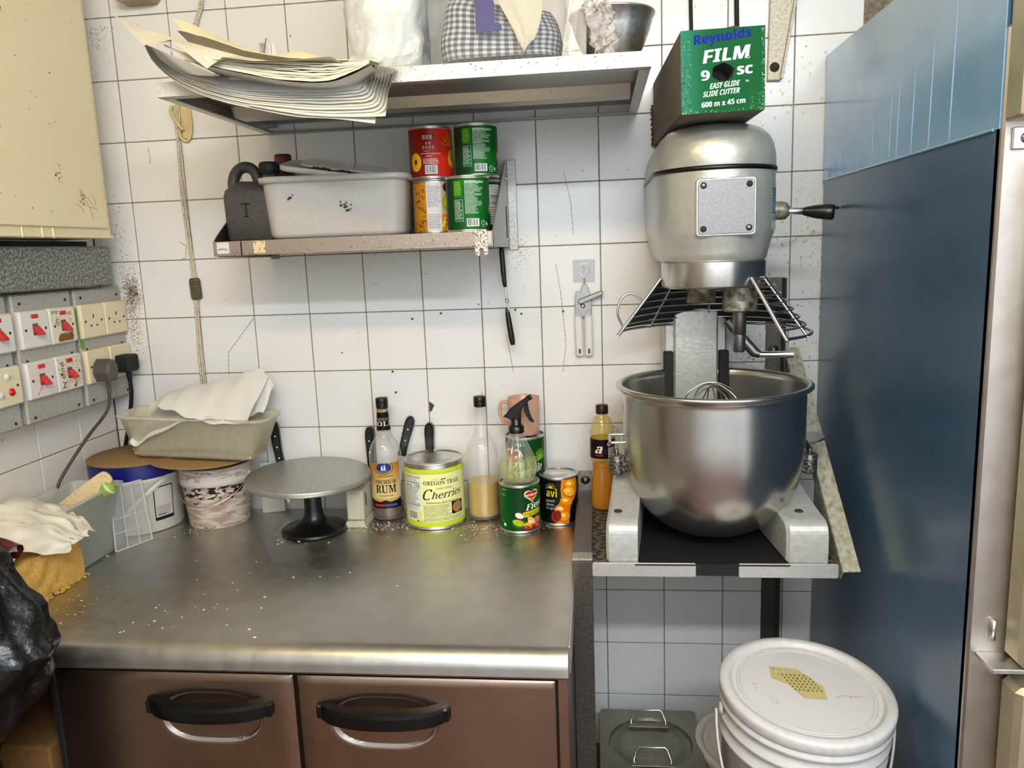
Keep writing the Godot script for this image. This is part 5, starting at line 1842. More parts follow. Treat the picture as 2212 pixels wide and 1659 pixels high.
	small_print(im, 300, 94, 60, 7, 9, Color(0.2, 0.2, 0.2), 50, 3)
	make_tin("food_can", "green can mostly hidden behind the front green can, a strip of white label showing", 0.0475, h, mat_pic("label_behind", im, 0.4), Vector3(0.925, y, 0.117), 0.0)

# ---------------------------------------------------------------- right half of the counter: bottles, cans, turntable, knives
func build_counter_right():
	var y = 0.8405
	# cherries
	var im = canvas(1600, 584, Color(0.83, 0.86, 0.48))
	var ink = Color(0.16, 0.13, 0.08)
	im.fill_rect(Rect2i(0, 0, 1600, 40), Color(0.78, 0.81, 0.2))
	im.fill_rect(Rect2i(0, 544, 1600, 40), Color(0.75, 0.81, 0.16))
	for yy in [42, 536]:
		im.fill_rect(Rect2i(0, yy, 1600, 3), Color(0.4, 0.45, 0.08))
	im.fill_rect(Rect2i(695, 48, 420, 486), Color(0.88, 0.89, 0.62))
	im.fill_rect(Rect2i(500, 66, 196, 360), Color(0.86, 0.87, 0.84))
	text(im, "Nutrition Facts", 506, 90, 26, ink, "Droid Sans", 700)
	small_print(im, 506, 100, 180, 3, 11, Color(0.3, 0.3, 0.3), 61, 4, 0.2)
	im.fill_rect(Rect2i(506, 136, 184, 7), ink)
	text(im, "Calories", 506, 178, 26, ink, "Droid Sans", 700)
	text(im, "110", 690, 180, 38, ink, "Droid Sans", 700, 1.0)
	im.fill_rect(Rect2i(506, 186, 184, 4), ink)
	for k in 11:
		im.fill_rect(Rect2i(506, 208 + k * 15, 184, 1), Color(0.5, 0.5, 0.5))
	small_print(im, 508, 196, 176, 11, 15, Color(0.25, 0.25, 0.25), 62, 6, 0.3)
	im.fill_rect(Rect2i(506, 360, 184, 6), ink)
	small_print(im, 508, 372, 176, 4, 12, Color(0.3, 0.3, 0.3), 63, 4, 0.2)
	barcode(im, 548, 432, 110, 82, 64)
	ellipse(im, Vector2(655, 524), 8, 10, ink)
	small_print(im, 670, 518, 60, 2, 7, ink, 65, 3)
	text(im, "OREGON TRAIL", 890, 156, 56, Color(0.27, 0.23, 0.1), "Droid Serif", 700, 0.5, 0.76)
	fillpoly(im, V2([868, 102, 884, 94, 896, 98, 914, 92, 920, 102, 908, 104, 904, 112, 898, 104, 884, 104, 880, 112, 876, 104]), ink)
	small_print(im, 800, 98, 60, 1, 8, Color(0.45, 0.42, 0.2), 66, 4, 0.0)
	small_print(im, 930, 96, 60, 1, 8, Color(0.45, 0.42, 0.2), 67, 4, 0.0)
	text(im, "DARK SWEET", 905, 204, 28, Color(0.4, 0.35, 0.2), "Droid Sans", 400, 0.5, 0.95)
	text(im, "C", 694, 304, 150, Color(0.28, 0.09, 0.13), "Droid Serif", 400, 0, 0.86, 0.3, 0.0, 2)
	text(im, "herries", 782, 296, 94, Color(0.28, 0.09, 0.13), "Droid Serif", 400, 0, 0.9, 0.3, -0.04, 2)
	text(im, "Delicious and Natural!", 890, 346, 28, Color(0.3, 0.25, 0.12), "Droid Serif", 700, 0.5, 0.95)
	small_print(im, 716, 360, 236, 9, 14, Color(0.28, 0.26, 0.12), 68, 6, 0.12)
	small_print(im, 712, 490, 380, 3, 13, Color(0.28, 0.26, 0.12), 69, 6, 0.08)
	im.fill_rect(Rect2i(962, 346, 128, 128), Color(0.1, 0.07, 0.06))
	ellipse(im, Vector2(1026, 410), 54, 56, Color(0.72, 0.56, 0.34))
	for k in 7:
		for l in 7:
			var p = Vector2(1026 + (k - 3) * 14 + (l - 3) * 3, 410 + (l - 3) * 15 - (k - 3) * 3)
			if p.distance_to(Vector2(1026, 410)) < 48:
				ellipse(im, p, 4.5, 5, Color(0.22, 0.06, 0.05))
	make_tin("food_can", "large pale green can of cherries with a printed pie picture", 0.0745, 0.166, mat_pic("label_cherries", im, 0.42), Vector3(0.774, y, 0.09), 0.14, false, "", 0.007, 0.0135)

	# low green can and the tall green one behind it
	im = canvas(1000, 380, Color(0.02, 0.27, 0.08))
	for x in range(0, 1000, 4):
		im.fill_rect(Rect2i(x, 0, 4, 380), Color(0.015, 0.2, 0.05).lerp(Color(0.04, 0.36, 0.11), 0.5 + 0.5 * sin(x * 0.015 - 3.5)))
	var wh = Color(0.92, 0.92, 0.88)
	ellipse(im, Vector2(534, 248), 40, 30, Color(0.28, 0.17, 0.08), 0.5)
	ellipse(im, Vector2(531, 242), 35, 24, Color(0.9, 0.88, 0.82), 0.5)
	ellipse(im, Vector2(532, 320), 60, 36, Color(0.12, 0.36, 0.08), -0.15)
	ellipse(im, Vector2(520, 306), 46, 28, Color(0.66, 0.72, 0.14), 0.35)
	for q in [[606, 336, 46, 28, 0.85, 0.62, 0.08], [668, 330, 42, 36, 0.75, 0.28, 0.1], [632, 300, 36, 26, 0.93, 0.82, 0.55], [700, 300, 44, 30, 0.82, 0.4, 0.3], [590, 352, 30, 18, 0.72, 0.12, 0.08], [648, 356, 22, 18, 0.4, 0.1, 0.25], [690, 352, 34, 18, 0.8, 0.2, 0.1], [620, 276, 26, 16, 0.9, 0.7, 0.2]]:
		ellipse(im, Vector2(q[0], q[1]), q[2], q[3], Color(q[4], q[5], q[6]), 0.3)
		ellipse(im, Vector2(q[0] - 8, q[1] - 8), q[2] * 0.4, q[3] * 0.3, Color(q[4], q[5], q[6]).lerp(Color.WHITE, 0.3), 0.3)
	fillpoly(im, V2([560, 216, 720, 196, 740, 236, 566, 262]), Color(0.85, 0.78, 0.1))
	text(im, "Tropical Fruit", 568, 250, 36, Color(0.1, 0.2, 0.05), "Droid Serif", 700, 0, 0.7, 0.1, -0.1)
	text(im, "Fiesta", 574, 206, 78, Color(0.05, 0.18, 0.03), "Droid Serif", 700, 0, 0.95, 0.3, -0.16, 6)
	text(im, "Fiesta", 578, 204, 76, wh, "Droid Serif", 700, 0, 0.95, 0.3, -0.16, 2)
	heart_logo(im, Vector2(640, 72), 62)
	small_print(im, 380, 20, 44, 1, 9, wh, 71, 5)
	small_print(im, 380, 60, 40, 2, 14, wh, 72, 4)
	ellipse(im, Vector2(402, 334), 14, 15, wh)
	small_print(im, 376, 300, 24, 1, 9, wh, 73, 5)
	var low = make_tin("food_can", "green fruit can standing nearest the counter's front, under the spray bottle", 0.0497, 0.1185, mat_pic("label_tropical", im, 0.4), Vector3(0.9935, y, 0.137), -0.14)
	im = canvas(1000, 500, Color(0.02, 0.24, 0.07))
	heart_logo(im, Vector2(385, 112), 78)
	for k in 14:
		var a = -PI / 2 + (k - 7) * 0.24
		stroke(im, [Vector2(634, 130), Vector2(634, 130) + Vector2(cos(a), sin(a)) * 66], 6, [Color(0.6, 0.75, 0.2), Color(0.35, 0.55, 0.12)][k % 2])
	text(im, "Pineapple", 360, 250, 70, wh, "Droid Serif", 700, 0, 0.8, 0.25, -0.2)
	ellipse(im, Vector2(640, 330), 60, 60, Color(0.85, 0.7, 0.1))
	ellipse(im, Vector2(640, 330), 20, 20, Color(0.02, 0.24, 0.07))
	make_tin("food_can", "tall green can behind the spray bottle, pink mug set on it", 0.0492, 0.214, mat_pic("label_tall", im, 0.4), Vector3(1.003, y, 0.0545), 0.12)
	# peach can
	im = canvas(1000, 380, Color(0.012, 0.05, 0.055))
	var yl = Color(0.78, 0.7, 0.1)
	fillpoly(im, V2([520, 0, 668, 0, 680, 60, 668, 130, 640, 170, 610, 210, 590, 260, 580, 380, 470, 380, 440, 340, 436, 300, 470, 240, 500, 200, 516, 150, 512, 80]), Color(0.85, 0.5, 0.06))
	for q in [[600, 50, 62, 50, 0.92, 0.62, 0.1], [590, 110, 66, 46, 0.95, 0.7, 0.2], [560, 190, 58, 44, 0.9, 0.55, 0.08], [520, 260, 62, 50, 0.86, 0.45, 0.06], [540, 320, 50, 50, 0.9, 0.58, 0.12]]:
		ellipse(im, Vector2(q[0], q[1]), q[2], q[3], Color(0.7, 0.36, 0.03), 0.4)
		ellipse(im, Vector2(q[0], q[1] - 4), q[2] * 0.88, q[3] * 0.85, Color(q[4], q[5], q[6]), 0.4)
		ellipse(im, Vector2(q[0] - 12, q[1] - 14), q[2] * 0.4, q[3] * 0.3, Color(0.97, 0.84, 0.45), 0.4)
	ellipse(im, Vector2(472, 316), 42, 54, Color(0.55, 0.14, 0.05), 0.2)
	ellipse(im, Vector2(476, 312), 30, 42, Color(0.42, 0.09, 0.04), 0.2)
	text(im, "avi", 384, 148, 96, yl, "Droid Sans", 700, 0, 0.75, 0, 0, 1)
	fillpoly(im, V2([404, 74, 412, 56, 428, 48, 444, 56, 452, 74]), yl)
	for k in 7:
		var a = PI + PI * k / 6.0
		stroke(im, [Vector2(428, 74) + Vector2(cos(a), sin(a)) * 32, Vector2(428, 74) + Vector2(cos(a), sin(a)) * 44], 6, yl)
	text(im, "peach", 384, 192, 30, wh, "Droid Sans", 400)
	text(im, "slices", 384, 226, 30, wh, "Droid Sans", 400)
	text(im, "in syrup", 384, 258, 30, wh, "Droid Sans", 400)
	im.fill_rect(Rect2i(706, 120, 60, 120), Color(0.7, 0.7, 0.68))
	im.fill_rect(Rect2i(706, 290, 60, 70), Color(0.7, 0.7, 0.68))
	small_print(im, 710, 126, 50, 12, 9, Color(0.2, 0.2, 0.2), 74, 3)
	make_tin("food_can", "dark can with orange peach slices on its label, at the counter's right end", 0.0487, 0.1215, mat_pic("label_peach", im, 0.38), Vector3(1.0865, y, 0.085), 0.06)

	# pink mug, handle at the left
	var mg = thing("mug", "pink ceramic mug standing on the tall green can", "mug", Vector3(1.003, y + 0.2145, 0.054))
	var mm = mat("mug_pink", Color(0.77, 0.59, 0.49), 0.35)
	obj("mug_body", lat(V2([0, 0.001, 0.035, 0.001, 0.037, 0.004, 0.0385, 0.03, 0.04, 0.091, 0.039, 0.093, 0.037, 0.091, 0.0355, 0.03, 0.033, 0.006, 0, 0.005]), 40), mm, mg)
	obj("handle", tub(spline(V3([-0.038, 0.079, 0, -0.052, 0.082, 0.003, -0.059, 0.07, 0.004, -0.058, 0.048, 0.004, -0.048, 0.03, 0.003, -0.036, 0.024, 0]), 5), 0.0046, 9), mm, mg)

	# spray bottle
	var sp = thing("spray_bottle", "ribbed clear spray bottle of pale yellow-green liquid with a black trigger, on a green can", "bottle", Vector3(0.9915, y + 0.1187, 0.135))
	var ribs = func(b, prof, n):
		var P = []
		for q in prof:
			var row = []
			for i in n + 1:
				var a = TAU * i / n - PI
				var e = 1.0 + q.z * cos(a * 14)
				row.append(Vector3(q.x * e * sin(a), q.y, q.x * e * cos(a)))
			P.append(row)
		b.grid(P)
	var pf = spline(V3([0.037, 0.001, 0.0, 0.0425, 0.012, 0.02, 0.0465, 0.03, 0.03, 0.044, 0.045, 0.03, 0.036, 0.068, 0.035, 0.026, 0.09, 0.04, 0.0195, 0.108, 0.04, 0.017, 0.116, 0.02, 0.017, 0.126, 0.0]), 3)
	var b = Mb.new()
	ribs.call(b, [Vector3(0.001, 0.001, 0)] + pf, 112)
	obj("bottle_wall", b.done(), glass("spray_clear", Color(0.93, 0.96, 0.9), 0.1, 0.06), sp)
	b = Mb.new()
	var lq = []
	for q in pf:
		if q.y < 0.056:
			lq.append(Vector3(q.x - 0.0015, maxf(q.y, 0.003), q.z))
	lq.append(Vector3(0.0375, 0.056, 0.03))
	ribs.call(b, [Vector3(0.001, 0.003, 0)] + lq + [Vector3(0.001, 0.0562, 0)], 112)
	var lm = glass("spray_liquid", Color(0.72, 0.74, 0.28), 0.35, 0.1)
	lm.refraction_enabled = false
	obj("liquid", b.done(), lm, sp)
	var bk = M["black_plastic"]
	obj("collar", lat(V2([0, 0.118, 0.0185, 0.118, 0.019, 0.12, 0.019, 0.133, 0.015, 0.136, 0.0125, 0.14, 0.012, 0.155, 0, 0.155]), 28), bk, sp)
	b = Mb.new()
	b.prism(V2([-0.012, 0.15, -0.03, 0.158, -0.024, 0.163, -0.014, 0.176, 0.008, 0.192, 0.03, 0.206, 0.036, 0.205, 0.037, 0.199, 0.031, 0.194, 0.027, 0.186, 0.018, 0.18, 0.012, 0.168, 0.012, 0.15]), -0.008, 0.008, 0.002)
	var hd = obj("spray_head", b.done(), bk, sp)
	obj("nozzle", tub(V3([0.028, 0.2, 0, 0.0395, 0.2045, 0]), 0.0065, 12), bk, hd)
	b = Mb.new()
	b.prism(V2([0.02, 0.184, 0.03, 0.188, 0.031, 0.175, 0.036, 0.158, 0.043, 0.145, 0.042, 0.142, 0.033, 0.146, 0.026, 0.158, 0.02, 0.172]), -0.0055, 0.0055, 0.0015)
	obj("trigger", b.done(), bk, sp)
	obj("dip_tube", tub(V3([0, 0.12, 0, 0.004, 0.06, 0, 0.008, 0.006, 0]), 0.0018, 6), glass("tube_clear", Color(0.9, 0.9, 0.86), 0.4, 0.2), sp)

	# rum bottle
	var bl = func(called, label, at, liq, liq_col, key):
		var t = thing(called, label, "bottle", at)
		var pr = spline(V3([0.028, 0.0008, 0, 0.038, 0.003, 0, 0.041, 0.01, 0, 0.0412, 0.06, 0, 0.0412, 0.158, 0, 0.0402, 0.174, 0, 0.036, 0.189, 0, 0.0285, 0.203, 0, 0.0215, 0.215, 0, 0.0178, 0.227, 0, 0.0158, 0.245, 0, 0.0146, 0.272, 0, 0.0142, 0.286, 0]), 4)
		var o = [Vector2(0, 0.004)]
		for q in pr:
			o.append(Vector2(q.x, q.y))
		obj("glass_wall", lat(o, 48), glass("bottle_glass", Color(0.97, 0.98, 0.97), 0.07, 0.04), t)
		var l = [Vector2(0, 0.006)]
		for q in pr:
			if q.y < liq and q.y > 0.006:
				l.append(Vector2(q.x - 0.0022, q.y))
		l.append(Vector2(0.039, liq))
		l.append(Vector2(0.039, liq))
		l.append(Vector2(0, liq))
		var m = mat(key, liq_col, 0.12)
		obj("liquid", lat(l, 48), m, t)
		var cp = Mb.new()
		cp.lathe(V2([0, 0.287, 0.0152, 0.287, 0.0156, 0.289, 0.0156, 0.296, 0.0156, 0.296, 0.0152, 0.297, 0.0158, 0.298, 0.0158, 0.311, 0.0145, 0.313, 0, 0.313]), 32)
		obj("cap", cp.done(), M["black_plastic"], t)
		return t
	var rum = bl.call("liquor_bottle", "rum bottle with a black and gold label and dark cap, a little amber liquid left", Vector3(0.643, y, 0.06), 0.036, Color(0.3, 0.11, 0.02), "rum_liquid")
	rum.rotation.y = 0.12
	im = canvas(400, 400, Color(0.74, 0.6, 0.33))
	for k in 12:
		im.fill_rect(Rect2i(0, k * 26, 400, 26), Color(0.68, 0.46, 0.16).lerp(Color(0.8, 0.72, 0.5), minf(1.0, k / 8.0)))
	small_print(im, 120, 112, 190, 1, 10, Color(0.25, 0.15, 0.08), 76, 8, 0.05)
	text(im, "PREMIUM", 212, 182, 48, Color(0.08, 0.04, 0.04), "Droid Serif", 700, 0.5, 1.05)
	text(im, "RUM", 212, 262, 96, Color(0.08, 0.04, 0.04), "Droid Serif", 700, 0.5, 1.1)
	small_print(im, 130, 284, 170, 1, 10, Color(0.2, 0.12, 0.06), 77, 8, 0.05)
	fillpoly(im, V2([0, 316, 60, 334, 140, 342, 200, 326, 260, 342, 340, 334, 400, 316, 400, 400, 0, 400]), Color(0.06, 0.05, 0.06))
	for x in range(60, 340, 4):
		im.fill_rect(Rect2i(x, 362, 4, 22), Color(0.62, 0.14, 0.1).lerp(Color(0.15, 0.3, 0.6), smoothstep(120, 300, x)))
	ellipse(im, Vector2(200, 40), 112, 62, Color(0.12, 0.07, 0.05))
	ellipse(im, Vector2(200, 40), 104, 56, Color(0.78, 0.62, 0.2))
	ellipse(im, Vector2(200, 40), 92, 47, Color(0.16, 0.18, 0.42))
	fillpoly(im, V2([130, 66, 270, 66, 250, 78, 150, 78]), Color(0.35, 0.36, 0.6))
	for q in [[176, 20, 168, 62, 196, 62, 186, 20], [206, 14, 200, 62, 226, 62, 216, 14]]:
		fillpoly(im, V2(q), Color(0.8, 0.82, 0.85))
	obj("front_label", lat(V2([0.0416, 0.034, 0.0416, 0.152]), 24, -1.05, 1.05), mat_pic("label_rum", im, 0.4), rum)
	im = canvas(256, 256, Color(0.06, 0.035, 0.045))
	im.fill_rect(Rect2i(0, 0, 256, 40), Color(0.75, 0.62, 0.42))
	text(im, "RSCH", 128, 34, 34, Color(0.2, 0.1, 0.08), "Droid Serif", 700, 0.5, 1.3)
	text(im, "CASTER'S", 128, 132, 30, Color(0.8, 0.75, 0.7), "Droid Serif", 400, 0.5, 0.8)
	text(im, "GOLD", 128, 184, 60, Color(0.86, 0.82, 0.76), "Droid Serif", 700, 0.5, 0.9)
	im.fill_rect(Rect2i(0, 238, 256, 18), Color(0.6, 0.5, 0.36))
	obj("neck_label", lat(V2([0.0182, 0.228, 0.0164, 0.245, 0.0152, 0.27, 0.0149, 0.284]), 28), mat_pic("label_neck", im, 0.4), rum)
	bl.call("liquor_bottle", "clear glass bottle without label, one third full of yellow liquid", Vector3(0.894, y, 0.062), 0.096, Color(0.72, 0.58, 0.24), "gold_liquid")

	# juice bottle behind the mixer's left foot
	var jb = thing("juice_bottle", "orange juice bottle with a purple label and maroon cap, left of the mixing bowl", "bottle", Vector3(1.196, 0.8805, 0.115))
	var pj = spline(V3([0.02, 0.001, 0, 0.027, 0.004, 0, 0.029, 0.012, 0, 0.029, 0.04, 0, 0.0275, 0.075, 0, 0.0245, 0.098, 0, 0.0265, 0.118, 0, 0.0295, 0.13, 0, 0.0295, 0.178, 0, 0.0285, 0.195, 0, 0.023, 0.215, 0, 0.0145, 0.232, 0, 0.0125, 0.24, 0]), 4)
	var o2 = [Vector2(0, 0.002)]
	var o3 = [Vector2(0, 0.004)]
	for q in pj:
		o2.append(Vector2(q.x, q.y))
		if q.y < 0.118 and q.y > 0.004:
			o3.append(Vector2(q.x - 0.0012, q.y))
	o3.append(Vector2(0, 0.118))
	obj("bottle_wall", lat(o2, 40), glass("juice_wall", Color(0.9, 0.75, 0.2), 0.3, 0.08), jb)
	obj("juice", lat(o3, 40), mat("juice_orange", Color(0.68, 0.17, 0.06), 0.35), jb)
	im = canvas(600, 180, Color(0.1, 0.035, 0.075))
	text(im, "a", 196, 128, 120, Color(0.9, 0.88, 0.82), "Droid Serif", 700, 0, 0.9, 0.3, 0, 2)
	ellipse(im, Vector2(318, 44), 15, 18, Color(0.85, 0.85, 0.85))
	ellipse(im, Vector2(318, 44), 7, 10, Color(0.1, 0.035, 0.075))
	text(im, "Oishi", 340, 56, 38, Color(0.8, 0.8, 0.82), "Droid Sans", 700, 0, 0.8)
	im.fill_rect(Rect2i(310, 76, 120, 96), Color(0.7, 0.68, 0.68))
	small_print(im, 316, 82, 106, 9, 10, Color(0.25, 0.22, 0.25), 78, 4)
	im.fill_rect(Rect2i(200, 140, 70, 14), Color(0.55, 0.1, 0.1))
	obj("wrap_label", lat(V2([0.0298, 0.131, 0.0298, 0.178]), 40), mat_pic("label_juice", im, 0.35), jb, Vector3.ZERO, Vector3(0, 0.35, 0))
	obj("cap", lat(V2([0, 0.236, 0.0142, 0.236, 0.0148, 0.238, 0.0148, 0.254, 0.0135, 0.257, 0, 0.257]), 30), mat("cap_maroon", Color(0.16, 0.04, 0.05), 0.4), jb)

	# cake turntable
	var tt = thing("cake_turntable", "round metal cake turntable on a black pedestal, its plate speckled", "turntable", Vector3(0.476, y, 0.163))
	var pm = mat_noise("turntable_metal", noise_tex(131, 0.02, Color(0.64, 0.64, 0.62), Color(0.76, 0.76, 0.73), 0.25, 0.7, 512, 5), 0.42, 0.8, 4.0, T["brush_n"], 0.05)
	var tp = obj("plate", lat(V2([0, -0.004, 0.05, -0.004, 0.146, -0.014, 0.149, -0.013, 0.15, -0.0105, 0.15, -0.0025, 0.149, -0.0005, 0.147, 0.0, 0, 0.0]), 80), pm, tt, Vector3(0, 0.145, 0), Vector3(0.02, 0, -0.03))
	obj("pedestal", lat(V2([0, 0.0005, 0.078, 0.0005, 0.08, 0.003, 0.0795, 0.007, 0.074, 0.011, 0.05, 0.017, 0.032, 0.026, 0.024, 0.04, 0.021, 0.06, 0.021, 0.115, 0.024, 0.128, 0.03, 0.141, 0, 0.141]), 48), M["black_plastic"], tt, Vector3(0.005, 0, 0.0))
	var hl = thing("plastic_holder", "small cream plastic holder with a flared foot, standing under the turntable's right edge", "holder", Vector3(0.58, y, 0.1), Vector3(0, 0.02, 0))
	var wm = mat_noise("holder_cream", noise_tex(132, 0.04, Color(0.7, 0.67, 0.57), Color(0.78, 0.76, 0.67), 0.25, 0.7, 256), 0.5, 0.0, 8.0)
	var hb = Mb.new()
	hb.box(Vector3(0.0, 0.056, 0.0), Vector3(0.044, 0.078, 0.09), 0.004)
	obj("holder_body", hb.done(), wm, hl)
	hb = Mb.new()
	hb.prism(V2([-0.028, 0.0, 0.026, 0.0, 0.024, 0.01, 0.0215, 0.017, -0.022, 0.017, -0.026, 0.01]), -0.05, 0.05, 0.002)
	obj("foot", hb.done(), wm, hl)
	hb = Mb.new()
	hb.prism(rrect(0.034, 0.066, 0.003, 2), 0.0, 0.003, 0.001)
	obj("front_panel", hb.done(), wm, hl, Vector3(-0.001, 0.054, 0.0452))
	obj("slit", bx(Vector3(0.003, 0.034, 0.006), 0.001), M["black_matte"], hl, Vector3(0.0215, 0.066, 0.02))

	# knives stuck between the counter and the wall
	var kn = [
		["black-handled knife with three rivets behind the turntable, stuck between worktop and wall", 0.343, 1.0, 0.02, 0.1, 0.2, 0.115, 3],
		["black-handled knife just left of the rum bottle, stuck between worktop and wall", 0.594, 0.985, 0.018, 0.02, 0.0, 0.11, 3],
		["black-handled knife leaning right, between the rum bottle and the cherries can", 0.684, 1.02, 0.018, -0.28, 0.3, 0.1, 2],
		["black-handled knife upright behind the cherries can, no rivet showing", 0.752, 1.0, 0.016, 0.01, 0.0, 0.1, 0],
	]
	for q in kn:
		var k = thing("kitchen_knife", q[0], "knife", Vector3(q[1], q[2], q[3]), Vector3(0, q[5], q[4]), "")
		var hh = q[6]
		obj("handle", prs(spline([Vector3(-0.011, -0.03, 0), Vector3(-0.012, hh * 0.3, 0), Vector3(-0.0115, hh * 0.6, 0), Vector3(-0.006, hh * 0.74, 0), Vector3(0.004, hh * 0.76, 0), Vector3(0.0115, hh * 0.66, 0), Vector3(0.011, hh * 0.4, 0), Vector3(0.0085, 0.0, 0), Vector3(0.01, -0.03, 0)], 4).map(func(p): return Vector2(p.x, p.y)), -0.008, 0.008, 0.003), M["black_plastic"], k)
		obj("blade", prs(V2([-0.01, -0.03, 0.011, -0.03, 0.014, -0.05, 0.012, -0.12, 0.0, -0.14, -0.01, -0.12]), -0.001, 0.001, 0.0004), M["steel"], k)
		for i in q[7]:
			obj("rivet", lat(V2([0, 0.0012, 0.002, 0.001, 0.0028, 0]), 12), M["chrome"], k, Vector3(-0.001, hh * 0.42 - i * 0.03, 0.008), Vector3(PI / 2, 0, 0))

# ---------------------------------------------------------------- left half of the counter
func noisy_box(c, s, amp, freq, seed_, n = 14):
	var fn = FastNoiseLite.new()
	fn.seed = seed_
	fn.frequency = freq
	fn.fractal_octaves = 4
	var b = Mb.new()
	var h = s / 2.0
	for ax in 3:
		for sg in [-1, 1]:
			var u = (ax + 1) % 3
			var w = (ax + 2) % 3
			var P = []
			for i in n + 1:
				var row = []
				for j in n + 1:
					var p = Vector3()
					p[ax] = sg * h[ax]
					p[u] = lerpf(-h[u], h[u], float(j) / n)
					p[w] = lerpf(-h[w], h[w], float(i) / n)
					var d = p.normalized() * fn.get_noise_3dv(p) * amp
					row.append(c + p + d)
				P.append(row)
			b.grid(P, sg < 0)
	return b.done()

func build_counter_left():
	var y = 0.8405
	var cream = mat_noise("bucket_white", noise_tex(141, 0.02, Color(0.74, 0.73, 0.68), Color(0.80, 0.79, 0.75)), 0.4, 0.0, 4.0)
	# white bucket with blue rim
	var bk = thing("bucket", "white plastic bucket with a blue rim and white strap handle, in the corner", "bucket", Vector3(0.0, y, 0.117))
	obj("bucket_body", lat(V2([0, 0.003, 0.095, 0.003, 0.098, 0.0, 0.1, 0.003, 0.107, 0.132, 0.1095, 0.134, 0.1095, 0.144, 0.107, 0.146, 0.107, 0.165]), 64), cream, bk)
	obj("blue_lid", lat(V2([0.1075, 0.142, 0.111, 0.143, 0.112, 0.146, 0.1125, 0.181, 0.111, 0.185, 0.107, 0.186, 0.103, 0.182, 0, 0.182]), 64), mat("lid_blue", Color(0.04, 0.06, 0.42), 0.35), bk)
	var sp = []
	for i in 17:
		var a = lerpf(0.2, 1.25, i / 16.0)
		sp.append(Vector3(0.1105 * sin(a), 0.138 - 0.08 * pow(1.0 - i / 16.0, 1.4), 0.1105 * cos(a)))
	var P = []
	for k in 2:
		var row = []
		for p in sp:
			row.append(p + Vector3(0.001, (k - 0.5) * 0.014, 0.001))
		P.append(row)
	var b = Mb.new()
	b.grid(P)
	b.tube(sp, 0.004, 8)
	obj("strap_handle", b.done(), cream, bk)
	var im = canvas(128, 256, Color(0.72, 0.7, 0.68))
	for q in [[0, 0, 128, 8], [0, 0, 6, 256], [122, 0, 6, 256], [0, 232, 128, 24]]:
		im.fill_rect(Rect2i(q[0], q[1], q[2], q[3]), Color(0.1, 0.09, 0.1))
	small_print(im, 16, 150, 96, 7, 11, Color(0.3, 0.3, 0.32), 142, 4)
	small_print(im, 16, 212, 60, 1, 9, Color(0.1, 0.1, 0.1), 143, 8)
	obj("label", lat(V2([0.1025, 0.03, 0.107, 0.118]), 10, 0.85, 1.35), mat_pic("bucket_label", im, 0.5), bk)
	# two brown cake boards
	var bm = mat_noise("kraft_board", noise_tex(144, 0.05, Color(0.48, 0.37, 0.21), Color(0.58, 0.46, 0.28), 0.25, 0.75, 256), 0.8, 0.0, 6.0)
	var c1 = thing("cake_board", "round brown cake board lying on the blue-rimmed bucket", "cake board", Vector3(0.017, 1.0275, 0.127), Vector3(0.01, 0, 0))
	obj("board", lat(V2([0, 0, 0.121, 0, 0.1215, 0.001, 0.1215, 0.003, 0.121, 0.0035, 0, 0.0035]), 64), bm, c1)
	var c2 = thing("cake_board", "second brown cake board, bridging both buckets under the flour tub", "cake board", Vector3(0.182, 1.0215, 0.13), Vector3(0.01, 0.3, -0.065))
	obj("board", lat(V2([0, 0, 0.121, 0, 0.1215, 0.001, 0.1215, 0.003, 0.121, 0.0035, 0, 0.0035]), 64), bm, c2)
	# filthy bucket
	im = canvas(1024, 512, Color(0.74, 0.7, 0.65))
	var nz = FastNoiseLite.new()
	var na = FastNoiseLite.new()
	nz.seed = 12
	nz.fractal_octaves = 5
	nz.frequency = 0.014
	na.seed = 13
	na.fractal_octaves = 5
	na.frequency = 0.03
	var base = Color(0.78, 0.75, 0.71)
	for yy in range(0, 512, 2):
		for xx in range(0, 1024, 2):
			var f = yy / 512.0
			var c = base
			var edge = nz.get_noise_2d(xx * 0.8, 900.0) * 0.16
			if f < 0.66 + edge:
				var v = nz.get_noise_2d(xx * 0.55, yy * 2.2) * 0.9 + 0.3
				c = base.lerp(Color(0.63, 0.53, 0.47), clampf(v * 1.5, 0.0, 0.9))
			var d = na.get_noise_2d(xx * 0.8, yy * 1.3) + nz.get_noise_2d(xx * 1.1 + 300, yy * 1.6) * 0.8
			var th = 0.06 + 0.85 * smoothstep(0.0, 0.34, f) - 0.5 * exp(-pow((f - 0.5) / 0.045, 2)) * smoothstep(430, 480, xx) * smoothstep(640, 590, xx)
			if d > th:
				c = Color(0.13, 0.1, 0.08)
			elif d > th - 0.08:
				c = c.lerp(Color(0.3, 0.22, 0.17), 0.6)
			if c != base:
				im.fill_rect(Rect2i(xx, yy, 2, 2), c)
			else:
				im.fill_rect(Rect2i(xx, yy, 2, 2), base)
	specks(im, 120, Color(0.2, 0.14, 0.1, 0.8), 1, 4, 145, Rect2(0, 0, 1024, 360))
	specks(im, 30, Color(0.2, 0.15, 0.12, 0.9), 1, 5, 146, Rect2(380, 440, 200, 60))
	var db = thing("bucket", "small bucket caked with dark and pinkish spills, wire handle hanging in front", "bucket", Vector3(0.199, y, 0.09))
	obj("bucket_body", lat(V2([0.073, 0.0, 0.0755, 0.003, 0.0855, 0.112, 0.0855, 0.112, 0.0895, 0.113, 0.0905, 0.125, 0.089, 0.128, 0.0895, 0.145, 0.0905, 0.156, 0.0885, 0.159, 0.086, 0.156, 0.083, 0.11, 0.072, 0.004]), 64), mat_pic("bucket_dirty", im, 0.55), db)
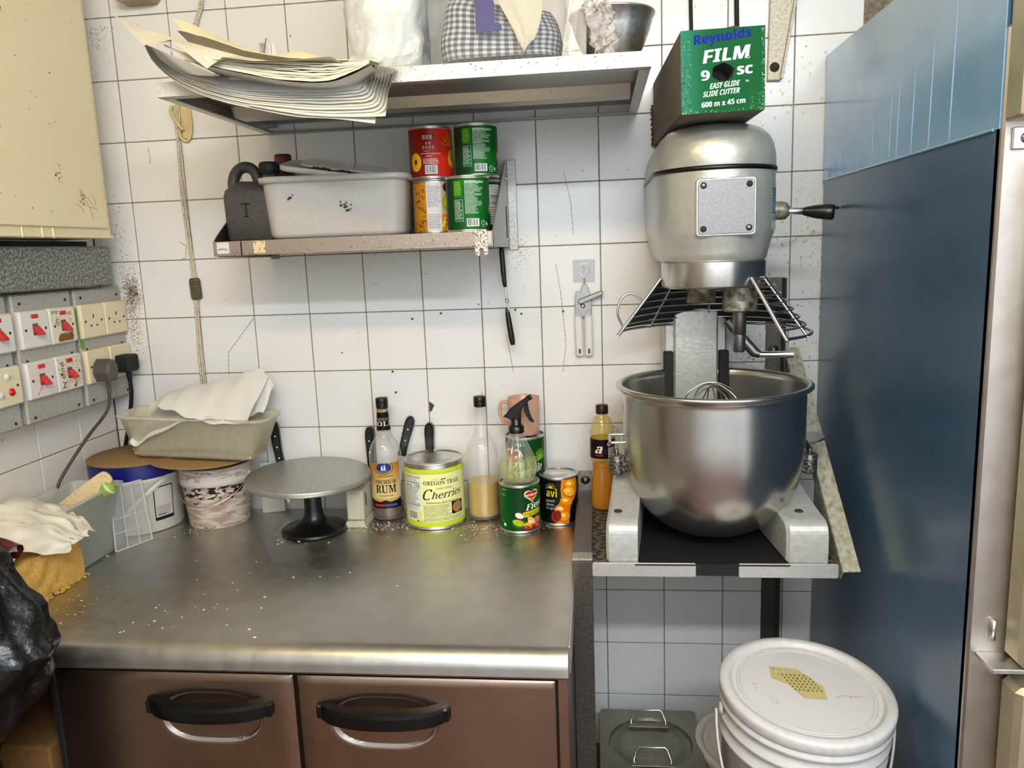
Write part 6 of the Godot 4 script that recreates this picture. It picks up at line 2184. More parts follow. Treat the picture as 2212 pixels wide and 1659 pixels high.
	obj("bucket_base", lat(V2([0, 0.002, 0.0735, 0.002]), 40), cream, db)
	var hw = []
	for i in 25:
		var a = lerpf(-PI / 2, PI / 2, i / 24.0)
		hw.append(Vector3(0.0925 * sin(a), 0.128 - 0.062 * cos(a), 0.0935 * cos(a) + 0.002))
	obj("wire_handle", tub(hw, 0.0016, 6), M["steel"], db)
	for s in [-1, 1]:
		obj("handle_ear", lat(V2([0, 0.004, 0.006, 0.003, 0.008, 0]), 14), cream, db, Vector3(s * 0.089, 0.128, 0), Vector3(0, 0, -s * PI / 2))
	# flour tub with papers laid over it
	var ft = thing("flour_tub", "scuffed translucent tub of flour resting on the cake boards", "tub", Vector3(0.19, 1.0305, 0.135), Vector3(0, 0, -0.05))
	b = Mb.new()
	tub_shape(b, [[0.0, 0.0, 0.02, 0.001], [0.15, 0.046, 0.025, 0.001], [0.158, 0.052, 0.03, 0.006], [0.188, 0.063, 0.034, 0.098], [0.194, 0.069, 0.037, 0.099], [0.195, 0.07, 0.037, 0.104], [0.192, 0.067, 0.036, 0.107], [0.186, 0.061, 0.032, 0.098], [0.154, 0.049, 0.028, 0.008], [0, 0, 0.02, 0.005]], 8)
	var fm = mat("tub_scuffed", Color(0.86, 0.85, 0.79, 0.5), 0.4)
	fm.transparency = BaseMaterial3D.TRANSPARENCY_ALPHA
	fm.albedo_texture = noise_tex(147, 0.015, Color(0.9, 0.87, 0.79), Color(1, 1, 0.97), 0.25, 0.75)
	tri(fm, 4.0)
	obj("tub_body", b.done(), fm, ft)
	b = Mb.new()
	P = []
	nz.seed = 5
	nz.frequency = 14
	for i in 15:
		var row = []
		for j in 25:
			var u = lerpf(-0.155, 0.155, j / 24.0)
			var w = lerpf(0.047, -0.047, i / 14.0)
			row.append(Vector3(u, 0.012 + (0.042 + 0.02 * sin(u * 14 + 0.9) + 0.01 * nz.get_noise_2d(u, w)) * (0.25 if i == 0 or j == 0 or i == 14 or j == 24 else 1.0), w))
		P.append(row)
	b.grid(P)
	b.box(Vector3(0, 0.009, 0), Vector3(0.3, 0.006, 0.09), 0.0)
	obj("flour", b.done(), mat("flour", Color(0.82, 0.74, 0.56), 0.95), ft)
	var pp = thing("paper_sheet", "limp greyed paper sheets draped over the flour tub, one corner standing up behind", "paper")
	var pw = M["paper_white"]
	var dr = func(called, A, B, bulge, n):
		var bb = Mb.new()
		var fa = lerp_curve(zigzag(V2([0, 0, 1, 1])), zigzag(V2([0, 0, 1, 1])), 0, 2)
		var a = spline(A, 6)
		var c = spline(B, 6)
		var Q = []
		for k in 9:
			var t = k / 8.0
			var row = []
			for i in a.size():
				var p = a[i].lerp(c[i], t)
				p += Vector3(0, sin(PI * t) * bulge + 0.003 * sin(i * 0.9 + k * 0.6), 0.003 * sin(i * 0.7 + k))
				row.append(p)
			Q.append(row)
		bb.grid(Q)
		return obj(called, bb.done(), pw, pp)
	dr.call("lower_sheet", V3([0.04, 1.077, 0.196, 0.066, 1.073, 0.204, 0.14, 1.11, 0.21, 0.217, 1.134, 0.208, 0.27, 1.132, 0.205]), V3([0.06, 1.14, 0.11, 0.1, 1.165, 0.095, 0.16, 1.17, 0.085, 0.22, 1.165, 0.08, 0.28, 1.15, 0.08]), 0.006, 0)
	dr.call("upper_sheet", V3([0.092, 1.151, 0.196, 0.116, 1.165, 0.2, 0.144, 1.164, 0.206, 0.19, 1.148, 0.21, 0.24, 1.131, 0.21, 0.3, 1.122, 0.208, 0.352, 1.128, 0.2]), V3([0.085, 1.175, 0.115, 0.12, 1.19, 0.095, 0.17, 1.2, 0.08, 0.23, 1.21, 0.07, 0.285, 1.222, 0.065, 0.325, 1.232, 0.06, 0.352, 1.215, 0.06]), 0.004, 1)
	dr.call("back_sheet", V3([0.3, 1.125, 0.15, 0.335, 1.13, 0.14, 0.357, 1.135, 0.12]), V3([0.31, 1.225, 0.065, 0.335, 1.23, 0.06, 0.362, 1.19, 0.056]), 0.0, 2)
	var sc0 = thing("paper_card", "small white card standing against the wall between the dirty bucket and the turntable", "card", Vector3(0.318, y, 0.03), Vector3(-0.14, 0.1, 0.06))
	obj("card", prs(V2([-0.03, 0.0, 0.032, 0.0, 0.03, 0.13, -0.024, 0.136]), 0.0, 0.0015, 0.0004), pw, sc0)
	# translucent tub at the left wall with a scraper and a green handle sticking out
	var lt = thing("storage_tub", "cloudy translucent tub by the left wall, behind the yellow block", "tub", Vector3(-0.018, y, 0.362))
	b = Mb.new()
	tub_shape(b, [[0, 0, 0.01, 0.001], [0.056, 0.098, 0.012, 0.001], [0.06, 0.102, 0.014, 0.005], [0.066, 0.11, 0.014, 0.15], [0.071, 0.115, 0.016, 0.151], [0.071, 0.115, 0.016, 0.157], [0.067, 0.111, 0.015, 0.158], [0.063, 0.107, 0.013, 0.148], [0.057, 0.099, 0.011, 0.006], [0, 0, 0.01, 0.004]], 5)
	var lm = mat("tub_cloudy", Color(0.78, 0.79, 0.77, 0.5), 0.35)
	lm.transparency = BaseMaterial3D.TRANSPARENCY_ALPHA
	obj("tub_body", b.done(), lm, lt)
	var sc = thing("dough_scraper", "worn cream board-like scraper leaning out of the cloudy tub", "scraper", Vector3(0.004, 0.99, 0.34), Vector3(-0.35, 0.2, -0.93))
	obj("blade", prs(spline([Vector3(-0.017, -0.085, 0), Vector3(-0.018, 0.0, 0), Vector3(-0.017, 0.055, 0), Vector3(-0.01, 0.07, 0), Vector3(0.012, 0.072, 0), Vector3(0.019, 0.055, 0), Vector3(0.018, 0.0, 0), Vector3(0.017, -0.085, 0)], 4).map(func(p): return Vector2(p.x, p.y)), -0.003, 0.003, 0.001), mat_noise("scraper_cream", noise_tex(148, 0.05, Color(0.6, 0.5, 0.34), Color(0.8, 0.71, 0.53), 0.12, 0.3, 256), 0.6, 0.0, 10.0), sc)
	var gh = thing("green_handle", "pale green handle with a rounded end, inside the cloudy tub beside the scraper", "handle", Vector3(0.04, 0.99, 0.318), Vector3(0.3, 0.2, -0.95))
	obj("grip", lat(V2([0, -0.06, 0.012, -0.06, 0.015, -0.03, 0.016, 0.0, 0.017, 0.015, 0.015, 0.026, 0.008, 0.031, 0, 0.032]), 20), mat("handle_green", Color(0.55, 0.66, 0.28), 0.4), gh)
	obj("end_ring", tub(disc(0.014, 16).map(func(p): return Vector3(p.x, 0.02 + p.y * 0.2, p.y)), 0.004, 8, true), mat("handle_pale", Color(0.78, 0.82, 0.6), 0.4), gh)
	# clear gridded lid leaning on the bucket
	var cl = thing("gridded_tray", "clear gridded plastic tray leaning against the blue-rimmed bucket", "tray")
	var A = Vector3(0.05, 0.842, 0.315)
	var B = Vector3(0.092, 0.842, 0.232)
	var D = Vector3(0.074, 0.99, 0.222)
	var E = Vector3(0.038, 0.99, 0.29)
	b = Mb.new()
	b.smooth()
	b.quad(A, E, D, B)
	obj("pane", b.done(), glass("lid_clear", Color(0.8, 0.8, 0.82), 0.3, 0.15), cl)
	for k in 5:
		var f = [0.0, 0.33, 0.66, 1.0, 0.5][k]
		if k < 4:
			obj("rib", tub([A.lerp(B, f), E.lerp(D, f)], 0.0012 if k in [1, 2] else 0.0022, 6), glass("lid_rib", Color(0.85, 0.85, 0.86), 0.55, 0.2), cl)
	for f in [0.0, 0.27, 0.5, 1.0]:
		obj("rib", tub([A.lerp(E, f), B.lerp(D, f)], 0.0012 if f in [0.27, 0.5] else 0.0022, 6), M["lid_rib"], cl)

	# crumbly yellow block, wrapped in white plastic on top
	var yb = thing("yellow_block", "crumbly yellow block with torn edges on the worktop, half under a white bag", "block", Vector3(0.007, 0.89, 0.545))
	obj("block", noisy_box(Vector3(), Vector3(0.112, 0.098, 0.19), 0.012, 24.0, 6, 16), mat_noise("block_yellow", noise_tex(149, 0.03, Color(0.77, 0.54, 0.2), Color(0.88, 0.74, 0.42), 0.25, 0.7, 512, 5), 0.85, 0.0, 6.0, bump_tex(150, 0.04, 6.0, 512, 4), 0.6), yb)
	var cb = Mb.new()
	for k in 130:
		var f = rng.randf()
		cb.box(Vector3(0.058 + rng.randfn(0, 0.004) + 0.004, -0.047 + rng.randf() * 0.003, lerpf(-0.1, 0.11, f)), Vector3(1, 0.8, 1) * rng.randf_range(0.0012, 0.0045), 0.0004)
	obj("crumbs", cb.done(), mat("crumb_yellow", Color(0.82, 0.66, 0.34), 0.9), yb).set_meta("kind", "stuff")
	var wb = thing("plastic_bag", "crumpled white plastic bag lying over the yellow block", "bag")
	nz.seed = 21
	nz.frequency = 16
	nz.fractal_octaves = 3
	P = []
	for i in 29:
		var f = i / 28.0
		var row = []
		for j in 33:
			var u = j / 32.0
			var x = lerpf(-0.11, 0.115, u)
			var z = lerpf(0.655, 0.425, f)
			# a hump that falls off to a point at the right
			var top = 0.972 + 0.06 * exp(-pow((x - 0.0) / 0.07, 2) - pow((z - 0.55) / 0.12, 2)) + 0.03 * smoothstep(0.02, -0.08, x)
			var q = Vector3(x, top - 0.02 * smoothstep(0.07, 0.115, x) - 0.02 * smoothstep(0.62, 0.655, z) * smoothstep(-0.02, 0.06, x), z)
			if u > 0.6:
				q.z = lerpf(q.z, 0.5, (u - 0.6) * 1.6)
			q += Vector3(nz.get_noise_3d(x, 0, z), nz.get_noise_3d(x, 3, z), nz.get_noise_3d(x, 6, z)) * 0.016
			row.append(q)
		P.append(row)
	b = Mb.new()
	b.grid(P)
	var wm = mat("bag_white", Color(0.85, 0.82, 0.75), 0.45)
	wm.backlight_enabled = true
	wm.backlight = Color(0.35, 0.33, 0.3)
	wm.normal_enabled = true
	wm.normal_texture = bump_tex(151, 0.04, 5.0, 512, 3)
	wm.normal_scale = 0.5
	tri(wm, 6.0)
	obj("bag_sheet", b.done(), wm, wb)
	for k in 3:
		P = []
		for i in 7:
			var row = []
			for j in 15:
				var u = j / 14.0
				row.append(Vector3(lerpf(-0.06, 0.068 - 0.012 * k, u), lerpf(0.925, 0.962, i / 6.0) - k * 0.01 + 0.003 * sin(u * 11 + k * 2 + i), 0.645 + 0.006 * k + 0.008 * sin(i * 1.1 + u * 4)))
			P.append(row)
		b = Mb.new()
		b.grid(P)
		obj("bag_fold", b.done(), wm, wb)
	b = Mb.new()
	b.prism(V2([-0.016, -0.012, 0.014, -0.014, 0.018, 0.004, 0.01, 0.014, -0.01, 0.014, -0.018, 0.006]), 0.0, 0.002, 0.0005)
	obj("paper_tag", b.done(), mat("tag_grey", Color(0.7, 0.67, 0.6), 0.8), wb, Vector3(0.046, 0.995, 0.56), Vector3(-0.5, 0.5, 0.1))
	# brown ribbed pack
	var bp = thing("snack_pack", "shiny red-brown ribbed pack tucked under the white bag at the left edge", "pack", Vector3(-0.012, 0.985, 0.652), Vector3(0, 0.1, -0.16))
	b = Mb.new()
	P = []
	for j in 41:
		var row = []
		for i in 25:
			var a = TAU * i / 24.0
			var e = 1.0 + 0.09 * absf(sin(a * 4.5)) 
			row.append(Vector3(lerpf(-0.1, 0.085, j / 40.0), 0.028 * cos(a) * e * (1.0 - 0.5 * pow(j / 40.0, 8)), 0.028 * sin(a) * e))
		P.append(row)
	b.grid(P)
	obj("pack_body", b.done(), mat("pack_brown", Color(0.3, 0.07, 0.03), 0.25), bp)

	# black refuse sack in the foreground, hanging over a bin
	var bag = thing("refuse_sack", "black plastic refuse sack bulging into the lower left corner, worktop behind it", "bag")
	nz.seed = 31
	nz.frequency = 5
	nz.fractal_octaves = 4
	var prof = V2([0.001, 0.0, 0.14, 0.002, 0.15, 0.2, 0.15, 0.5, 0.165, 0.62, 0.19, 0.705, 0.245, 0.77, 0.282, 0.82, 0.297, 0.855, 0.316, 0.886, 0.32, 0.903, 0.311, 0.922, 0.297, 0.95, 0.277, 0.995, 0.258, 1.04, 0.235, 1.07, 0.2, 1.09, 0.12, 1.11, 0.001, 1.115])
	P = []
	for q in spline(prof.map(func(p): return Vector3(p.x, p.y, 0)), 3):
		var row = []
		for j in 73:
			var a = TAU * j / 72.0 - PI
			var r = maxf(0.001, q.x)
			var p = Vector3(r * sin(a) * (1.0 if sin(a) > 0 else 0.27) - 0.02, q.y, r * 0.42 * cos(a) + 0.87)
			var k = nz.get_noise_3d(r * sin(a) * 2.0, q.y * 1.2, r * cos(a) * 2.0)
			p += Vector3(maxf(0.0, sin(a)), 0, cos(a)) * k * 0.035 * smoothstep(0.0, 0.2, r)
			p.y += nz.get_noise_3d(r * sin(a) * 2.0 + 9, q.y, r * cos(a)) * 0.01
			row.append(p)
		row[72] = row[0]
		P.append(row)
	b = Mb.new()
	b.grid(P)
	var km = mat("sack_black", Color(0.03, 0.033, 0.032), 0.32)
	km.normal_enabled = true
	km.normal_texture = bump_tex(152, 0.025, 7.0, 512, 4)
	km.normal_scale = 0.7
	tri(km, 4.0)
	obj("sack_skin", b.done(), km, bag)
	P = []
	for k in 2:
		var row = []
		for i in 13:
			var f = i / 12.0
			row.append(Vector3(lerpf(0.21, 0.12, f) + k * 0.03 + 0.004 * sin(i * 2.0), lerpf(1.06, 0.68, f), 0.965 + 0.012 * sin(PI * f) + k * 0.006))
		P.append(row)
	# cardboard box below
	var bx_ = thing("cardboard_box", "brown cardboard box under the worktop at the lower left corner", "box", Vector3(0.02, 0.0, 0.55))
	var km2 = mat_noise("cardboard", noise_tex(153, 0.03, Color(0.42, 0.28, 0.13), Color(0.52, 0.36, 0.18)), 0.85, 0.0, 4.0)
	obj("carton", bx(Vector3(0.27, 0.624, 0.36), 0.004, Vector3(0, 0.312, 0)), km2, bx_)
	for k in 2:
		obj("flap", bx(Vector3(0.268, 0.003, 0.178), 0.001, Vector3(0, 0.6255, (k - 0.5) * 0.18)), km2, bx_)
	obj("tape", bx(Vector3(0.272, 0.0006, 0.05), 0.0002, Vector3(0, 0.6275, 0)), mat("tape_brown", Color(0.55, 0.4, 0.2), 0.3), bx_)

# ---------------------------------------------------------------- on the floor at the right
func build_floor_goods():
	var wh = mat_noise("pail_white", noise_tex(161, 0.02, Color(0.76, 0.75, 0.73), Color(0.82, 0.81, 0.80)), 0.42, 0.0, 3.0)
	var im = canvas(1024, 1024, Color(0.80, 0.79, 0.77))
	specks(im, 130, Color(0.45, 0.36, 0.2, 0.8), 0.8, 4.0, 162)
	for q in [[690, 560, 120, 26], [800, 520, 60, 60], [230, 600, 70, 90], [150, 420, 30, 120]]:
		specks(im, 60, Color(0.66, 0.56, 0.36, 0.7), 1, 6, q[0], Rect2(q[0], q[1], q[2], q[3]))
	stroke(im, V2([720, 566, 780, 548, 800, 570, 860, 552, 900, 560]), 4, Color(0.62, 0.5, 0.36))
	var lidm = mat_pic("pail_lid_top", im, 0.42)
	var pail = func(label, at, rot, h):
		var t = thing("pail", label, "bucket", at, rot)
		t.scale = Vector3(0.935, 0.935, 0.935)
		var pr = [Vector2(0, -h), Vector2(0.132, -h), Vector2(0.135, -h + 0.003)]
		var rings = [[-0.112, 0.1485], [-0.106, 0.156], [-0.1, 0.1565], [-0.094, 0.1495], [-0.078, 0.15], [-0.072, 0.1575], [-0.066, 0.158], [-0.06, 0.151], [-0.046, 0.1515], [-0.04, 0.159], [-0.034, 0.1595], [-0.028, 0.153], [-0.012, 0.153]]
		for q in rings:
			pr.append(Vector2(q[1], q[0]))
		obj("pail_body", lat(pr, 96), wh, t)
		var ld = obj("lid", lat(V2([0.153, -0.024, 0.1585, -0.024, 0.1605, -0.021, 0.1615, -0.008, 0.161, -0.003, 0.158, 0.0, 0.146, 0.0015, 0.141, -0.001, 0.139, -0.007, 0.136, -0.009, 0.1355, -0.009]), 96), wh, t)
		var b = Mb.new()
		var P = []
		for i in 2:
			var row = []
			for j in 65:
				var a = TAU * j / 64.0
				row.append(Vector3([0.136, 0.0001][i] * sin(a), -0.0088, [0.136, 0.0001][i] * cos(a)))
			P.append(row)
		b.smooth()
		for j in 64:
			var us = []
			for p in [P[0][j], P[1][j], P[0][j + 1]]:
				us.append(Vector2(0.5 + p.x / 0.28, 0.5 + p.z / 0.28))
			b.tri(P[0][j], P[1][j], P[0][j + 1], us[0], us[1], us[2])
		obj("lid_top", b.done(), lidm, ld)
		for k in 2:
			var r = [0.128, 0.122][k]
			obj("lid_ridge", tub(disc(r, 64).map(func(p): return Vector3(p.x, -0.0085, p.y)), 0.0012, 6, true), wh, ld)
		for s in [-1, 1]:
			obj("handle_ear", lat(V2([0, 0.006, 0.01, 0.005, 0.013, 0]), 16), wh, t, Vector3(s * 0.156, -0.055, 0.01), Vector3(0, 0, -s * PI / 2))
		var hw = []
		for i in 33:
			var a = lerpf(-PI / 2, PI / 2, i / 32.0)
			hw.append(Vector3(0.167 * sin(a), -0.055 - 0.26 * cos(a), 0.012 + 0.1 * cos(a)))
		obj("wire_handle", tub(hw, 0.0026, 7), wh, t)
		return t
	var p1 = pail.call("white lidded pail with torn yellow sticker on its lid, beside the blue fridge", Vector3(1.5503, 0.7175, 0.6118), Vector3(0.1, 0, -0.05), 0.36)
	im = canvas(256, 192, Color(0.74, 0.68, 0.46))
	specks(im, 120, Color(0.55, 0.52, 0.3, 0.7), 1, 8, 163)
	for k in 6:
		for l in 7:
			var x = 60 + l * 22 + k * 8
			var yy = 50 + k * 18
			stroke(im, V2([x, yy, x + 9, yy + 2]), 3, Color(0.2, 0.14, 0.06))
			stroke(im, V2([x + 4, yy - 5, x + 3, yy + 7]), 3, Color(0.2, 0.14, 0.06))
	var so = V2([-0.055, 0.066, -0.002, 0.062, 0.036, 0.012, 0.034, -0.028, -0.008, -0.028, -0.03, 0.012, -0.058, 0.028])
	obj("torn_sticker", prs(so, 0.0, 0.0008, 0.0002), mat_pic("pail_sticker", im, 0.6), p1, Vector3(0.0, -0.0086, 0.0), Vector3(-PI / 2, 0, 0))
	pail.call("second white pail, standing lower and behind, mostly hidden by the front pail", Vector3(1.56, 0.3, 0.163), Vector3(0, 0.5, 0), 0.32)
	# crate that carries the front pail
	var ck = thing("plastic_crate", "dark plastic crate under the front white pail", "crate", Vector3(1.535, 0, 0.575))
	var b = Mb.new()
	for q in [[0, 0.365, 0, 0.3, 0.012, 0.3], [0, 0.006, 0, 0.3, 0.012, 0.3]]:
		b.box(Vector3(q[0], q[1], q[2]), Vector3(q[3], q[4], q[5]), 0.002)
	for s in [-1, 1]:
		for k in 4:
			b.box(Vector3(s * 0.145, 0.185, -0.135 + k * 0.09), Vector3(0.008, 0.36, 0.02), 0.002)
			b.box(Vector3(-0.135 + k * 0.09, 0.185, s * 0.145), Vector3(0.02, 0.36, 0.008), 0.002)
	obj("crate_frame", b.done(), M["black_matte"], ck)
	# steel pan with a greasy lid and round well
	var pn = thing("steel_pan", "greasy square steel pan with round recessed lid and wire handles, on the floor", "pan", Vector3(1.3, 0, 0.185))
	var gm = mat_noise("pan_greasy", noise_tex(164, 0.03, Color(0.43, 0.41, 0.34), Color(0.58, 0.56, 0.49), 0.25, 0.75, 512, 5), 0.4, 0.75, 4.0, T["brush_n"], 0.1)
	b = Mb.new()
	tub_shape(b, [[0, 0, 0.02, 0.001], [0.105, 0.12, 0.025, 0.001], [0.11, 0.125, 0.027, 0.006], [0.115, 0.13, 0.03, 0.29]], 6)
	obj("pan_body", b.done(), gm, pn)
	b = Mb.new()
	b.flat()
	var o = dense(rrect(0.247, 0.278, 0.012, 4), 0.009)
	var inner = []
	b.smooth()
	var n = o.size()
	for ring in 5:
		pass
	var R = [[1.0, 0.296], [1.0, 0.3], [-1.0, 0.3], [-0.97, 0.294], [-0.92, 0.292]]
	var P = []
	for q in R:
		var row = []
		for i in n + 1:
			var p = o[i % n]
			if q[0] < 0:
				var a = p.angle()
				p = Vector2(cos(a), sin(a)) * 0.102 * -q[0] + Vector2(0, -0.0)
			row.append(Vector3(p.x, q[1], -p.y))
		P.append(row)
	b.grid(P, false, false)
	b.smooth()
	var lst = [P[-1]]
	for q in [0.9, 0.86, 0.5, 0.45, 0.01]:
		var row = []
		for p in P[-1]:
			row.append(Vector3(p.x * q, 0.292 + (0.0015 if q in [0.86, 0.5] else 0.0), p.z * q))
		lst.append(row)
	b.grid(lst)
	obj("pan_lid", b.done(), gm, pn)
	for q in [[-0.093, 0.0], [0.06, 0.0]]:
		var z = q[0]
		obj("wire_handle", tub(V3([-0.042, 0.297, z + 0.02, -0.044, 0.305, z + 0.016, -0.036, 0.322, z - 0.002, -0.03, 0.325, z - 0.006, 0.03, 0.325, z - 0.006, 0.036, 0.322, z - 0.002, 0.044, 0.305, z + 0.016, 0.042, 0.297, z + 0.02]), 0.0027, 7), M["chrome"], pn)
		obj("handle_plate", bx(Vector3(0.1, 0.002, 0.016), 0.0006, Vector3(0, 0.3, z + 0.022)), gm, pn)

# ---------------------------------------------------------------- things on the back wall
func build_wall_things():
	var cord = mat_noise("cord_dirty", noise_tex(171, 0.05, Color(0.5, 0.45, 0.35), Color(0.78, 0.74, 0.64), 0.2, 0.5, 256), 0.6, 0.0, 12.0)
	var t = thing("twin_flex", "dirty twin flex hanging down the wall behind the shelf's left end, with an inline switch", "cable")
	for k in 2:
		var d = k * 0.006
		obj("flex", tub(spline(V3([0.262 + d, 2.3, 0.008, 0.243 + d, 2.14, 0.008, 0.224 + d, 2.087, 0.009, 0.19 + d, 2.0, 0.01, 0.152 + d, 1.89, 0.012, 0.148 - d * 0.3, 1.78, 0.01, 0.141 + d, 1.68, 0.008, 0.146 + d, 1.55, 0.008, 0.151 + d * 0.8, 1.44, 0.012, 0.146 + d, 1.36, 0.009, 0.142 + d, 1.25, 0.008, 0.141 + d, 1.16, 0.009, 0.14 + d, 1.09, 0.012]), 5), 0.0029, 7), cord, t)
	var sm = mat_noise("switch_dirty", noise_tex(172, 0.06, Color(0.16, 0.13, 0.09), Color(0.42, 0.37, 0.28), 0.35, 0.65, 256), 0.6, 0.0, 14.0)
	obj("inline_switch", prs(rrect(0.025, 0.056, 0.008, 4), 0.0, 0.016, 0.004), sm, t, Vector3(0.1535, 1.44, 0.004), Vector3(0, 0, 0.03))
	var hk = thing("hanging_hook", "cream plastic looped hook on the wall under the upper shelf's left end", "hook", Vector3(0.165, 1.86, 0.006))
	var hm = mat("hook_cream", Color(0.78, 0.7, 0.5), 0.45)
	var lp = []
	for q in spline(V3([0.004, 0.05, 0, 0.017, 0.035, 0, 0.02, 0.0, 0, 0.017, -0.035, 0, 0.006, -0.05, 0, -0.008, -0.044, 0, -0.012, -0.03, 0, -0.01, 0.0, 0, -0.005, 0.035, 0]), 4):
		lp.append(q)
	obj("loop", tub(lp, 0.004, 8), hm, hk)
	obj("plate", prs(rrect(0.022, 0.09, 0.01, 4), -0.004, 0.0, 0.001), hm, hk, Vector3(0.006, 0, 0))
	obj("clip_arm", tub(spline(V3([-0.022, 0.036, 0.004, -0.026, 0.02, 0.008, -0.01, -0.006, 0.012, 0.004, -0.026, 0.012]), 5), 0.004, 8), hm, hk)
	for k in 2:
		var x = [1.415, 1.5175][k]
		tag(obj("power_cable", tub(spline(V3([x - 0.002, 2.5, 0.008, x - 0.001, 2.2, 0.007, x, 2.06, 0.006, x + 0.002, 1.97, 0.007, x + 0.004, 1.8, 0.01, x + 0.002, 1.7, 0.014]), 5), [0.0042, 0.0052][k], 8), M["black_matte"]), ["thinner black cable on the wall, left of the two above the mixer box", "thicker black cable on the wall, right one above the mixer box"][k], "cable")
	var br = thing("wall_bracket", "tapering off-white steel bracket arm on the wall, right of the green box", "bracket", Vector3(1.6, 1.87, 0.0))
	var bm = mat_noise("bracket_white", noise_tex(173, 0.04, Color(0.62, 0.58, 0.46), Color(0.78, 0.76, 0.7), 0.25, 0.6, 256), 0.5, 0.2, 6.0)
	obj("arm_plate", prs(V2([-0.012, 0.0, 0.018, 0.0, 0.028, 0.06, 0.05, 0.2, 0.075, 0.34, -0.006, 0.34]), 0.001, 0.012, 0.001), bm, br)
	obj("flange", prs(V2([0.014, 0.002, 0.02, 0.0, 0.03, 0.06, 0.052, 0.2, 0.078, 0.34, 0.072, 0.34, 0.047, 0.2, 0.024, 0.06]), 0.012, 0.022, 0.001), bm, br)
	obj("bolt", lat(V2([0, 0.006, 0.005, 0.005, 0.008, 0.001, 0.011, 0]), 14), M["rust"], br, Vector3(0.003, 0.028, 0.0125), Vector3(PI / 2, 0, 0))
	var jb = thing("junction_box", "pinkish plastic trunking end on the wall at the top left", "trunking", Vector3(0.092, 2.135, 0.0))
	obj("trunking_end", prs(V2([-0.045, 0.004, -0.036, 0.0, 0.036, 0.0, 0.046, 0.01, 0.05, 0.16, -0.05, 0.16]), 0.001, 0.05, 0.004), mat("trunking_pink", Color(0.62, 0.53, 0.44), 0.5), jb)
	obj("cover_seam", bx(Vector3(0.07, 0.003, 0.003), 0.0005, Vector3(0, 0.02, 0.0505)), mat("trunking_seam", Color(0.4, 0.33, 0.27), 0.6), jb)
	# utensil hanging from the shelf bracket
	var ut = thing("hanging_utensil", "thin utensil with black handle hanging from the lower shelf's right bracket", "utensil", Vector3(0.97, 1.4, 0.05))
	obj("handle", tub(spline(V3([-0.008, 0.118, 0, -0.006, 0.07, 0, -0.004, 0.035, 0, -0.002, 0.02, 0]), 4), [0.0045, 0.0065, 0.0068, 0.0068, 0.0068, 0.0068, 0.0065, 0.006, 0.006, 0.0058, 0.005, 0.0045, 0.004], 8), M["black_plastic"], ut)
	obj("shank", tub(V3([-0.003, 0.03, 0.001, 0.001, -0.005, 0.001, 0.004, -0.04, 0.001]), 0.0026, 7), M["chrome"], ut)
	obj("shank_collar", lat(V2([0, -0.008, 0.005, -0.008, 0.005, 0.002, 0, 0.002]), 10), M["chrome"], ut, Vector3(0.001, -0.01, 0.001))
	obj("tip", tub(spline(V3([0.0, -0.03, 0, 0.003, -0.06, 0, 0.007, -0.09, 0, 0.011, -0.122, 0]), 4), [0.003, 0.005, 0.006, 0.0065, 0.007, 0.0072, 0.0074, 0.0076, 0.0076, 0.0076, 0.0074, 0.0068, 0.005], 8), M["black_plastic"], ut)
	# can opener on a stick-on hook
	var ah = thing("adhesive_hook", "clear square stick-on hook holding the can opener", "hook", Vector3(1.1585, 1.451, 0.0))
	obj("pad", prs(rrect(0.054, 0.056, 0.003, 3), 0.0005, 0.0016, 0.0003), glass("hook_pad", Color(0.82, 0.81, 0.84), 0.4, 0.2), ah)
	obj("hook_ring", tub(disc(0.014, 20).map(func(p): return Vector3(p.x, p.y + 0.004, 0.002)), 0.001, 6, true), M["chrome"], ah)
	obj("hook_wire", tub(spline(V3([0, 0.01, 0.002, 0.0, -0.015, 0.004, 0.001, -0.026, 0.01, 0.001, -0.03, 0.016, 0.001, -0.024, 0.02]), 4), 0.0018, 7), M["chrome"], ah)
	var co = thing("can_opener", "hand can opener with two white handles hanging on the wall left of the mixer", "can opener", Vector3(1.154, 1.37, 0.012))
	var gm = mat("opener_steel", Color(0.6, 0.59, 0.58), 0.4, 0.9)
	obj("jaw_plate", prs(V2([-0.018, -0.028, 0.02, -0.028, 0.022, -0.006, 0.02, 0.02, 0.012, 0.046, 0.004, 0.052, 0.0, 0.044, -0.004, 0.03, -0.016, 0.032, -0.019, 0.0]), -0.004, 0.0015, 0.0008), gm, co)
	obj("lower_plate", prs(V2([-0.018, -0.006, 0.0, -0.026, 0.002, -0.026, 0.02, -0.008, 0.02, -0.03, -0.019, -0.03]), 0.0015, 0.004, 0.0005), gm, co)
	obj("rivet", lat(V2([0, 0.003, 0.004, 0.002, 0.006, 0]), 16), M["chrome"], co, Vector3(0.0, -0.004, 0.0015), Vector3(PI / 2, 0, 0))
	var kb = Mb.new()
	kb.prism([Vector2(-0.03, -0.0065), Vector2(0.03, -0.005), Vector2(0.033, 0.0), Vector2(0.03, 0.006), Vector2(-0.03, 0.0065), Vector2(-0.033, 0.0)], 0.0, 0.008, 0.002)
	obj("turn_key", kb.done(), gm, co, Vector3(0.02, 0.017, 0.006), Vector3(0, 0, 0.36))
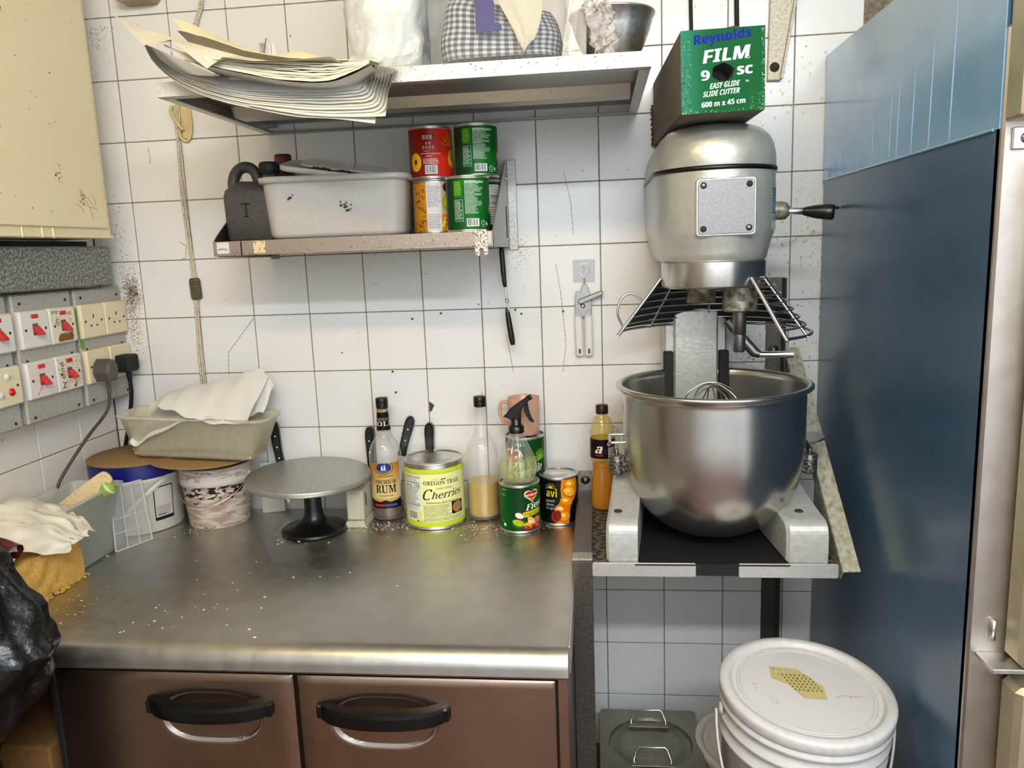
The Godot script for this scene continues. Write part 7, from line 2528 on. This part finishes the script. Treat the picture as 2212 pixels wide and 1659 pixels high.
	for k in 2:
		var x = [-0.0105, 0.0135][k]
		obj("grip", prs(rrect(0.0185, 0.1, 0.005, 4), -0.006, 0.005, 0.003, true), M["white_plastic"], co, Vector3(x, -0.079, 0.002), Vector3(0, 0, [0.025, 0.0][k]))
		obj("hang_slot", prs(rrect(0.0055, 0.013, 0.0027, 4), 0.0, 0.0006), mat("slot_dark", Color(0.25, 0.24, 0.23), 0.6), co, Vector3(x + [0.001, 0.0][k], -0.116, 0.0068))
	# film box on top of the mixer
	var fb = thing("film_box", "long green cling film box lying on top of the mixer, ragged hole in its end", "box", Vector3(1.41, 1.807, 0.238), Vector3(0.0, 0.035, 0.012))
	var im = canvas(512, 512, Color(0.03, 0.33, 0.16))
	for x in range(0, 200, 3):
		im.fill_rect(Rect2i(x, 0, 3, 512), Color(0.16, 0.46, 0.36).lerp(Color(0.03, 0.33, 0.16), smoothstep(0, 200, x)))
	specks(im, 420, Color(0.6, 0.75, 0.7, 0.7), 1, 4, 174, Rect2(0, 60, 60, 452))
	specks(im, 260, Color(0.03, 0.16, 0.12, 0.8), 1, 4, 175, Rect2(0, 150, 70, 362))
	specks(im, 160, Color(0.8, 0.78, 0.66, 0.9), 1, 5, 176, Rect2(490, 0, 22, 512))
	specks(im, 120, Color(0.7, 0.66, 0.5, 0.9), 1, 5, 177, Rect2(0, 494, 512, 18))
	specks(im, 200, Color(0.5, 0.66, 0.55, 0.7), 1, 4, 178, Rect2(420, 400, 92, 100))
	var bl = Color(0.06, 0.1, 0.55)
	text(im, "Reynolds", 72, 92, 80, bl, "Droid Sans", 700, 0, 1.02, 0.0, -0.08, 4)
	var wt = Color(0.93, 0.93, 0.92)
	text(im, "FILM", 122, 208, 112, wt, "Droid Sans", 700, 0, 1.1, 0.16, -0.07, 5)
	ellipse(im, Vector2(410, 184), 9, 9, wt)
	ellipse(im, Vector2(410, 184), 6, 6, Color(0.03, 0.33, 0.16))
	text(im, "9", 118, 310, 84, wt, "Droid Sans", 700, 0, 1.25, 0, 0, 4)
	text(im, "sc", 336, 288, 92, wt, "Droid Sans", 700, 0, 1.12, 0, -0.05, 4)
	text(im, "EASY GLIDE", 172, 366, 46, wt, "Droid Sans", 700, 0, 0.72, 0.22, -0.07, 1)
	text(im, "TM", 392, 334, 16, wt, "Droid Sans", 700)
	text(im, "SLIDE CUTTER", 130, 414, 46, wt, "Droid Sans", 700, 0, 0.74, 0.22, -0.07, 1)
	text(im, "600 m x 45 cm", 122, 478, 44, wt, "Droid Sans", 700, 0, 0.92, 0, -0.06, 1)
	var fm = mat_pic("film_front", im, 0.7)
	var W = 0.073
	var H = 0.0705
	var L = 0.226
	var ob = []
	var ib = []
	var nn = 40
	for i in nn:
		var a = TAU * i / nn + PI / 4
		var c = Vector2(cos(a), sin(a))
		var m = maxf(absf(c.x), absf(c.y))
		ob.append(Vector2(c.x / m * W, c.y / m * H))
		ib.append(Vector2(-0.0, -0.003) + c * Vector2(0.019, 0.0155) * (1.0 + 0.05 * sin(i * 5.3)))
	var b = Mb.new()
	b.flat()
	for i in nn:
		var j = (i + 1) % nn
		var q = [ob[i], ob[j], ib[j], ib[i]]
		var uv = []
		var ps = []
		for p in q:
			uv.append(Vector2(0.5 + p.x / (2 * W), 0.5 - p.y / (2 * H)))
			ps.append(Vector3(p.x, p.y, L))
		b.tri(ps[0], ps[2], ps[1], uv[0], uv[2], uv[1])
		b.tri(ps[0], ps[3], ps[2], uv[0], uv[3], uv[2])
	var ff = obj("front_end", b.done(), fm, fb)
	b = Mb.new()
	b.smooth()
	for i in nn:
		var j = (i + 1) % nn
		b.quad(Vector3(ib[i].x, ib[i].y, L), Vector3(ib[j].x, ib[j].y, L), Vector3(ib[j].x * 0.9, ib[j].y * 0.9, L - 0.06), Vector3(ib[i].x * 0.9, ib[i].y * 0.9, L - 0.06))
	b.poly(ib.map(func(p): return Vector3(p.x * 0.9, p.y * 0.9, L - 0.06)), Vector3(0, 0, 1))
	var kr = mat_noise("box_kraft", noise_tex(179, 0.03, Color(0.34, 0.31, 0.25), Color(0.52, 0.49, 0.41), 0.25, 0.7, 512, 4), 0.85, 0.0, Vector3(3, 3, 14))
	obj("core_tube", b.done(), mat("core_dark", Color(0.3, 0.26, 0.27), 0.7), ff)
	b = Mb.new()
	for q in [[-1, 0], [1, 0], [0, -1], [0, 1]]:
		var c = Vector3(q[0] * (W - 0.0015), q[1] * (H - 0.0015), -0.0005)
		b.box(c, Vector3(0.003 if q[0] else W * 2, 0.003 if q[1] else H * 2, 2 * L - 0.001), 0.0006)
	b.box(Vector3(0, 0, -L + 0.002), Vector3(W * 2, H * 2, 0.003), 0.0006)
	obj("carton", b.done(), kr, fb)
	# torn edges and flap
	var fl = Mb.new()
	var P = []
	for i in 6:
		var row = []
		for j in 9:
			row.append(Vector3(lerpf(0.0, W + 0.002, j / 8.0), H + 0.004 + 0.018 * sin(PI * (j / 8.0) * 0.7 + 0.6) * (i / 5.0), L - 0.03 - 0.05 * i / 5.0 + 0.004 * sin(j * 2)))
		P.append(row)
	fl.grid(P)
	obj("torn_flap", fl.done(), mat("flap_brown", Color(0.36, 0.25, 0.18), 0.85), fb)
	fl = Mb.new()
	P = []
	for i in 3:
		var row = []
		for j in 22:
			var f = j / 21.0
			row.append(Vector3(-W - 0.001 - 0.006 * absf(sin(j * 1.9)) * (i / 2.0), lerpf(-H * 0.98, H * 0.35, f), -L + 0.004 - i * 0.006 + 0.005 * sin(j * 2.6)))
		P.append(row)
	fl.grid(P, true)
	obj("ragged_edge", fl.done(), mat("ragged_brown", Color(0.3, 0.24, 0.17), 0.9), fb)

func build_crumbs():
	var mm = MultiMesh.new()
	mm.transform_format = MultiMesh.TRANSFORM_3D
	mm.mesh = bx(Vector3(1, 0.7, 1), 0.2)
	var sp = []
	var areas = [[0.6, 0.15, 0.1, 0.03, 230], [0.72, 0.13, 0.12, 0.04, 160], [0.88, 0.14, 0.05, 0.03, 160], [0.9, 0.17, 0.1, 0.05, 120], [0.45, 0.235, 0.1, 0.02, 60], [0.12, 0.6, 0.06, 0.08, 70], [0.35, 0.62, 0.25, 0.08, 80], [0.5, 0.45, 0.35, 0.15, 80], [0.15, 0.16, 0.05, 0.04, 40], [1.05, 0.12, 0.05, 0.03, 50]]
	var r = RandomNumberGenerator.new()
	r.seed = 99
	for a in areas:
		for k in a[4]:
			var x = a[0] + r.randfn(0, 1) * a[2] * 0.6
			var z = a[1] + r.randfn(0, 1) * a[3] * 0.6
			if z > 0.01 and z < 0.71 and x > -0.1 and x < 1.12:
				var s = 0.0007 + 0.0030 * pow(r.randf(), 4.0)
				sp.append(Transform3D(Basis(Vector3.UP, r.randf() * 6).scaled(Vector3(s * r.randf_range(0.7, 1.8), s * 0.6, s)), Vector3(x, 0.8402 + s * 0.2, z)))
	mm.instance_count = sp.size()
	for i in sp.size():
		mm.set_instance_transform(i, sp[i])
	var o = MultiMeshInstance3D.new()
	o.name = "flour_crumbs"
	o.multimesh = mm
	o.material_override = mat("crumb_white", Color(0.85, 0.83, 0.77), 0.9)
	o.set_meta("kind", "stuff")
	o.set_meta("label", "white flour crumbs scattered on the steel worktop")
	o.set_meta("category", "crumbs")
	add_child(o)
